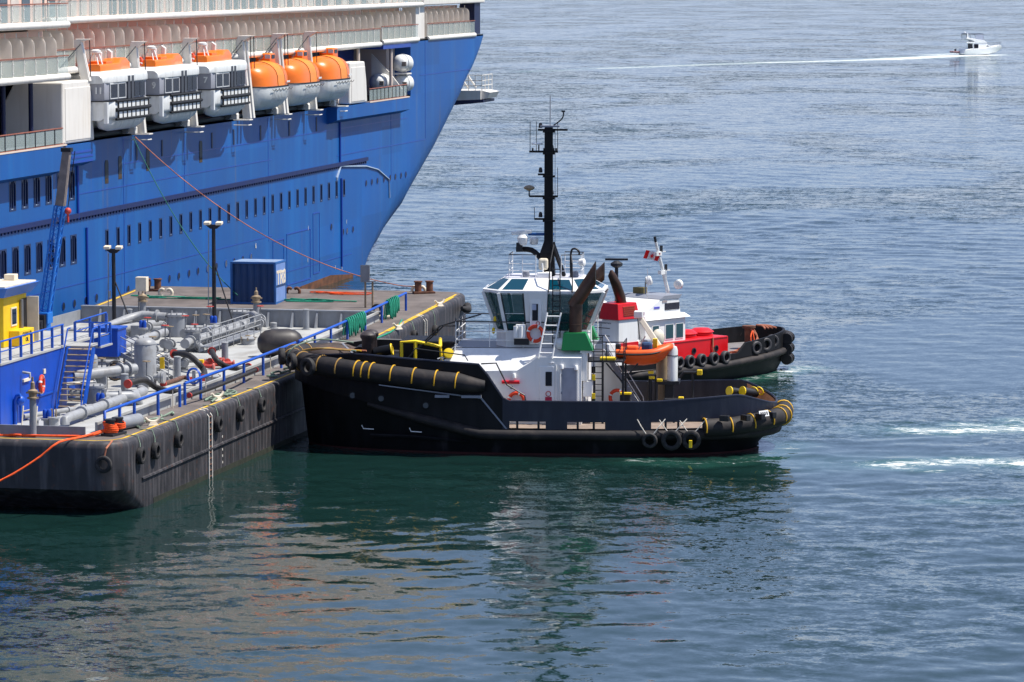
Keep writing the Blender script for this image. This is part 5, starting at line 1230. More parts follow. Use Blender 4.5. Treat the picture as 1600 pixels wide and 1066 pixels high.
EXH = mat('exhaust_heat', (88, 68, 57), .42, .7, var=.25, vscale=1.2, dirt=(60, 44, 36), damt=.5, dscale=(1.5, 1.5, .6))
SOOT = mat('soot', (10, 9, 9), .9)
GREEN = mat('funnel_green', (10, 128, 62), .4, var=.05)
TYEL = mat('tug_yellow', (242, 206, 20), .45, var=.06)
DARKIN = mat('dark_interior', (26, 30, 34), .8)
TAN = mat('ply_tan', (196, 140, 100), .7, var=.12, vscale=2.5)
ORB = mat('rescue_orange', (232, 92, 24), .45, var=.08, vscale=1.5)

tug = thing('tugboat', 'black tugboat with white wheelhouse and tall black mast, pushing the barge side', 'tugboat', (-45.6, 214.4, 0), R(7))
def plan(n=96):
    """deck outline, bow at -x, starting amidships on the near side and running aft round the stern"""
    pts = []
    for i in range(n):
        a = 2 * math.pi * i / n; c, s = math.cos(a), math.sin(a)
        e = 2.6 if c > 0 else 2.25
        x = (abs(c) ** (2 / e)) * (1 if c > 0 else -1); y = (abs(s) ** (2 / e)) * (1 if s > 0 else -1)
        pts.append((x * (13.2 if c > 0 else 14.6) - .2, y * 5.65))
    return pts
PL = plan()
def lerp(a, b, t): return a + (b - a) * max(0, min(1, t))
def ztop(x, y):
    if x < -3.5: z = 5.1 + (-3.5 - x) * .055 - max(0, -10.8 - x) * .15
    elif x < -2.1: z = lerp(5.1, 3.05, (x + 3.5) / 1.4)
    else: z = 3.05 + max(0, x - 6) * .06
    if x > 11.0: z = lerp(z, 2.6, (x - 11.0) / 2.0)
    return z
def zrub(x): return 1.2 + max(0, -3.5 - x) * .22
def dense(pts, extra):
    return pts
def ring(f): return [f(x, y) for x, y in PL]
def scaled(x, y, bx, by, sx=1.): return (x * (bx if x < 0 else sx), y * by)
m = MB()
m.loft([ring(lambda x, y: (*scaled(x, y, .88, .78, .82), -2.2)), ring(lambda x, y: (*scaled(x, y, .935, .90, .90), -.4)), ring(lambda x, y: (*scaled(x, y, .95, .93, .92), .35)), ring(lambda x, y: (*scaled(x, y, .975, .985, .98), zrub(x))), ring(lambda x, y: (*scaled(x, y, .985, 1., 1), zrub(x) + .35 if x > -3.5 else 1.55 + (-3.5 - x) * .25))], cap=False)
m.build('hull', TBLK, tug, smooth=40)
m = MB(); m.loft([ring(lambda x, y: (*scaled(x, y, .937, .905, .902), -.35)), ring(lambda x, y: (*scaled(x, y, .948, .928, .919), .12))], cap=False); m.build('waterline_band', TRED, tug, smooth=40)
# deck
m = MB(); xs = [-14.2 + i * .5 for i in range(55)]
def halfb(x):
    best = 0
    for (x0, y0), (x1, y1) in zip(PL, PL[1:] + PL[:1]):
        if y0 <= 0 and y1 <= 0 and (x0 - x) * (x1 - x) <= 0 and abs(x1 - x0) > 1e-9: best = max(best, -(y0 + (y1 - y0) * (x - x0) / (x1 - x0)))
    return best
DX = [x for x in [-2.9 + i * .5 for i in range(33)] if x < 12.8]
m.loft([[(x, -halfb(x) + .08, 1.56), (x, halfb(x) - .08, 1.56)] for x in DX], closed=False, cap=False); m.build('main_deck', TDECK, tug)
FX = [-14.3 + i * .5 for i in range(23)]
m = MB(); m.loft([[(x, -halfb(x) * .97 + .1, 4.45 + (-3.5 - x) * .06), (x, halfb(x) * .97 - .1, 4.45 + (-3.5 - x) * .06)] for x in FX], closed=False, cap=False); m.build('foredeck', TBLK, tug)
MB().bx(-3.5, -3.42, -5.5, 5.5, 1.5, 4.5).build('foredeck_bulkhead', TWHITE, tug)
# bulwark: thin plate with freeing ports along its foot
def band(m, a, b, th, zb, zt):
    (x0, y0), (x1, y1) = a, b
    def pt(x, y, k, z): return (x * (1 - k * th / 14), y * (1 - k * th / 5.6), z)
    A = [pt(x0, y0, 0, zb(x0, y0)), pt(x0, y0, 0, zt(x0, y0)), pt(x0, y0, 1, zt(x0, y0)), pt(x0, y0, 1, zb(x0, y0))]
    B = [pt(x1, y1, 0, zb(x1, y1)), pt(x1, y1, 0, zt(x1, y1)), pt(x1, y1, 1, zt(x1, y1)), pt(x1, y1, 1, zb(x1, y1))]
    m.add(A + B, [(0, 1, 5, 4), (1, 2, 6, 5), (2, 3, 7, 6), (3, 0, 4, 7)])
# split the outline finely so the step and the port edges are crisp
FP = []
for (x0, y0), (x1, y1) in zip(PL, PL[1:] + PL[:1]):
    k = max(1, int(math.hypot(x1 - x0, y1 - y0) / .35))
    FP += [(x0 + (x1 - x0) * i / k, y0 + (y1 - y0) * i / k) for i in range(k)]
FP += []
m = MB(); m2 = MB()
PORTS = [(-2.0, -.75), (-.6, .35), (1.3, 3.75), (6.2, 8.2), (8.5, 9.5)]
for a, b in zip(FP, FP[1:] + FP[:1]):
    if max(a[0], b[0]) < -2.0:
        lo = lambda x, y: 1.5 + max(0, -3.5 - x) * .2
        if a[0] > -3.4 or b[0] > -3.4: lo = lambda x, y: 1.5
        band(m2, a, b, .12, lo, ztop)
    else:
        band(m, a, b, .12, lambda x, y: 1.95, ztop)
        xm = (a[0] + b[0]) / 2
        if not any(p < xm < q for p, q in PORTS): band(m, a, b, .12, lambda x, y: 1.5, lambda x, y: 1.96)
m.build('bulwark', [TNAVY], tug, smooth=35); m2.build('bow_bulwark', TBLK, tug, smooth=35)
m = MB()
for a, b in zip(FP, FP[1:] + FP[:1]):
    for x, y in (a,): pass
cap = [(x * .996, y * .992, ztop(x, y) + .02) for x, y in FP]
MB().tube(cap, .07, 6, closed=True).build('bulwark_cap', TNAVY, tug, smooth=50)
for px_ in (-1.4, -.2, 2.0, 2.9, 6.9, 7.6, 9.0):
    for s in (-1, 1): MB().bx(px_ - .06, px_ + .06, s * (halfb(px_) - .12) - .1, s * (halfb(px_) - .12) + .06, 1.5, 2.0).build('bulwark_stay', BLK, tug)
# belting and secondary fore rubbing bars
MB().tube([(x * (.975 if x < 0 else 1.0), y * 1.0, zrub(x) - .02) for x, y in PL if not (x < -12.2)][0:] , .27, 8, closed=False).build('belting', FEND, tug, smooth=50) if False else None
near = sorted([(x, y) for x, y in PL if y < 0 and x > -10.5])
for s in (1, -1):
    MB().tube([(x * (.972 if x < 0 else 1.0), s * y * 1.0, zrub(x)) for x, y in near], .3, 10, rad=[lerp(.12, .3, (x + 10.5) / 4) for x, y in near]).build('belting', FEND, tug, smooth=50)
MB().tube([(-9.8, -4.65, .95), (-7.5, -5.05, .95), (-4.2, -5.25, .75)], .1, 6).build('bilge_bar', TBLK, tug)
# navy side panel edge, load line mark
MB().prism([(-2.05, 1.52), (-3.45, 3.2), (-9.2, 3.9), (-9.2, 3.95), (-3.4, 3.28), (-1.95, 1.52)], -5.66, -5.60, 'y').build('plate_edge', TGREY, tug)
lm = MB().torus((0, 0, 0), .2, .022, (0, 1, 0), 20, 4).box((0, 0, 0), (.62, .03, .04)).build('load_line', TWHITE, tug, loc=(-1.65, -4.98, .42))
MB().box((0, 0, 0), (.4, .03, .035)).build('load_line', TWHITE, tug, loc=(-1.65, -5.2, .95))
MB().box((0, 0, 0), (.3, .03, .03)).build('load_line', TWHITE, tug, loc=(-2.3, -5.02, .5))
for x, z, y in ((-10.0, 1.35, -4.35), (-7.2, 1.3, -5.0)): MB().tube([(-.35, 0, .15), (-.25, 0, -.05), (.35, 0, -.08)], .03, 5).build('draught_mark', TWHITE, tug, loc=(x, y - .12, z))
for x, z in ((-10.9, 3.15), (-9.2, 3.05), (-6.6, 2.75)):
    y = -halfb(x) * 1.0 - .0; o = MB().lathe([(.2, -.05), (.24, .02), (.16, .03), (.15, -.04)], axis=(0, -1, 0), n=16).build('porthole', TBLK, tug, loc=(x, y * 1.0 - .02, z)); MB().cyl((0, .0, 0), (0, -.02, 0), .16, n=14).build('pane', mat('dull_glass', (70, 74, 80), .2), o)
# bow fender: big cylinder wrapped round the bow with straps
bowp = [(x * 1.012, y * 1.06, 4.05 + (-4 - x) * .085) for x, y in sorted([q for q in PL if q[0] < -4.0 and q[1] <= 0], key=lambda q: -q[0])]
bowp += [(x, -y, z) for x, y, z in bowp[::-1] if abs(y) > .05]
rad = [.56] * len(bowp); 
bowp = [(-3.6, -5.95, 4.0)] + bowp + [(-3.6, 5.95, 4.0)]; rad = [.38] + rad + [.38]
bowp = [(-3.2, -5.9, 3.97)] + bowp + [(-3.2, 5.9, 3.97)]; rad = [.3] + rad + [.3]
MB().tube(bowp, .64, 14, rad=rad).build('bow_fender', FEND, tug, smooth=60)
def straps(path, xs_, r, material, name='fender_strap', side=-1):
    for xq in xs_:
        best = min(range(1, len(path) - 1), key=lambda i: abs(path[i][0] - xq) + (0 if path[i][1] * side > 0 else 99))
        # interpolate on the segment containing xq
        p = Vector(path[best]); q = Vector(path[best + 1]); o_ = Vector(path[best - 1])
        d = (q - o_).normalized(); t = (xq - p.x) / d.x if abs(d.x) > .2 else 0; c = p + d * t
        up_ = Vector((0, 0, 1)); out_ = d.cross(up_).normalized(); out_ = out_ if out_.y * side > 0 else -out_; up2 = out_.cross(d).normalized(); up2 = up2 if up2.z > 0 else -up2
        MB().tube([c + (out_ * math.cos(R(a_)) + up2 * math.sin(R(a_))) * r for a_ in range(-25, 151, 16)], .042, 6).build(name, material, tug, smooth=50)
straps(bowp, (-10.55, -10.1, -9.65, -8.45, -7.2, -5.95, -4.75), .58, STRAPY)
straps(bowp, (-11.6, -12.7), .58, STRAPT)
for yq in (-2.6, -1.2, .3, 1.8):
    i = min(range(len(bowp)), key=lambda i: abs(bowp[i][1] - yq) + (0 if bowp[i][0] < -11 else 99)); c = Vector(bowp[i]); d = (Vector(bowp[i + 1]) - Vector(bowp[i - 1])).normalized()
    MB().torus(c, .57, .04, d, 18, 6).build('fender_strap', STRAPT, tug, smooth=50)
for x0, x1 in ((-6.0, -5.2), (-4.5, -3.4)): MB().bx(x0, x1, -6.0, -5.66, 3.28, 3.42).build('fender_shelf', TGREY, tug)
# tyres over the bow
def tug_tyre(lx, ly, lz, rz, lab, R_=.55, tilt=0, group='tyres hung round the tug', root=tug):
    w_ = root.matrix_basis @ Vector((lx, ly, lz))
    o = tyre_mesh(R_, .34).build('tyre_fender', RUB if root == tug else mat('tyre_highlight', (62, 60, 62), .6, var=.25, vscale=5), None, smooth=40, loc=w_); o.rotation_euler = (0, tilt, root.rotation_euler.z + rz); tag(o, lab, 'tyre', group); return o  # red tug tyres: pale rim highlights put into a lighter grey
bpy.context.view_layer.update()
tug_tyre(-13.45, -4.2, 4.75, R(-125), 'black tyre hung on the near shoulder of the tug bow fender', .52)
tug_tyre(-14.5, -3.3, 4.95, R(-150), 'black tyre hung at the front of the tug bow beside the shoulder tyre', .5)
tug_tyre(-15.3, -1.9, 5.1, R(-165), 'black tyre pressed between tug bow and barge', .5)
# stern fender
sp = [(x * 1.03, y * 1.03, 1.62 + max(0, x - 10) * .12) for x, y in sorted([q for q in PL if q[0] > 8.2 and q[1] <= 0])]
sp += [(x, -y, z) for x, y, z in sp[::-1] if abs(y) > .05]
MB().tube(sp, .52, 14).build('stern_fender', FEND, tug, smooth=60)
straps(sp, (9.05, 10.45, 11.6, 12.5, 13.1), .54, STRAPY)
for yq in (-1.2, 1.4):
    i = min(range(1, len(sp) - 1), key=lambda i: abs(sp[i][1] - yq)); MB().torus(sp[i], .54, .06, Vector(sp[i + 1]) - Vector(sp[i - 1]), 18, 6).build('fender_strap', STRAPY, tug, smooth=50)
for x, y in ((10.2, -5.15), (11.35, -4.75), (12.15, -4.1), (12.75, -3.1)): MB().box((x, y, 2.2), (.55, .3, .32), math.atan2(-.35, 1) if x < 11 else -.8).build('strap_eye', BLK, tug, bevel=.03)
# tyres on the near quarter hung by white ropes
for lx, lb, R_ in ((7.15, 'smaller black tyre of the three slung low on the tug quarter', .45), (8.35, 'middle black tyre of the three slung on crossed white ropes', .58), (5.75, 'black tyre half sunk in shade below the tug bulwark slots', .44)):
    pass
for k, (lx, R_, lb) in enumerate(((6.05, .44, 'small shaded black tyre slung on white rope under the tug freeing ports'), (7.25, .58, 'large black tyre slung on crossed white ropes at the tug quarter'), (8.35, .55, 'black tyre with a yellow scrap in it, next to the first stern strap'))):
    yy = -halfb(lx) - .42
    tug_tyre(lx, yy, .98, R(90), lb, R_)
    for dx in (-.75, .85):
        a = tug.matrix_basis @ Vector((lx + dx, -halfb(lx) - .05, 2.15)); b = tug.matrix_basis @ Vector((lx + (-.2 if dx < 0 else .2), yy, .98 + R_ * .8))
        o = MB().tube([a, (a + b) / 2 + Vector((0, -.1, 0)), b], .03, 5).build('tyre_sling', WROPE); tag(o, 'thin white rope slinging one of the three tyres at the tug quarter', 'rope', 'white tyre slings on the tug')
MB().bx(-.08, .08, -.12, .12, -.3, .1).build('chain_tag', TYEL, tug, loc=(8.35, -6.1, .95))
# stern: tan inner lining and name plate
q_ = MB()
for a, b in zip(FP, FP[1:]):
    if min(a[0], b[0]) > 11.15 and min(a[1], b[1]) > .4:
        i_ = lambda p, z: (p[0] * (1 - .15 / 14), p[1] * (1 - .15 / 5.6), z)
        q_.add([i_(a, 1.6), i_(b, 1.6), i_(b, ztop(*b) - .04), i_(a, ztop(*a) - .04)], [(0, 1, 2, 3)])
q_.build('stern_lining', TAN, tug)
np_ = MB().box((0, 0, 0), (.8, .03, .34)).build('name_plate', TWHITE, tug, loc=(12.35, -3.9, 2.35)); np_.rotation_euler = (R(-15), 0, R(52))
for i in range(4): MB().box((-.26 + i * .17, -.02, 0), (.09, .02, .18)).build('lettering', BLK, np_)

# ---------------- deckhouse
E_ = [(-6.2, -3.6, 4.5), (-1.6, -3.6, 4.6), (-.4, -3.6, 5.35), (2.05, -3.6, 5.35)]
D_ = [(-5.3, -2.5, 5.75), (-1.0, -2.5, 5.78), (-.1, -2.6, 5.8), (2.05, -2.65, 5.8)]
m = MB()
for s in (1, -1):
    q = [(x, s * y, z) for x, y, z in E_]; r_ = [(x, s * y, z) for x, y, z in D_]; f = [(x, s * y, 1.5) for x, y, z in E_]
    m.add(f + q, [(i, i + 1, 5 + i, 4 + i) for i in range(3)]); m.add(q + r_, [(i, i + 1, 5 + i, 4 + i) for i in range(3)])
m.add([E_[0], (-6.2, 3.6, 4.5), (-5.3, 2.5, 5.75), D_[0]], [(0, 1, 2, 3)]); m.add([(-6.2, -3.6, 1.5), (-6.2, 3.6, 1.5), (-6.2, 3.6, 4.5), E_[0]], [(0, 1, 2, 3)])
m.add([(2.05, -3.6, 1.5), (2.05, 3.6, 1.5), (2.05, 3.6, 5.35), (2.05, 2.65, 5.8), (2.05, -2.65, 5.8), (2.05, -3.6, 5.35)], [(0, 1, 2, 3, 4, 5)])
dhs = m.build('deckhouse', TWHITE, tug)
MB().loft([[(x, y, 5.79) for x, y in ((-5.35, -2.5), (2.6, -2.65))], [(x, y, 5.79) for x, y in ((-5.35, 2.5), (2.6, 2.65))]], closed=False, cap=False).build('upper_deck', TGREY, tug)
def plate(x0, x1, z0, z1, y, name, material, parent=tug, th=.04, bevel=.02): return MB().bx(x0, x1, y - th, y, z0, z1).build(name, material, parent, bevel=bevel)
d1 = plate(-.33, .5, 1.62, 4.85, -3.6, 'door', TWHITE); plate(.02, .38, 3.75, 4.55, -3.645, 'pane', DGLASS, d1, .02, 0)
MB().torus((.18, -3.66, 3.3), .14, .025, (0, 1, 0), 16, 4).build('warning_sign', REDP, d1); plate(.0, .38, 2.85, 3.12, -3.645, 'warning_sign', mat('sign_magenta', (170, 30, 70), .5), d1, .015, 0)
d2 = plate(.95, 1.75, 1.62, 4.8, -3.6, 'door', mat('door_grey', (150, 154, 166), .45)); 
for z in (2.3, 3.3, 4.3): plate(.86, .95, z, z + .12, -3.6, 'hinge', TGREY, d2, .07, 0)
for x in (.62, .86, 1.84): MB().cyl((x, -3.66, 1.6), (x, -3.66, 4.95), .04, n=6).build('wall_pipe', TWHITE, tug)
MB().cyl((-2.45, -3.7, 3.95), (-1.45, -3.7, 3.95), .1, n=10).build('red_light_bar', mat('lamp_red', (196, 16, 30), .3), tug, smooth=40)
for x, z in ((-1.75, 4.45), (.95, 5.0), (1.75, 4.95)): MB().lathe([(.02, .3), (.1, .26), (.1, .05), (.06, 0)], (x, -3.72, z), (0, 0, -1), 10).build('deck_lamp', TWHITE, tug, smooth=40)
plate(-2.0, -1.85, 3.55, 3.72, -3.6, 'socket', TGREY)
plate(.2, .5, 5.02, 5.1, -3.62, 'gutter', TWHITE)
def on_tug(lx, ly, lz): return tug.matrix_basis @ Vector((lx, ly, lz))
lifebuoy(on_tug(-1.62, -3.75, 2.92), 'red lifebuoy half hidden behind the tug bulwark on the white house wall', None, .42, (0, -1, 0)).rotation_euler = (0, 0, R(7))
lifebuoy(on_tug(-.63, -2.78, 6.62), 'orange-red lifebuoy hung on the rail in front of the tug wheelhouse door', None, .42).rotation_euler = (0, 0, R(7))
lifebuoy(on_tug(3.95, -1.6, 2.9), 'red and white lifebuoy hung at the foot of the tug aft stair', None, .42).rotation_euler = (0, 0, R(7))

# ---------------- wheelhouse: leaning windows between posts, sloping skylights
wh = MB()
base = [(-3.0, -1.3), (-2.35, -2.3), (1.3, -2.3), (2.25, -1.35), (2.25, 1.35), (1.3, 2.3), (-2.35, 2.3), (-3.0, 1.3)]
top = [(-3.75, -1.45), (-2.75, -2.65), (1.75, -2.65), (3.15, -1.5), (3.15, 1.5), (1.75, 2.65), (-2.75, 2.65), (-3.75, 1.45)]
rf = [(-2.6, -1.0), (-2.15, -1.65), (1.35, -1.65), (1.9, -1.05), (1.9, 1.05), (1.35, 1.65), (-2.15, 1.65), (-2.6, 1.0)]
zb_, zs_, ze_, zr_ = 5.8, 6.75, 8.9, 9.68
def mid(z): t = (z - zs_) / (ze_ - zs_); return [(b[0] + (t_[0] - b[0]) * t, b[1] + (t_[1] - b[1]) * t, z) for b, t_ in zip(base, top)]
m = MB(); m.loft([[(x, y, zb_) for x, y in base], [(x, y, zs_) for x, y in base]], cap=False); wbase = m.build('wheelhouse_base', TWHITE, tug)
# posts at the corners
for b, t_ in zip(base, top): MB().cyl((b[0], b[1], zs_ - .02), (t_[0], t_[1], ze_), .13, .13, n=4).build('window_post', TWHITE, tug)
def quad_panel(a, b, c, d, u0, u1, v0, v1, off, name, material, th=.03, parent=tug):
    """panel inside quad a,b (bottom) d,c (top), pushed outwards"""
    a, b, c, d = map(Vector, (a, b, c, d)); f = lambda u, v: (a.lerp(b, u)).lerp(d.lerp(c, u), v)
    nrm = (b - a).cross(d - a).normalized(); q = [f(u0, v0), f(u1, v0), f(u1, v1), f(u0, v1)]
    return MB().add([p + nrm * off for p in q] + [p + nrm * (off - th) for p in q], [(0, 1, 2, 3), (7, 6, 5, 4), (0, 4, 5, 1), (1, 5, 6, 2), (2, 6, 7, 3), (3, 7, 4, 0)]).build(name, material, parent)
n8 = 8
for i in range(n8):
    j = (i + 1) % n8
    a, b = (*base[i], zs_), (*base[j], zs_); d, c = (*top[i], ze_), (*top[j], ze_)
    if i == 1:   # near side: window, door, window
        quad_panel(a, b, c, d, .03, .31, .03, .96, 0, 'wheelhouse_window', WGLASS)
        quad_panel(a, b, c, d, .32, .62, -.0, 1.0, .02, 'side_wall', TWHITE, .06)
        quad_panel(a, b, c, d, .63, .97, .03, .96, 0, 'wheelhouse_window', WGLASS)
        for u in (.03, .31): quad_panel(a, b, c, d, u - .008, u + .008, 0, 1, .035, 'window_frame', BLK)
        for u, v0 in ((.17, .45), (.17, .2)): quad_panel(a, b, c, d, .03, .31, v0, v0 + .012, .03, 'window_rail', TWHITE)
    elif i == 5:
        quad_panel(a, b, c, d, .03, .45, .03, .96, 0, 'wheelhouse_window', WGLASS); quad_panel(a, b, c, d, .45, .65, 0, 1, .02, 'side_wall', TWHITE, .06); quad_panel(a, b, c, d, .65, .97, .03, .96, 0, 'wheelhouse_window', WGLASS)
    else:
        quad_panel(a, b, c, d, .05, .95, .02, .97, 0, 'wheelhouse_window', WGLASS)
        quad_panel(a, b, c, d, .045, .065, .0, 1, .02, 'window_frame', BLK); quad_panel(a, b, c, d, .935, .955, .0, 1, .02, 'window_frame', BLK)
    # eave band, sloping roof panel with skylight
    quad_panel((*top[i], ze_), (*top[j], ze_), (*top[j], ze_ + .14), (*top[i], ze_ + .14), 0, 1, 0, 1, .02, 'eave', TWHITE, .08)
    A, B, C_, D2 = (*top[i], ze_ + .12), (*top[j], ze_ + .12), (*rf[j], zr_), (*rf[i], zr_)
    quad_panel(A, B, C_, D2, 0, 1, 0, 1, 0, 'roof_slope', TWHITE, .05)
    if i == 1:
        quad_panel(A, B, C_, D2, .03, .30, .1, .93, .012, 'skylight', TEAL); quad_panel(A, B, C_, D2, .64, .95, .12, .9, .012, 'skylight', TEAL)
    else: quad_panel(A, B, C_, D2, .1, .9, .1, .92, .012, 'skylight', TEAL)
MB().prism([(x, y) for x, y in rf], zr_ - .06, zr_ + .02, 'z').build('roof', mat('roof_grey', (196, 196, 204), .5), tug)
# interior: console and chair so that the panes have something behind them
MB().bx(-2.3, -1.6, -1.6, 1.6, 6.2, 7.35).build('console', DARKIN, tug, bevel=.05); MB().bx(-.9, -.3, -.5, .3, 6.2, 7.7).build('helm_chair', DARKIN, tug, bevel=.08)
MB().bx(.6, 1.6, -1.6, 1.6, 6.0, 7.4).build('console', DARKIN, tug, bevel=.05); MB().bx(-2.3, 1.3, -1.9, 1.9, 5.85, 5.95).build('cabin_floor', DARKIN, tug)
# door on the near side
dr = MB().bx(-.98, -.3, -2.62, -2.5, 6.0, 8.62).build('wheelhouse_door', TWHITE, tug, bevel=.06); MB().bx(-.83, -.5, -2.64, -2.6, 7.35, 8.3).build('pane', DGLASS, dr)
MB().bx(-.83, -.6, -2.66, -2.64, 7.95, 8.28).build('notice', mat('notice_grey', (170, 178, 200), .5), dr); MB().torus((-.5, -2.65, 7.2), .1, .02, (0, 1, 0), 14, 4).build('warning_sign', REDP, dr)
# yellow suits hung behind the front pane
for k in range(4): MB().sphere((-3.1 + k * .04, -2.0, 6.7 + k * .32), .16, 8, 6, (.6, .5, 1.2)).build('yellow_float', TYEL, tug, smooth=60) if k in (0, 2) else None
# ---------------- railings on the upper deck
def trail(pts, h, name, mats, posts, rails=(1, .62, .28), r=.03):
    pts = [Vector(p) for p in pts]
    for k, f in enumerate(rails): MB().tube([p + Vector((0, 0, h * f)) for p in pts], r * (1.2 if k == 0 else .9), 6).build(name, mats[0] if k == 0 else mats[1], tug)
    for i in range(len(pts) - 1):
        n_ = max(1, round((pts[i + 1] - pts[i]).length / posts))
        for k in range(n_ + (1 if i == len(pts) - 2 else 0)):
            p = pts[i].lerp(pts[i + 1], k / n_); MB().cyl(p, p + Vector((0, 0, h)), r, n=6).build('rail_post', mats[1], tug)
trail([(-5.2, 2.5, 5.8), (-5.2, -2.5, 5.8), (2.5, -2.62, 5.8)], 1.45, 'railing', (BLK, TWHITE), 1.75)
trail([(-5.2, 2.5, 5.8), (2.5, 2.62, 5.8)], 1.45, 'railing', (BLK, TWHITE), 1.9)
MB().tube([(-8.2, -2.6, 4.9), (-6.3, -2.55, 6.6), (-5.9, -2.5, 7.0), (-5.2, -2.5, 7.0)], .045, 6).build('companion_rail', BLK, tug); MB().tube([(-8.2, -1.8, 4.9), (-6.2, -1.7, 6.9), (-5.2, -1.7, 7.2), (-4.2, 1.5, 7.3)], .045, 6).build('companion_rail', BLK, tug)
MB().tube([(-3.45, -5.4, 5.15), (-2.6, -5.42, 5.2), (-2.0, -5.45, 4.0), (-1.0, -5.45, 3.4), (-.95, -5.45, 3.1)], .045, 6).build('step_rail', BLK, tug)
MB().tube([(-7.4, -5.2, 5.65), (-7.2, -5.2, 5.95), (-4.4, -5.3, 5.62), (-4.2, -5.3, 5.3)], .035, 6).build('step_rail', BLK, tug)
for z in (0, 1): pass
m = MB(); m.bx(-1.75, -1.2, -2.9, -2.7, 6.35, 7.15); m.build('fire_box', TWHITE, tug, bevel=.04)
MB().bx(-1.85, -1.0, -2.85, -2.7, 5.98, 6.32).build('nav_board', BLK, tug)
for x in (-1.75, -1.45): MB().cyl((x, -2.9, 6.4), (x, -2.9, 7.05), .13, n=12).build('gas_bottle', TWHITE, tug, smooth=40)
MB().lathe([(.02, -.5), (.3, -.45), (.34, -.1), (.34, .1), (.3, .45), (.02, .5)], (1.05, -3.0, 6.1), (1, 0, 0), 16).build('raft_canister', TWHITE, tug, smooth=40)
# leaning white ladder and vertical black ladder
def ladder(a, b, w_, n_, r, material, name, dirv=(1, 0, 0)):
    a, b = Vector(a), Vector(b); d = Vector(dirv) * w_ / 2
    for s in (-1, 1): MB().cyl(a + d * s, b + d * s, r, n=6).build(name + '_rail', material, tug)
    for k in range(n_):
        c = a.lerp(b, (k + .6) / n_); MB().cyl(c - d, c + d, r * .85, n=6).build(name + '_rung', material, tug)
ladder((.0, -3.65, 5.3), (.45, -3.0, 7.85), .78, 5, .05, TWHITE, 'white_ladder')
ladder((.55, -2.75, 5.9), (.55, -2.75, 10.4), .42, 15, .03, BLK, 'roof_ladder')
for s in (0, 1): MB().tube([(.1 + s * 1.35, -2.9, 9.0), (.1 + s * 1.35, -2.6, 9.1), (.15 + s * 1.25, -2.2, 10.6), (.3 + s * 1.0, -1.6, 11.6 - s * .6)], .04, 6).build('ladder_guard', BLK, tug)
# ---------------- mast
m = MB(); m.loft([[(-.4, -.35, 9.7), (.25, -.35, 9.7), (.25, .35, 9.7), (-.4, .35, 9.7)], [(-.62, -.3, 11.0), (.18, -.3, 11.0), (.18, .3, 11.0), (-.62, .3, 11.0)], [(-.38, -.22, 11.7), (.12, -.22, 11.7), (.12, .22, 11.7), (-.38, .22, 11.7)], [(-.36, -.22, 18.2), (.1, -.22, 18.2), (.1, .22, 18.2), (-.36, .22, 18.2)]])
mast = m.build('mast', TBLK, tug, bevel=.04)
m = MB(); m.tube([(.1, .2, 11.6), (.75, .3, 9.7)], .1, 8); m.build('mast_leg', TBLK, mast)
m = MB(); m.tube([(.1, -.3, 11.5), (.8, -.5, 9.7)], .1, 8); m.build('mast_leg', TBLK, mast)
for z, x0, x1 in ((18.05, -.75, .95), (16.8, -1.25, .4), (15.5, -.75, .1), (14.25, -1.25, .4), (12.95, -.95, .1)):
    MB().bx(x0, x1, -.06, .06, z - .06, z + .05).build('crosstree', TBLK, mast)
    MB().bx(-.45, .22, -.3, .3, z - .16, z - .06).build('mast_platform', TBLK, mast)
MB().bx(-.6, .5, -.25, .25, 18.2, 18.3).build('mast_cap', TGREY, mast)
for x, y, z0, z1, r in ((-.05, 0, 18.3, 20.0, .03), (-1.2, 0, 16.8, 18.5, .02), (-.85, .1, 16.8, 18.5, .018), (.38, 0, 16.8, 18.5, .02), (.38, 0, 14.25, 15.9, .018), (-.95, 0, 12.95, 13.6, .02), (.25, -.2, 10.8, 18, .015)):
    MB().cyl((x, y, z0), (x, y, z1), r, n=6).build('whip_antenna', TGREY if z0 > 18 else BLK, mast)
MB().tube(smoothpath([(.15, 0, 18.3), (.55, 0, 18.6), (.7, 0, 18.85), (.7, 0, 19.1)], 4), .04, 6).build('horn_pipe', BLK, mast)
MB().bx(.6, .8, -.05, .05, 19.05, 19.15).build('wind_vane', BLK, mast)
MB().lathe([(.06, 0), (.3, .12), (.32, .2), (.2, .3), (.02, .34)], (-1.25, 0, 14.55), n=16).build('dome_antenna', BRASS, mast, smooth=40); MB().cyl((-1.25, 0, 14.25), (-1.25, 0, 14.6), .04, n=6).build('antenna_stem', BLK, mast)
MB().lathe([(.3, 0), (.33, .05), (.3, .1)], (-.8, 0, 17.2), n=16).build('gps_dome', TWHITE, mast); MB().cyl((-.7, 0, 16.85), (-.7, 0, 17.2), .04, n=6).build('antenna_stem', BLK, mast)
for z, x in ((18.2, -.6), (15.65, -.6), (13.1, -.6), (16.95, .05), (14.4, .05)): MB().lathe([(.1, 0), (.12, .05), (.09, .25), (.05, .3)], (x, 0, z - .05), n=10).build('navigation_light', BLK, mast, smooth=40)
for x in (-1.05, -.4, .15, .3): MB().cyl((x, 0, 16.85), (x, 0, 17.0), .05, n=8).build('mast_stud', BLK, mast)
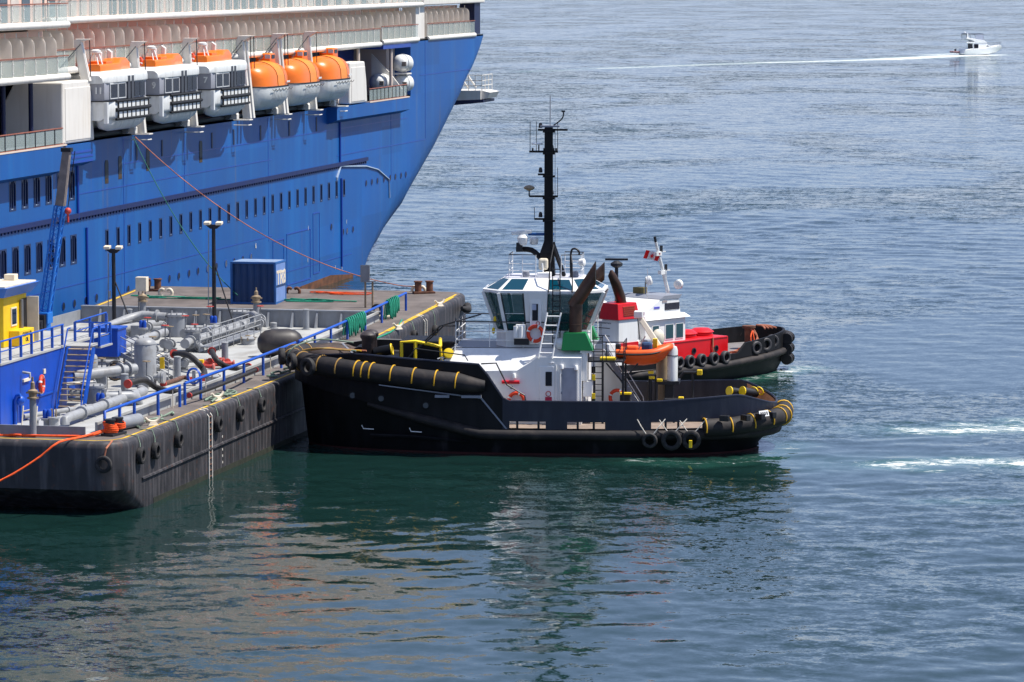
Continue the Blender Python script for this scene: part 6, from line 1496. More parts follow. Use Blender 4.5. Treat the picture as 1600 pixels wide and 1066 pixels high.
# radars on their bracket
MB().tube(smoothpath([(-.5, 0, 10.6), (-1.1, 0, 11.15), (-2.0, 0, 11.2)], 4), .16, 8).build('radar_bracket', TBLK, mast, smooth=50)
rd = MB().lathe([(.2, 0), (.26, .1), (.32, .45), (.2, .62)], (-1.6, -.3, 11.45), n=14).build('radar', TWHITE, tug, smooth=40); MB().box((-1.65, -.3, 12.2), (1.2, .2, .22), Matrix.Rotation(R(-6), 3, 'Y')).build('radar_scanner', TWHITE, rd, bevel=.06)
MB().bx(-1.95, -1.6, -.5, -.2, 11.1, 11.6).build('radar_motor', BLK, rd)
rd2 = MB().lathe([(.2, 0), (.24, .1), (.26, .35), (.15, .45)], (-1.0, .3, 11.45), n=14).build('radar', TWHITE, tug, smooth=40); MB().box((-.6, .3, 12.05), (1.5, .14, .16)).build('radar_scanner', mat('scanner_blue', (20, 84, 150), .4), rd2, bevel=.04)
MB().bx(-.62, -.1, -1.1, -.5, 10.1, 10.75).build('speaker_box', mat('cream_box', (222, 212, 190), .5), tug, bevel=.12); MB().tube([(-.4, -1.1, 10.5), (-.35, -1.15, 9.9), (-.3, -1.0, 9.75)], .05, 6).build('speaker_cable', TWHITE, tug)
MB().bx(-.7, .1, -1.3, -.6, 9.7, 9.98).build('roof_hatch', TWHITE, tug, bevel=.06)
for x, y in ((-1.35, -.9), (1.45, -.8)): MB().lathe([(.2, 0), (.22, .08), (.2, .3), (.05, .36)], (x, y, 9.7), n=14).build('roof_vent', TGREY, tug, smooth=40)
trail([(-2.3, 1.0, 9.68), (-2.3, -1.1, 9.68), (-.75, -1.3, 9.68)], 1.3, 'roof_rail', (BLK, TWHITE), 1.0, (1, .6, .3), .025)
trail([(.7, -1.3, 9.68), (1.8, -.9, 9.68), (1.8, 1.0, 9.68), (.7, 1.3, 9.68)], 1.3, 'roof_rail', (BLK, TWHITE), 1.0, (1, .6, .3), .025)
MB().tube(smoothpath([(1.25, -1.2, 9.7), (1.25, -1.2, 11.1), (1.45, -1.2, 11.35), (1.7, -1.2, 11.2), (1.72, -1.2, 11.0)], 4), .06, 8).build('gooseneck', BLK, tug, smooth=50)
MB().lathe([(.04, -.2), (.2, -.12), (.22, .15), (.18, .18)], (1.85, -1.0, 10.55), (1, -.3, .1), 14).build('searchlight', TWHITE, tug, smooth=40)
# ---------------- funnels
def funnel(s, x0, xe, ze):
    y = s * 2.95
    f = MB(); f.loft([[(x0 - .75, y - .55, 5.75), (x0 + 1.05, y - .55, 5.75), (x0 + 1.05, y + .55, 5.75), (x0 - .75, y + .55, 5.75)], [(x0 - .65, y - .45, 6.75), (x0 + .6, y - .45, 6.75), (x0 + .6, y + .45, 6.75), (x0 - .65, y + .45, 6.75)]]); fo = f.build('funnel_casing', GREEN, tug, bevel=.02)
    a = Vector((x0, y, 6.7)); k = Vector((x0 + .05, y, 8.45)); t = Vector((xe, y, ze))
    MB().cyl(a, k + Vector((0, 0, .1)), .37, n=22).build('exhaust_pipe', EXH, fo, smooth=50)
    d = (t - k).normalized(); u = Vector((0, 1, 0)); v = d.cross(u); L_ = (t - k).length; vs = []; n_ = 22
    for e in (0, 1):
        for i in range(n_):
            an = 2 * math.pi * i / n_; off = u * math.cos(an) * .375 + v * math.sin(an) * .375
            ln = -.3 if e == 0 else (xe - .15 - k.x - off.x) / d.x
            vs.append(k + d * ln + off)
    MB().add(vs, [(i, (i + 1) % n_, n_ + (i + 1) % n_, n_ + i) for i in range(n_)]).build('exhaust_tip', EXH, fo, smooth=60)
    MB().add([v_ - d * .02 for v_ in vs[n_:]], [tuple(range(n_))]).build('exhaust_mouth', SOOT, fo)
    for z in (7.2, 8.2): MB().torus((x0, y, z), .38, .02, (0, 0, 1), 22, 5).build('pipe_band', EXH, fo)
funnel(-1, 1.65, 2.95, 10.35); funnel(1, 1.5, 3.0, 9.9)
MB().bx(2.05, 2.35, -3.3, -2.2, 4.0, 5.75).build('funnel_base', TWHITE, tug, bevel=.03)
MB().bx(1.95, 2.6, -3.35, -1.0, 5.6, 5.8).build('funnel_base', TWHITE, tug)
# ---------------- aft of the house: platform, stair, boat davit, lockers
MB().bx(2.1, 4.4, -3.0, -.6, 5.05, 5.12).build('aft_platform', BLK, tug)
for x, y in ((4.35, -2.9), (4.35, -.7), (3.2, -2.9)): MB().bx(x - .06, x + .06, y - .06, y + .06, 1.5, 5.05).build('platform_leg', BLK, tug)
for a, b in (((4.35, -2.9, 4.0), (5.2, -2.9, 5.0)), ((4.35, -2.9, 3.9), (3.4, -2.9, 5.0))): MB().cyl(a, b, .05, n=6).build('platform_brace', BLK, tug)
trail([(2.4, -2.95, 5.1), (4.4, -2.95, 5.1), (4.4, -.7, 5.1)], 1.1, 'platform_rail', (BLK, BLK), .9, (1, .5), .03)
ladder((2.95, -3.05, 1.6), (2.95, -3.05, 6.6), .5, 15, .025, BLK, 'aft_ladder')
MB().bx(2.1, 2.65, -3.2, -2.4, 3.1, 4.0).build('locker', TWHITE, tug, bevel=.04)
for z in (3.0, 4.05): MB().bx(2.62, 2.8, -3.25, -3.1, z, z + .3).build('latch', TYEL, tug)
MB().bx(3.0, 3.9, -2.6, -2.1, 5.12, 5.3).build('life_jacket_bag', TYEL, tug, bevel=.06)
MB().prism([(2.5, 1.5), (5.6, 1.5), (3.0, 5.4), (2.5, 5.4)], .9, 1.0, 'y').build('casing', TWHITE, tug)
for y in (.2, .85): MB().loft([[(3.05, y, 5.2), (3.25, y, 5.3), (3.25, y + .05, 5.3), (3.05, y + .05, 5.2)], [(5.2, y, 1.6), (5.4, y, 1.7), (5.4, y + .05, 1.7), (5.2, y + .05, 1.6)]]).build('stair_stringer', TGREY, tug)
for k in range(12):
    t = (k + .5) / 12; MB().bx(3.0 + 2.2 * t, 3.25 + 2.2 * t, .22, .85, 5.18 - 3.55 * t, 5.22 - 3.55 * t).build('stair_tread', TGREY, tug)
for h in (.6, 1.1): MB().tube([(3.1, .18, 5.2 + h), (5.3, .18, 1.65 + h), (5.45, .18, 1.6)], .03, 6).build('stair_rail', TWHITE, tug)
MB().bx(4.1, 4.7, -1.9, -1.5, 2.0, 3.1).build('capstan', BLK, tug, bevel=.08); MB().bx(4.1, 4.75, -1.95, -1.45, 3.1, 3.22).build('capstan_cap', TYEL, tug, bevel=.03)
MB().lathe([(.8, 1.5), (.8, 2.2), (.5, 2.4)], (2.9, -1.7, 0), n=16).build('winch_drum', BLK, tug)
# boat davit
dv = MB(); dv.cyl((6.4, .6, 1.5), (6.4, .6, 5.6), .38, n=16); dv.build('davit_post', mat('davit_tan', (150, 132, 106), .5), tug, smooth=40)
m = MB(); m.loft([[(6.35 + a, .5 + b, 5.4) for a, b in ((-.2, -.2), (.2, -.2), (.2, .2), (-.2, .2))], [(4.95 + a, 1.3 + b, 7.35) for a, b in ((-.16, -.16), (.16, -.16), (.16, .16), (-.16, .16))]]); m.build('davit_arm', mat('davit_cream', (214, 204, 186), .5), tug, bevel=.03)
MB().bx(4.7, 5.2, 1.0, 1.6, 7.2, 7.6).build('davit_head', TWHITE, tug, bevel=.05)
MB().tube([(4.9, 1.2, 7.2), (5.1, .4, 5.9)], .03, 5).build('fall_wire', BLK, tug)
MB().bx(5.85, 6.1, .1, .5, 5.6, 6.1).build('davit_tag', TYEL, tug)
gas = MB().lathe([(.3, 0), (.3, 1.75), (.24, 1.95), (.1, 2.0), (.08, 2.15)], (7.0, -.2, 3.75), n=18).build('gas_cylinder', BWHITE, tug, smooth=40); MB().torus((7.0, -.2, 5.2), .31, .025, (0, 0, 1), 18, 5).build('band', BLK, gas)
MB().bx(6.2, 7.4, -.6, 1.0, 3.55, 3.75).build('cylinder_shelf', BLK, tug); MB().bx(6.55, 7.05, -.2, .4, 1.5, 3.55).build('towing_post', BLK, tug, bevel=.05)
for x, z in ((5.85, 3.9), (6.3, 3.75), (5.8, 4.2)): MB().bx(x - .16, x + .16, -.9, -.7, z, z + .16).build('valve_handle', TYEL, tug, bevel=.03)
for x in (5.75, 6.1): MB().cyl((x, -.7, 1.5), (x, -.7, 3.9), .1, n=8).build('hydrant', BLK, tug)
# staple, aft winch and yellow-capped rollers
for y, x, z in ((-2.2, 7.4, 2.9), (3.0, 8.2, 3.9)):
    MB().tube([(x - 1.6, y, z - 1.1), (x - .7, y, z), (x + .15, y, z)], .08, 8).build('towing_bar', DKST, tug); MB().bx(x + .05, x + .35, y - .15, y + .15, z - .15, z + .15).build('bar_end', TYEL, tug, bevel=.03); MB().cyl((x - .2, y, 1.5), (x - .2, y, z), .07, n=6).build('bar_post', DKST, tug)
for x, y in ((10.2, 1.9), (10.95, 1.9)):
    r_ = MB().cyl((x, y, 2.95), (x + .75, y + .75, 2.75), .24, n=16).build('roller', BLK, tug, smooth=40); MB().cyl((x - .05, y - .05, 2.96), (x, y, 2.95), .28, n=16).build('roller_cap', TYEL, r_)
    MB().bx(x + .2, x + .5, y + .2, y + .5, 1.5, 2.7).build('roller_stand', BLK, tug)
for x in (11.6, 11.9): MB().torus((x, 2.6, 2.9), .25, .04, (.4, .5, .3), 14, 5).build('chain_loop', TYEL, tug)
MB().bx(7.5, 9.5, -1.6, 1.6, 1.55, 2.5).build('towing_winch', BLK, tug, bevel=.15)
for k in range(6):
    for s in (1,): MB().bx(5.2 + k * 1.1, 5.3 + k * 1.1, 5.1, 5.45, 1.56, 3.1).build('bulwark_stay', BLK, tug)
# ---------------- foredeck gear: winch, bitts, yellow frame, rope heap
MB().bx(-8.6, -5.4, -1.4, 2.0, 4.6, 6.0).build('windlass_housing', TBLK, tug, bevel=.1)
m = MB(); m.cyl((-10.8, -1.6, 4.9), (-10.8, .6, 4.9), .75, n=20); m.build('winch_drum', TBLK, tug, smooth=40)
for y in (-2.0, -.8): MB().lathe([(.36, 4.7), (.36, 6.1), (.45, 6.25), (.45, 6.4), (.3, 6.55), (.02, 6.6)], (-10.3, y, 0), n=18).build('bitt', mat('bitt_steel', (52, 44, 44), .5, var=.3, vscale=3), tug, smooth=40)
MB().cyl((-9.9, -2.3, 5.4), (-8.9, -2.3, 5.6), .3, n=16).build('warping_head', TBLK, tug, smooth=40); MB().torus((-8.9, -2.3, 5.6), .3, .05, (1, 0, .2), 18, 6).build('head_rim', TYEL, tug)
MB().cyl((-9.75, -2.5, 5.05), (-9.6, -2.75, 5.05), .22, n=14).build('brake_wheel', TYEL, tug)
YF = MB(); YF.tube([(-8.3, -2.6, 4.7), (-8.3, -2.6, 6.05), (-7.5, -2.6, 6.1), (-6.1, -2.4, 5.8), (-6.0, -2.4, 4.7)], .1, 8); YF.build('yellow_frame', TYEL, tug, smooth=40)
MB().tube([(-7.5, -2.6, 4.7), (-7.5, -2.6, 6.1)], .1, 8).build('yellow_frame', TYEL, tug, smooth=40); MB().tube([(-6.1, -2.4, 5.8), (-6.2, -1.6, 6.15)], .1, 8).build('yellow_frame', TYEL, tug, smooth=40)
MB().loft([[(-7.4, -1.4, 5.45), (-6.0, -1.4, 5.45), (-6.0, -.4, 5.45), (-7.4, -.4, 5.45)], [(-7.3, -1.3, 5.7), (-6.1, -1.3, 5.75), (-6.1, -.5, 5.75), (-7.3, -.5, 5.7)]]).build('stretcher_case', ORB, tug, bevel=.05)
MB().lathe([(.02, .3), (.28, .25), (.3, -.1), (.2, -.25)], (-5.6, -2.9, 5.45), (.3, -1, .3), 14).build('yellow_reel', TYEL, tug, smooth=40)
for k in range(5): MB().tube(smoothpath([(-5.9 + random.uniform(-.3, .3), -2.9, 4.9 + random.uniform(0, .3)), (-5.5 + random.uniform(-.3, .3), -2.95, 5.5), (-5.2 + random.uniform(-.3, .3), -2.9, 6.0)], 4), .04, 6).build('cable_bundle', [TWHITE, DKST][k % 2], tug)
MB().sphere((-12.4, -1.2, 5.2), 1.5, 18, 10, (1.0, 1.1, .42)).build('bow_pad', mat('bow_pad', (74, 62, 56), .85, var=.2, vscale=2, bump=.3, bscale=8), tug, smooth=60)
m = MB(); ladder((-11.7, -2.6, 5.95), (-11.0, -2.9, 5.35), .3, 4, .035, TGREY, 'gangplank', (0, 1, 0))
for k in range(4): MB().tube(smoothpath([(-13.9 + k * .15, -3.3, 5.6), (-13.0 + k * .2, -3.6 + k * .1, 5.75), (-11.8, -3.9 + k * .12, 5.72), (-11.0 + k * .3, -4.2, 5.7)], 4), .05, 6).build('bow_line', [STRAPT, PROPE, STRAPY, BROPE][k], tug)
MB().tube(smoothpath([(-14.9, -2.7, 5.0), (-14.5, -2.6, 5.7), (-13.2, -1.5, 6.05), (-11.2, -1.6, 5.9)], 5), .05, 6).build('bow_line', PROPE, tug)

# ---------------- rescue boat slung on the tug
rb = thing('rescue_boat', 'orange inflatable rescue boat with dark tube band, slung on the tug davit', 'rescue boat', on_tug(5.35, -.4, 4.62), R(7))
def rsec2(x, w_, zl, zu): return [(x, y * w_, z) for y, z in ((-1, zu), (-.9, zu - .18), (-.45, zl + .1), (0, zl), (.45, zl + .1), (.9, zu - .18), (1, zu))]
MB().loft([rsec2(-1.45, .75, .25, .7), rsec2(-1.0, .85, .05, .68), rsec2(0, .85, 0, .7), rsec2(.7, .75, .12, .75), rsec2(1.2, .45, .4, .88), rsec2(1.45, .1, .72, .98)], closed=False, cap=True).build('hull', ORB, rb, smooth=40)
tp = smoothpath([(-1.5, -.85, .78), (-.6, -.92, .75), (.5, -.88, .8), (1.1, -.55, .95), (1.5, 0, 1.1), (1.1, .55, .95), (.5, .88, .8), (-.6, .92, .75), (-1.5, .85, .78)], 5)
MB().tube(tp, .23, 12).build('tube_collar', ORB, rb, smooth=60)
MB().tube([p + Vector((0, (-.215 if p.y < 0 else .215) if p.x < 1.2 else 0, -.02)) for p in tp], .06, 6).build('grab_band', BLK, rb)
MB().bx(-.1, .5, -.3, .3, .7, 1.35).build('console', mat('canvas_blue', (40, 70, 110), .8), rb, bevel=.15)
MB().bx(-1.0, -.3, -.35, .35, .75, 1.15).build('seat', ORB, rb, bevel=.12); MB().bx(-1.6, -1.3, -.25, .25, .6, 1.25).build('outboard', DKST, rb, bevel=.08)
MB().cyl((-.3, 0, .9), (.1, 0, 1.7), .04, n=6).build('lifting_bridle', WROPE, rb)
# ------------------------------------------------------------------ red and white tug behind
rt = thing('red_tugboat', 'tugboat with red casing, white wheelhouse and tyre-covered bow behind the black tug', 'tugboat', (-45.2, 249.6, 0), R(60))
RRED = mat('tug_red', (206, 18, 26), .36, var=.06, vscale=1.5)
RBLK = mat('redtug_black', (12, 12, 15), .6, spec=.3, var=.3, vscale=1, dirt=(42, 41, 44), damt=.5, dscale=(1, 1, .4))
def rplan(n=80):
    pts = []
    for i in range(n):
        a = 2 * math.pi * i / n; c, s = math.cos(a), math.sin(a); e = 2.3 if c > 0 else 3.2
        x = (abs(c) ** (2 / e)) * (1 if c > 0 else -1); y = (abs(s) ** (2 / e)) * (1 if s > 0 else -1)
        pts.append((x * (11.3 if c > 0 else 10.5), y * 3.6))
    return pts
RP = rplan()
def rz(x): return 1.35 + max(0, x - 1) * .035
def rzt(x): return lerp(1.75, 2.35, (x - 3.3) / .6) + max(0, x - 3.5) * .055
def rring(f): return [f(x, y) for x, y in RP]
m = MB(); m.loft([rring(lambda x, y: (x * .8, y * .6, -1.8)), rring(lambda x, y: (x * .93, y * .85, -.2)), rring(lambda x, y: (x * .97, y * .95, .5)), rring(lambda x, y: (x, y, rz(x)))], cap=False); m.build('hull', RBLK, rt, smooth=40)
MB().loft([[(x, -3.5 * math.sqrt(max(0, 1 - (max(0, x) / 11.2) ** 2.3)), rz(x) - .02), (x, 3.5 * math.sqrt(max(0, 1 - (max(0, x) / 11.2) ** 2.3)), rz(x) - .02)] for x in [-10.2 + i * .7 for i in range(31)] if x < 11.1], closed=False, cap=False).build('deck', mat('redtug_deck', (120, 116, 116), .8, var=.15), rt)
m = MB()
RF = []
for (x0, y0), (x1, y1) in zip(RP, RP[1:] + RP[:1]):
    k = max(1, int(math.hypot(x1 - x0, y1 - y0) / .4)); RF += [(x0 + (x1 - x0) * i / k, y0 + (y1 - y0) * i / k) for i in range(k)]
for (x0, y0), (x1, y1) in zip(RF, RF[1:] + RF[:1]):
    A = [(x0, y0, rz(x0)), (x0, y0, rzt(x0)), (x0 * .985, y0 * .96, rzt(x0)), (x0 * .985, y0 * .96, rz(x0))]; B = [(x1, y1, rz(x1)), (x1, y1, rzt(x1)), (x1 * .985, y1 * .96, rzt(x1)), (x1 * .985, y1 * .96, rz(x1))]
    m.add(A + B, [(0, 1, 5, 4), (1, 2, 6, 5), (2, 3, 7, 6), (3, 0, 4, 7)])
m.build('bulwark', RBLK, rt, smooth=35)
MB().tube([(x * 1.005, y * 1.01, rz(x) - .3) for x, y in RP], .24, 8, closed=True).build('belting', FEND, rt, smooth=50)
bpy.context.view_layer.update()
# bow tyres laid flat in three rows, side tyres
for row, z in enumerate((.75, 1.45, 2.15)):
    path = [(x * 1.03, y * 1.05, z) for x, y in RF if x > 9.2]
    m = MB(); path = sorted(path, key=lambda q: math.atan2(q[1], q[0] - 6))
    o = MB().tube(path, .38, 12).build('bow_fender', FEND, rt, smooth=50)
    g = MB()
    for i in range(1, len(path) - 1):
        p = Vector(path[i]); d = (Vector(path[i + 1]) - Vector(path[i - 1])).normalized(); g.torus(p, .385, .035, d + Vector((0, 0, .5)), 14, 4)
    g.build('tread_rib', FEND, o, kind='stuff')
def rtyre(x, y, z, rzv, lab, R_=.42):
    return tug_tyre(x, y, z, rzv, lab, R_, 0, 'tyres along the red tug side', rt)
for i, x in enumerate((-4.5, -3.2, -2.1, -.9, .35, 1.55)):
    lb = ('black tyre hung on the red tug side under the gas cylinder', 'black tyre hung on the red tug side behind the gas cylinder', 'black tyre hung below the first porthole of the red casing', 'black tyre hung between two portholes of the red casing', 'black tyre hung below the brown strap of the red casing', 'black tyre hung at the forward end of the red casing')[i]
    rtyre(x, -3.72, 1.62, R(90), lb)
for x, y, z, a, lb in ((5.2, -3.35, 1.95, 82, 'black tyre at the lower end of the bow bulwark of the red tug'), (6.6, -3.05, 2.05, 76, 'black tyre in the middle of three on the red tug bow bulwark'), (7.9, -2.6, 2.15, 68, 'black tyre with a red rim next to the rubber bow of the red tug')): rtyre(x, y, z, R(a), lb, .45)
# casing and red domes
MB().bx(-3.2, 3.6, -2.3, 2.3, 1.3, 2.8).build('casing', RRED, rt, bevel=.08)
MB().bx(-3.1, 3.5, -2.34, -2.3, 2.72, 2.78).build('casing_trim', RRED, rt)
for x in (0.0, 2.3): o = MB().lathe([(.2, -.05), (.22, .03), (.15, .04), (.14, 0)], axis=(0, -1, 0), n=14).build('porthole', DKST, rt, loc=(x, -2.32, 2.05)); MB().cyl((0, .0, 0), (0, -.02, 0), .16, n=12).build('pane', DGLASS, o)
for x in (1.0, 2.7): MB().lathe([(.75, 2.75), (.78, 2.9), (.72, 3.0), (.85, 3.05), (.5, 3.28), (.05, 3.3)], (x, -.7, 0), n=20).build('vent_dome', RRED, rt, smooth=40)
MB().tube([(1.9, -2.36, 2.8), (1.85, -2.4, 2.2), (2.0, -2.4, 1.6)], .06, 6).build('canvas_strap', BROPE, rt)
# wheelhouse
MB().bx(-4.6, -.5, -2.0, 2.0, 1.3, 4.35).build('wheelhouse', TWHITE, rt, bevel=.05)
MB().bx(-4.6, -.48, -2.03, 2.03, 2.3, 2.75).build('red_stripe', RRED, rt)
for x0, x1 in ((-3.9, -3.2), (-2.6, -1.75), (-1.55, -.75)): f = MB().bx(x0, x1, -2.04, -1.98, 2.95, 4.0).build('window_frame', TWHITE, rt); MB().bx(x0 + .06, x1 - .06, -2.06, -2.0, 3.02, 3.93).build('pane', glass_mat('redtug_glass', (36, 70, 76), .05), f)
for y0 in (-1.8, -.5, .8): MB().bx(-.52, -.46, y0, y0 + 1.0, 3.0, 4.0).build('pane', DGLASS, rt)
MB().loft([[(-4.7, -2.2, 4.35), (-.2, -2.2, 4.35), (-.2, 2.2, 4.35), (-4.7, 2.2, 4.35)], [(-4.5, -1.9, 4.62), (-.5, -1.9, 4.62), (-.5, 1.9, 4.62), (-4.5, 1.9, 4.62)]]).build('visor', TWHITE, rt)
MB().prism([(-4.2, 4.6), (-.6, 4.6), (-.75, 5.55), (-2.6, 5.62), (-4.2, 4.85)], -1.65, 1.65, 'y').build('top_house', TWHITE, rt, bevel=.03)
MB().bx(-2.2, -.75, -1.69, -1.64, 4.85, 5.3).build('pane', mat('smoked', (44, 42, 50), .25), rt); MB().prism([(-2.7, 5.6), (-.75, 5.55), (-.5, 5.8), (-2.3, 5.8)], -1.7, 1.7, 'y').build('top_visor', TGREY, rt)
MB().bx(-3.3, -2.75, -1.68, -1.645, 5.0, 5.13).build('funnel_badge', mat('badge_blue', (90, 90, 190), .5), rt); MB().bx(-2.45, -2.0, -1.68, -1.645, 5.35, 5.5).build('funnel_badge', mat('badge_grey', (150, 140, 140), .5), rt)
MB().bx(-7.6, -4.6, -1.7, 1.9, 4.3, 4.4).build('boat_deck', TGREY, rt)
MB().bx(-8.4, -4.6, -2.2, 2.2, 1.3, 3.1).build('aft_house', TWHITE, rt, bevel=.05)
# stack
MB().bx(-7.6, -5.7, -2.35, -.9, 2.6, 4.6).build('stack_base', TWHITE, rt, bevel=.03); MB().bx(-7.62, -5.68, -2.38, -.88, 2.6, 3.1).build('red_stripe', RRED, rt)
st_ = MB(); st_.loft([[(-7.75, -2.45, 4.6), (-5.6, -2.45, 4.6), (-5.6, -.8, 4.6), (-7.75, -.8, 4.6)], [(-7.65, -2.3, 5.65), (-5.8, -2.3, 5.65), (-5.8, -.9, 5.65), (-7.65, -.9, 5.65)]]); so = st_.build('stack_top', RRED, rt, bevel=.04)
for k in range(5): MB().bx(-7.2, -6.05, -2.46 + k * .02, -2.38 + k * .02, 4.85 + k * .13, 4.91 + k * .13).build('louvre', mat('louvre_red', (150, 60, 30), .5), so)
MB().tube([(-6.6, -1.7, 5.6), (-6.7, -1.7, 6.0), (-7.15, -1.7, 6.9), (-7.55, -1.7, 7.5), (-7.6, -1.7, 7.8)], .3, 16, rad=[.34, .34, .32, .26, .08]).build('exhaust_pipe', EXH, so, smooth=50)
# radar post, rafts, aerials
MB().cyl((-4.9, .2, 4.4), (-4.9, .2, 8.0), .12, n=10).build('radar_post', DKST, rt, smooth=40); MB().lathe([(.15, 7.7), (.4, 7.85), (.4, 8.0), (.15, 8.15)], (-4.9, .2, 0), n=14).build('radar_platform', DKST, rt); MB().box((-4.9, .2, 8.25), (1.5, .16, .14), R(-50)).build('radar_scanner', DKST, rt, bevel=.03)
for x, y in ((-3.6, .5), (-6.2, .9)): 
    o = MB().lathe([(.05, -.8), (.3, -.75), (.36, -.5), (.36, .5), (.3, .75), (.05, .8)], (x, y, 5.25), (1, -.4, 0), 16).build('raft_canister', BWHITE, rt, smooth=40)
    MB().bx(x - .5, x + .5, y - .2, y + .2, 4.4, 4.95).build('raft_cradle', DKST, rt)
MB().lathe([(.12, 0), (.3, .1), (.32, .35), (.22, .45)], (-2.0, .2, 6.6), (.6, -.6, .3), 14).build('searchlight', BWHITE, rt, smooth=40); MB().cyl((-2.0, .2, 5.6), (-2.0, .2, 6.6), .05, n=6).build('light_stem', STEEL, rt)
MB().bx(-2.1, -1.5, .5, 1.2, 5.6, 6.2).build('deck_box', mat('olive_box', (110, 100, 60), .7), rt)
for x, y, h in ((-3.2, -1.0, 2.0), (-1.6, -1.2, 1.9), (-.8, -.6, 1.6)): MB().cyl((x, y, 5.6), (x, y, 5.6 + h), .02, n=5).build('whip_antenna', BWHITE, rt)
mp = [Vector((.15, 0, 5.6)), Vector((-1.15, .05, 9.2))]
mo = MB().cyl(mp[0], mp[1], .14, .09, n=10).build('mast', BWHITE, rt, smooth=40)
for t in (.45, .8):
    c = mp[0].lerp(mp[1], t); MB().bx(c.x - .1, c.x + .7, c.y - .06, c.y + .06, c.z, c.z + .07).build('mast_arm', BWHITE, mo); MB().cyl((c.x + .3, c.y, c.z + .05), (c.x + .3, c.y, c.z + .45), .1, n=8).build('navigation_light', DKST, mo); MB().bx(c.x - .35, c.x + .2, c.y - .15, c.y + .15, c.z - .2, c.z + .05).build('mast_bracket', BWHITE, mo)
MB().cyl(mp[1], mp[1] + Vector((-.1, 0, .35)), .09, n=8).build('navigation_light', DKST, mo)
MB().lathe([(.12, 0), (.3, .1), (.32, .35), (.22, .45)], (.25, -.6, 6.3), (.9, .2, .1), 14).build('searchlight', BWHITE, rt, smooth=40)
# flag
fl = tag(bpy.data.objects.new('flag', None), 'small red and white flag flying from the mast of the red tug', 'flag'); COL.objects.link(fl); fl.location = rt.matrix_basis @ Vector((-.95, 0, 8.0)); fl.rotation_euler = (0, R(-20), R(192)); fl.scale = (.85, .85, .85)
def flagpart(x0, x1, material, name):
    m = MB(); rows = []
    for i in range(7):
        x = x0 + (x1 - x0) * i / 6; yv = .12 * math.sin(x * 6); rows.append([(x, yv, -.1 - x * .15), (x, yv + .05, .55 - x * .12), (x, yv + .062, .55 - x * .12), (x, yv + .012, -.1 - x * .15)])
    m.loft(rows); m.build(name, material, fl, smooth=60)
flagpart(.0, .3, RRED, 'flag_bar'); flagpart(.3, .85, BWHITE, 'flag_field'); flagpart(.85, 1.15, RRED, 'flag_bar')
lf = [(.5, .12), (.44, .3), (.5, .28), (.57, .44), (.64, .28), (.7, .3), (.64, .12)]
MB().prism([(x, z - .1 - .02) for x, z in lf], -.16, .24, 'y').build('flag_leaf', RRED, fl)
# foredeck: bitts, ropes, cream cover
MB().lathe([(.3, 1.5), (.3, 2.9), (.45, 2.95), (.45, 3.1)], (7.6, -.8, 0), n=14).build('towing_bitt', RUSTY, rt, smooth=40)
for k in range(5): MB().tube(smoothpath([(7.6 + random.uniform(-.3, .3), -1.1, 2.9), (7.6 + random.uniform(-.5, .5), -1.3, 2.4), (7.5 + random.uniform(-.6, .6), -1.5, 1.7)], 4), .05, 6).build('bitt_rope', OROPE if k % 2 else BROPE, rt)
for k in range(5): MB().torus((4.6 + random.uniform(-.5, .5), -2.4 + random.uniform(-.3, .3), 1.6 + k * .05), .45, .05, (random.uniform(-.3, .3), .2, 1), 16, 5).build('rope_coil', BROPE, rt)
for k in range(4): MB().tube(smoothpath([(8.6 + k * .4, -1.4, 2.85), (9.3 + k * .2, -.6, 2.95), (9.9, .4, 2.9)], 4), .06, 6).build('bow_line', BROPE, rt)
MB().bx(-5.4, -4.9, -2.9, -2.3, 1.3, 3.2).build('hose_locker', TGREY, rt, bevel=.05)
m = MB(); m.sphere((-4.0, -2.6, 3.2), .6, 14, 8, (.9, .6, 1.0)).build('canvas_cover', mat('cream_canvas', (206, 198, 180), .8, var=.1, vscale=3, bump=.5, bscale=5), rt, smooth=60)
trail_r = [(-8.2, -2.1, 3.1), (-8.2, 2.1, 3.1)]
for z in (.5, 1.0): MB().tube([(x, y, h + z) for x, y, h in trail_r], .03, 6).build('railing', DKST, rt)
# ------------------------------------------------------------------ motor yacht with its wake
yp = at(1500, 86, 'Z', 0)
ya = thing('motor_yacht', 'white flybridge motor yacht with dark bimini speeding and trailing a wake', 'motor yacht', (yp.x, yp.y, 0), YAW + R(22)); ya.scale = (1.12, 1.12, 1.12)
YW = mat('yacht_white', (246, 246, 244), .3, var=.02)
def ysec(x, w_, zb, zt, fl=.75): return [(x, -w_, zt), (x, -w_ * fl, zb + .3), (x, 0, zb), (x, w_ * fl, zb + .3), (x, w_, zt)]
MB().loft([ysec(.5, 1.9, -.4, 1.25), ysec(4, 2.0, -.3, 1.5), ysec(8, 1.8, 0, 1.9), ysec(10.8, .9, .6, 2.25), ysec(12.4, .08, 1.5, 2.4)], closed=True).build('hull', YW, ya, smooth=40)
MB().loft([ysec(.6, 1.85, 1.2, 1.28, 1), ysec(12, .3, 2.3, 2.36, 1)]).build('deck', YW, ya)
MB().prism([(3.2, 1.3), (8.8, 1.9), (7.6, 2.6), (6.4, 3.3), (3.0, 3.3)], -1.6, 1.6, 'y').build('saloon', YW, ya, bevel=.1)
MB().bx(3.3, 4.6, -1.66, -1.55, 1.75, 2.85).build('window', DGLASS, ya); MB().bx(2.98, 3.05, -1.2, 1.2, 1.4, 2.9).build('window', DGLASS, ya)
MB().prism([(7.0, 2.2), (7.9, 2.25), (7.3, 2.5)], -1.64, -1.58, 'y').build('window', DGLASS, ya)
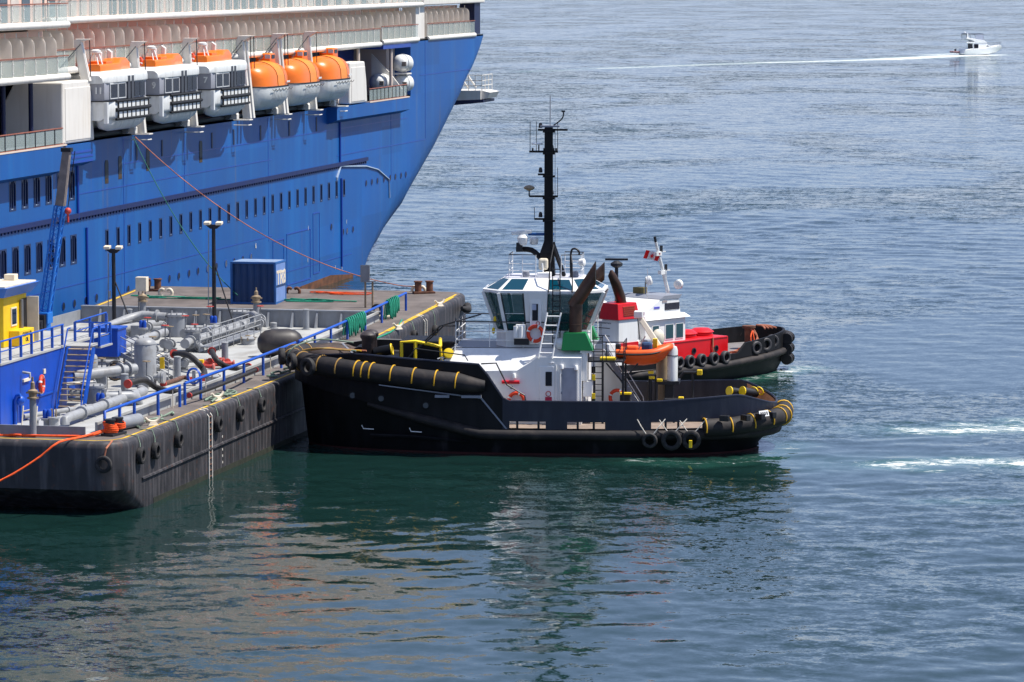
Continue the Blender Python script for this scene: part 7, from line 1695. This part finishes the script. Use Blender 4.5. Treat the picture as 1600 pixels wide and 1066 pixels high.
MB().prism([(1.0, 3.2), (7.2, 3.2), (6.2, 3.9), (4.0, 4.1), (3.4, 4.3), (2.0, 4.5), (1.2, 4.5), (1.0, 4.3), (2.6, 4.0), (3.6, 3.45), (1.0, 3.4)], -1.7, 1.7, 'y').build('flybridge', YW, ya, bevel=.05)
MB().bx(1.0, 6.2, -1.4, 1.4, 5.45, 5.6).build('bimini', mat('bimini_navy', (30, 34, 50), .8), ya, bevel=.05)
for x0, x1 in ((1.1, 1.1), (3.8, 3.6), (6.2, 6.0)):
    for y in (-1.35, 1.35): MB().cyl((x0 + .2, y, 3.9), (x1, y, 5.5), .05, n=6).build('bimini_pole', STEEL, ya)
MB().prism([(3.7, 4.1), (6.3, 4.0), (6.0, 5.4), (3.9, 5.4)], -1.42, -1.4, 'y').build('clear_screen', glass_mat('clear_plastic', (190, 196, 215), .2, .5), ya)
MB().prism([(1.2, 4.4), (1.7, 4.4), (1.5, 5.8), (1.3, 5.8)], -1.5, 1.5, 'y').build('radar_arch', YW, ya); MB().lathe([(.3, 0), (.32, .2), (.1, .3)], (1.4, 0, 5.8), n=12).build('radar_dome', YW, ya)
for z in (.4, .8): MB().tube([(8.2, -1.6, 1.95 + z), (10.8, -.9, 2.3 + z), (12.5, 0, 2.6 + z), (10.8, .9, 2.3 + z), (8.2, 1.6, 1.95 + z)], .03, 5).build('pulpit_rail', STEEL, ya)
for x, y, z in ((8.2, -1.6, 1.9), (9.5, -1.25, 2.1), (10.8, -.9, 2.2), (11.7, -.45, 2.3)): MB().cyl((x, y, z), (x, y, z + .85), .03, n=5).build('pulpit_post', STEEL, ya)
di = MB().tube([(-2.6, -.7, .85), (-.6, -.7, .75), (-.2, 0, .8), (-.6, .7, .75), (-2.6, .7, .85)], .25, 8).build('dinghy', mat('dinghy_grey', (120, 90, 96), .7), ya, smooth=50); MB().bx(-1.6, -1.2, -.2, .2, .9, 1.6).build('dinghy_motor', DKST, di)
MB().bx(-.4, .6, -1.6, 1.6, .35, .5).build('swim_platform', YW, ya)
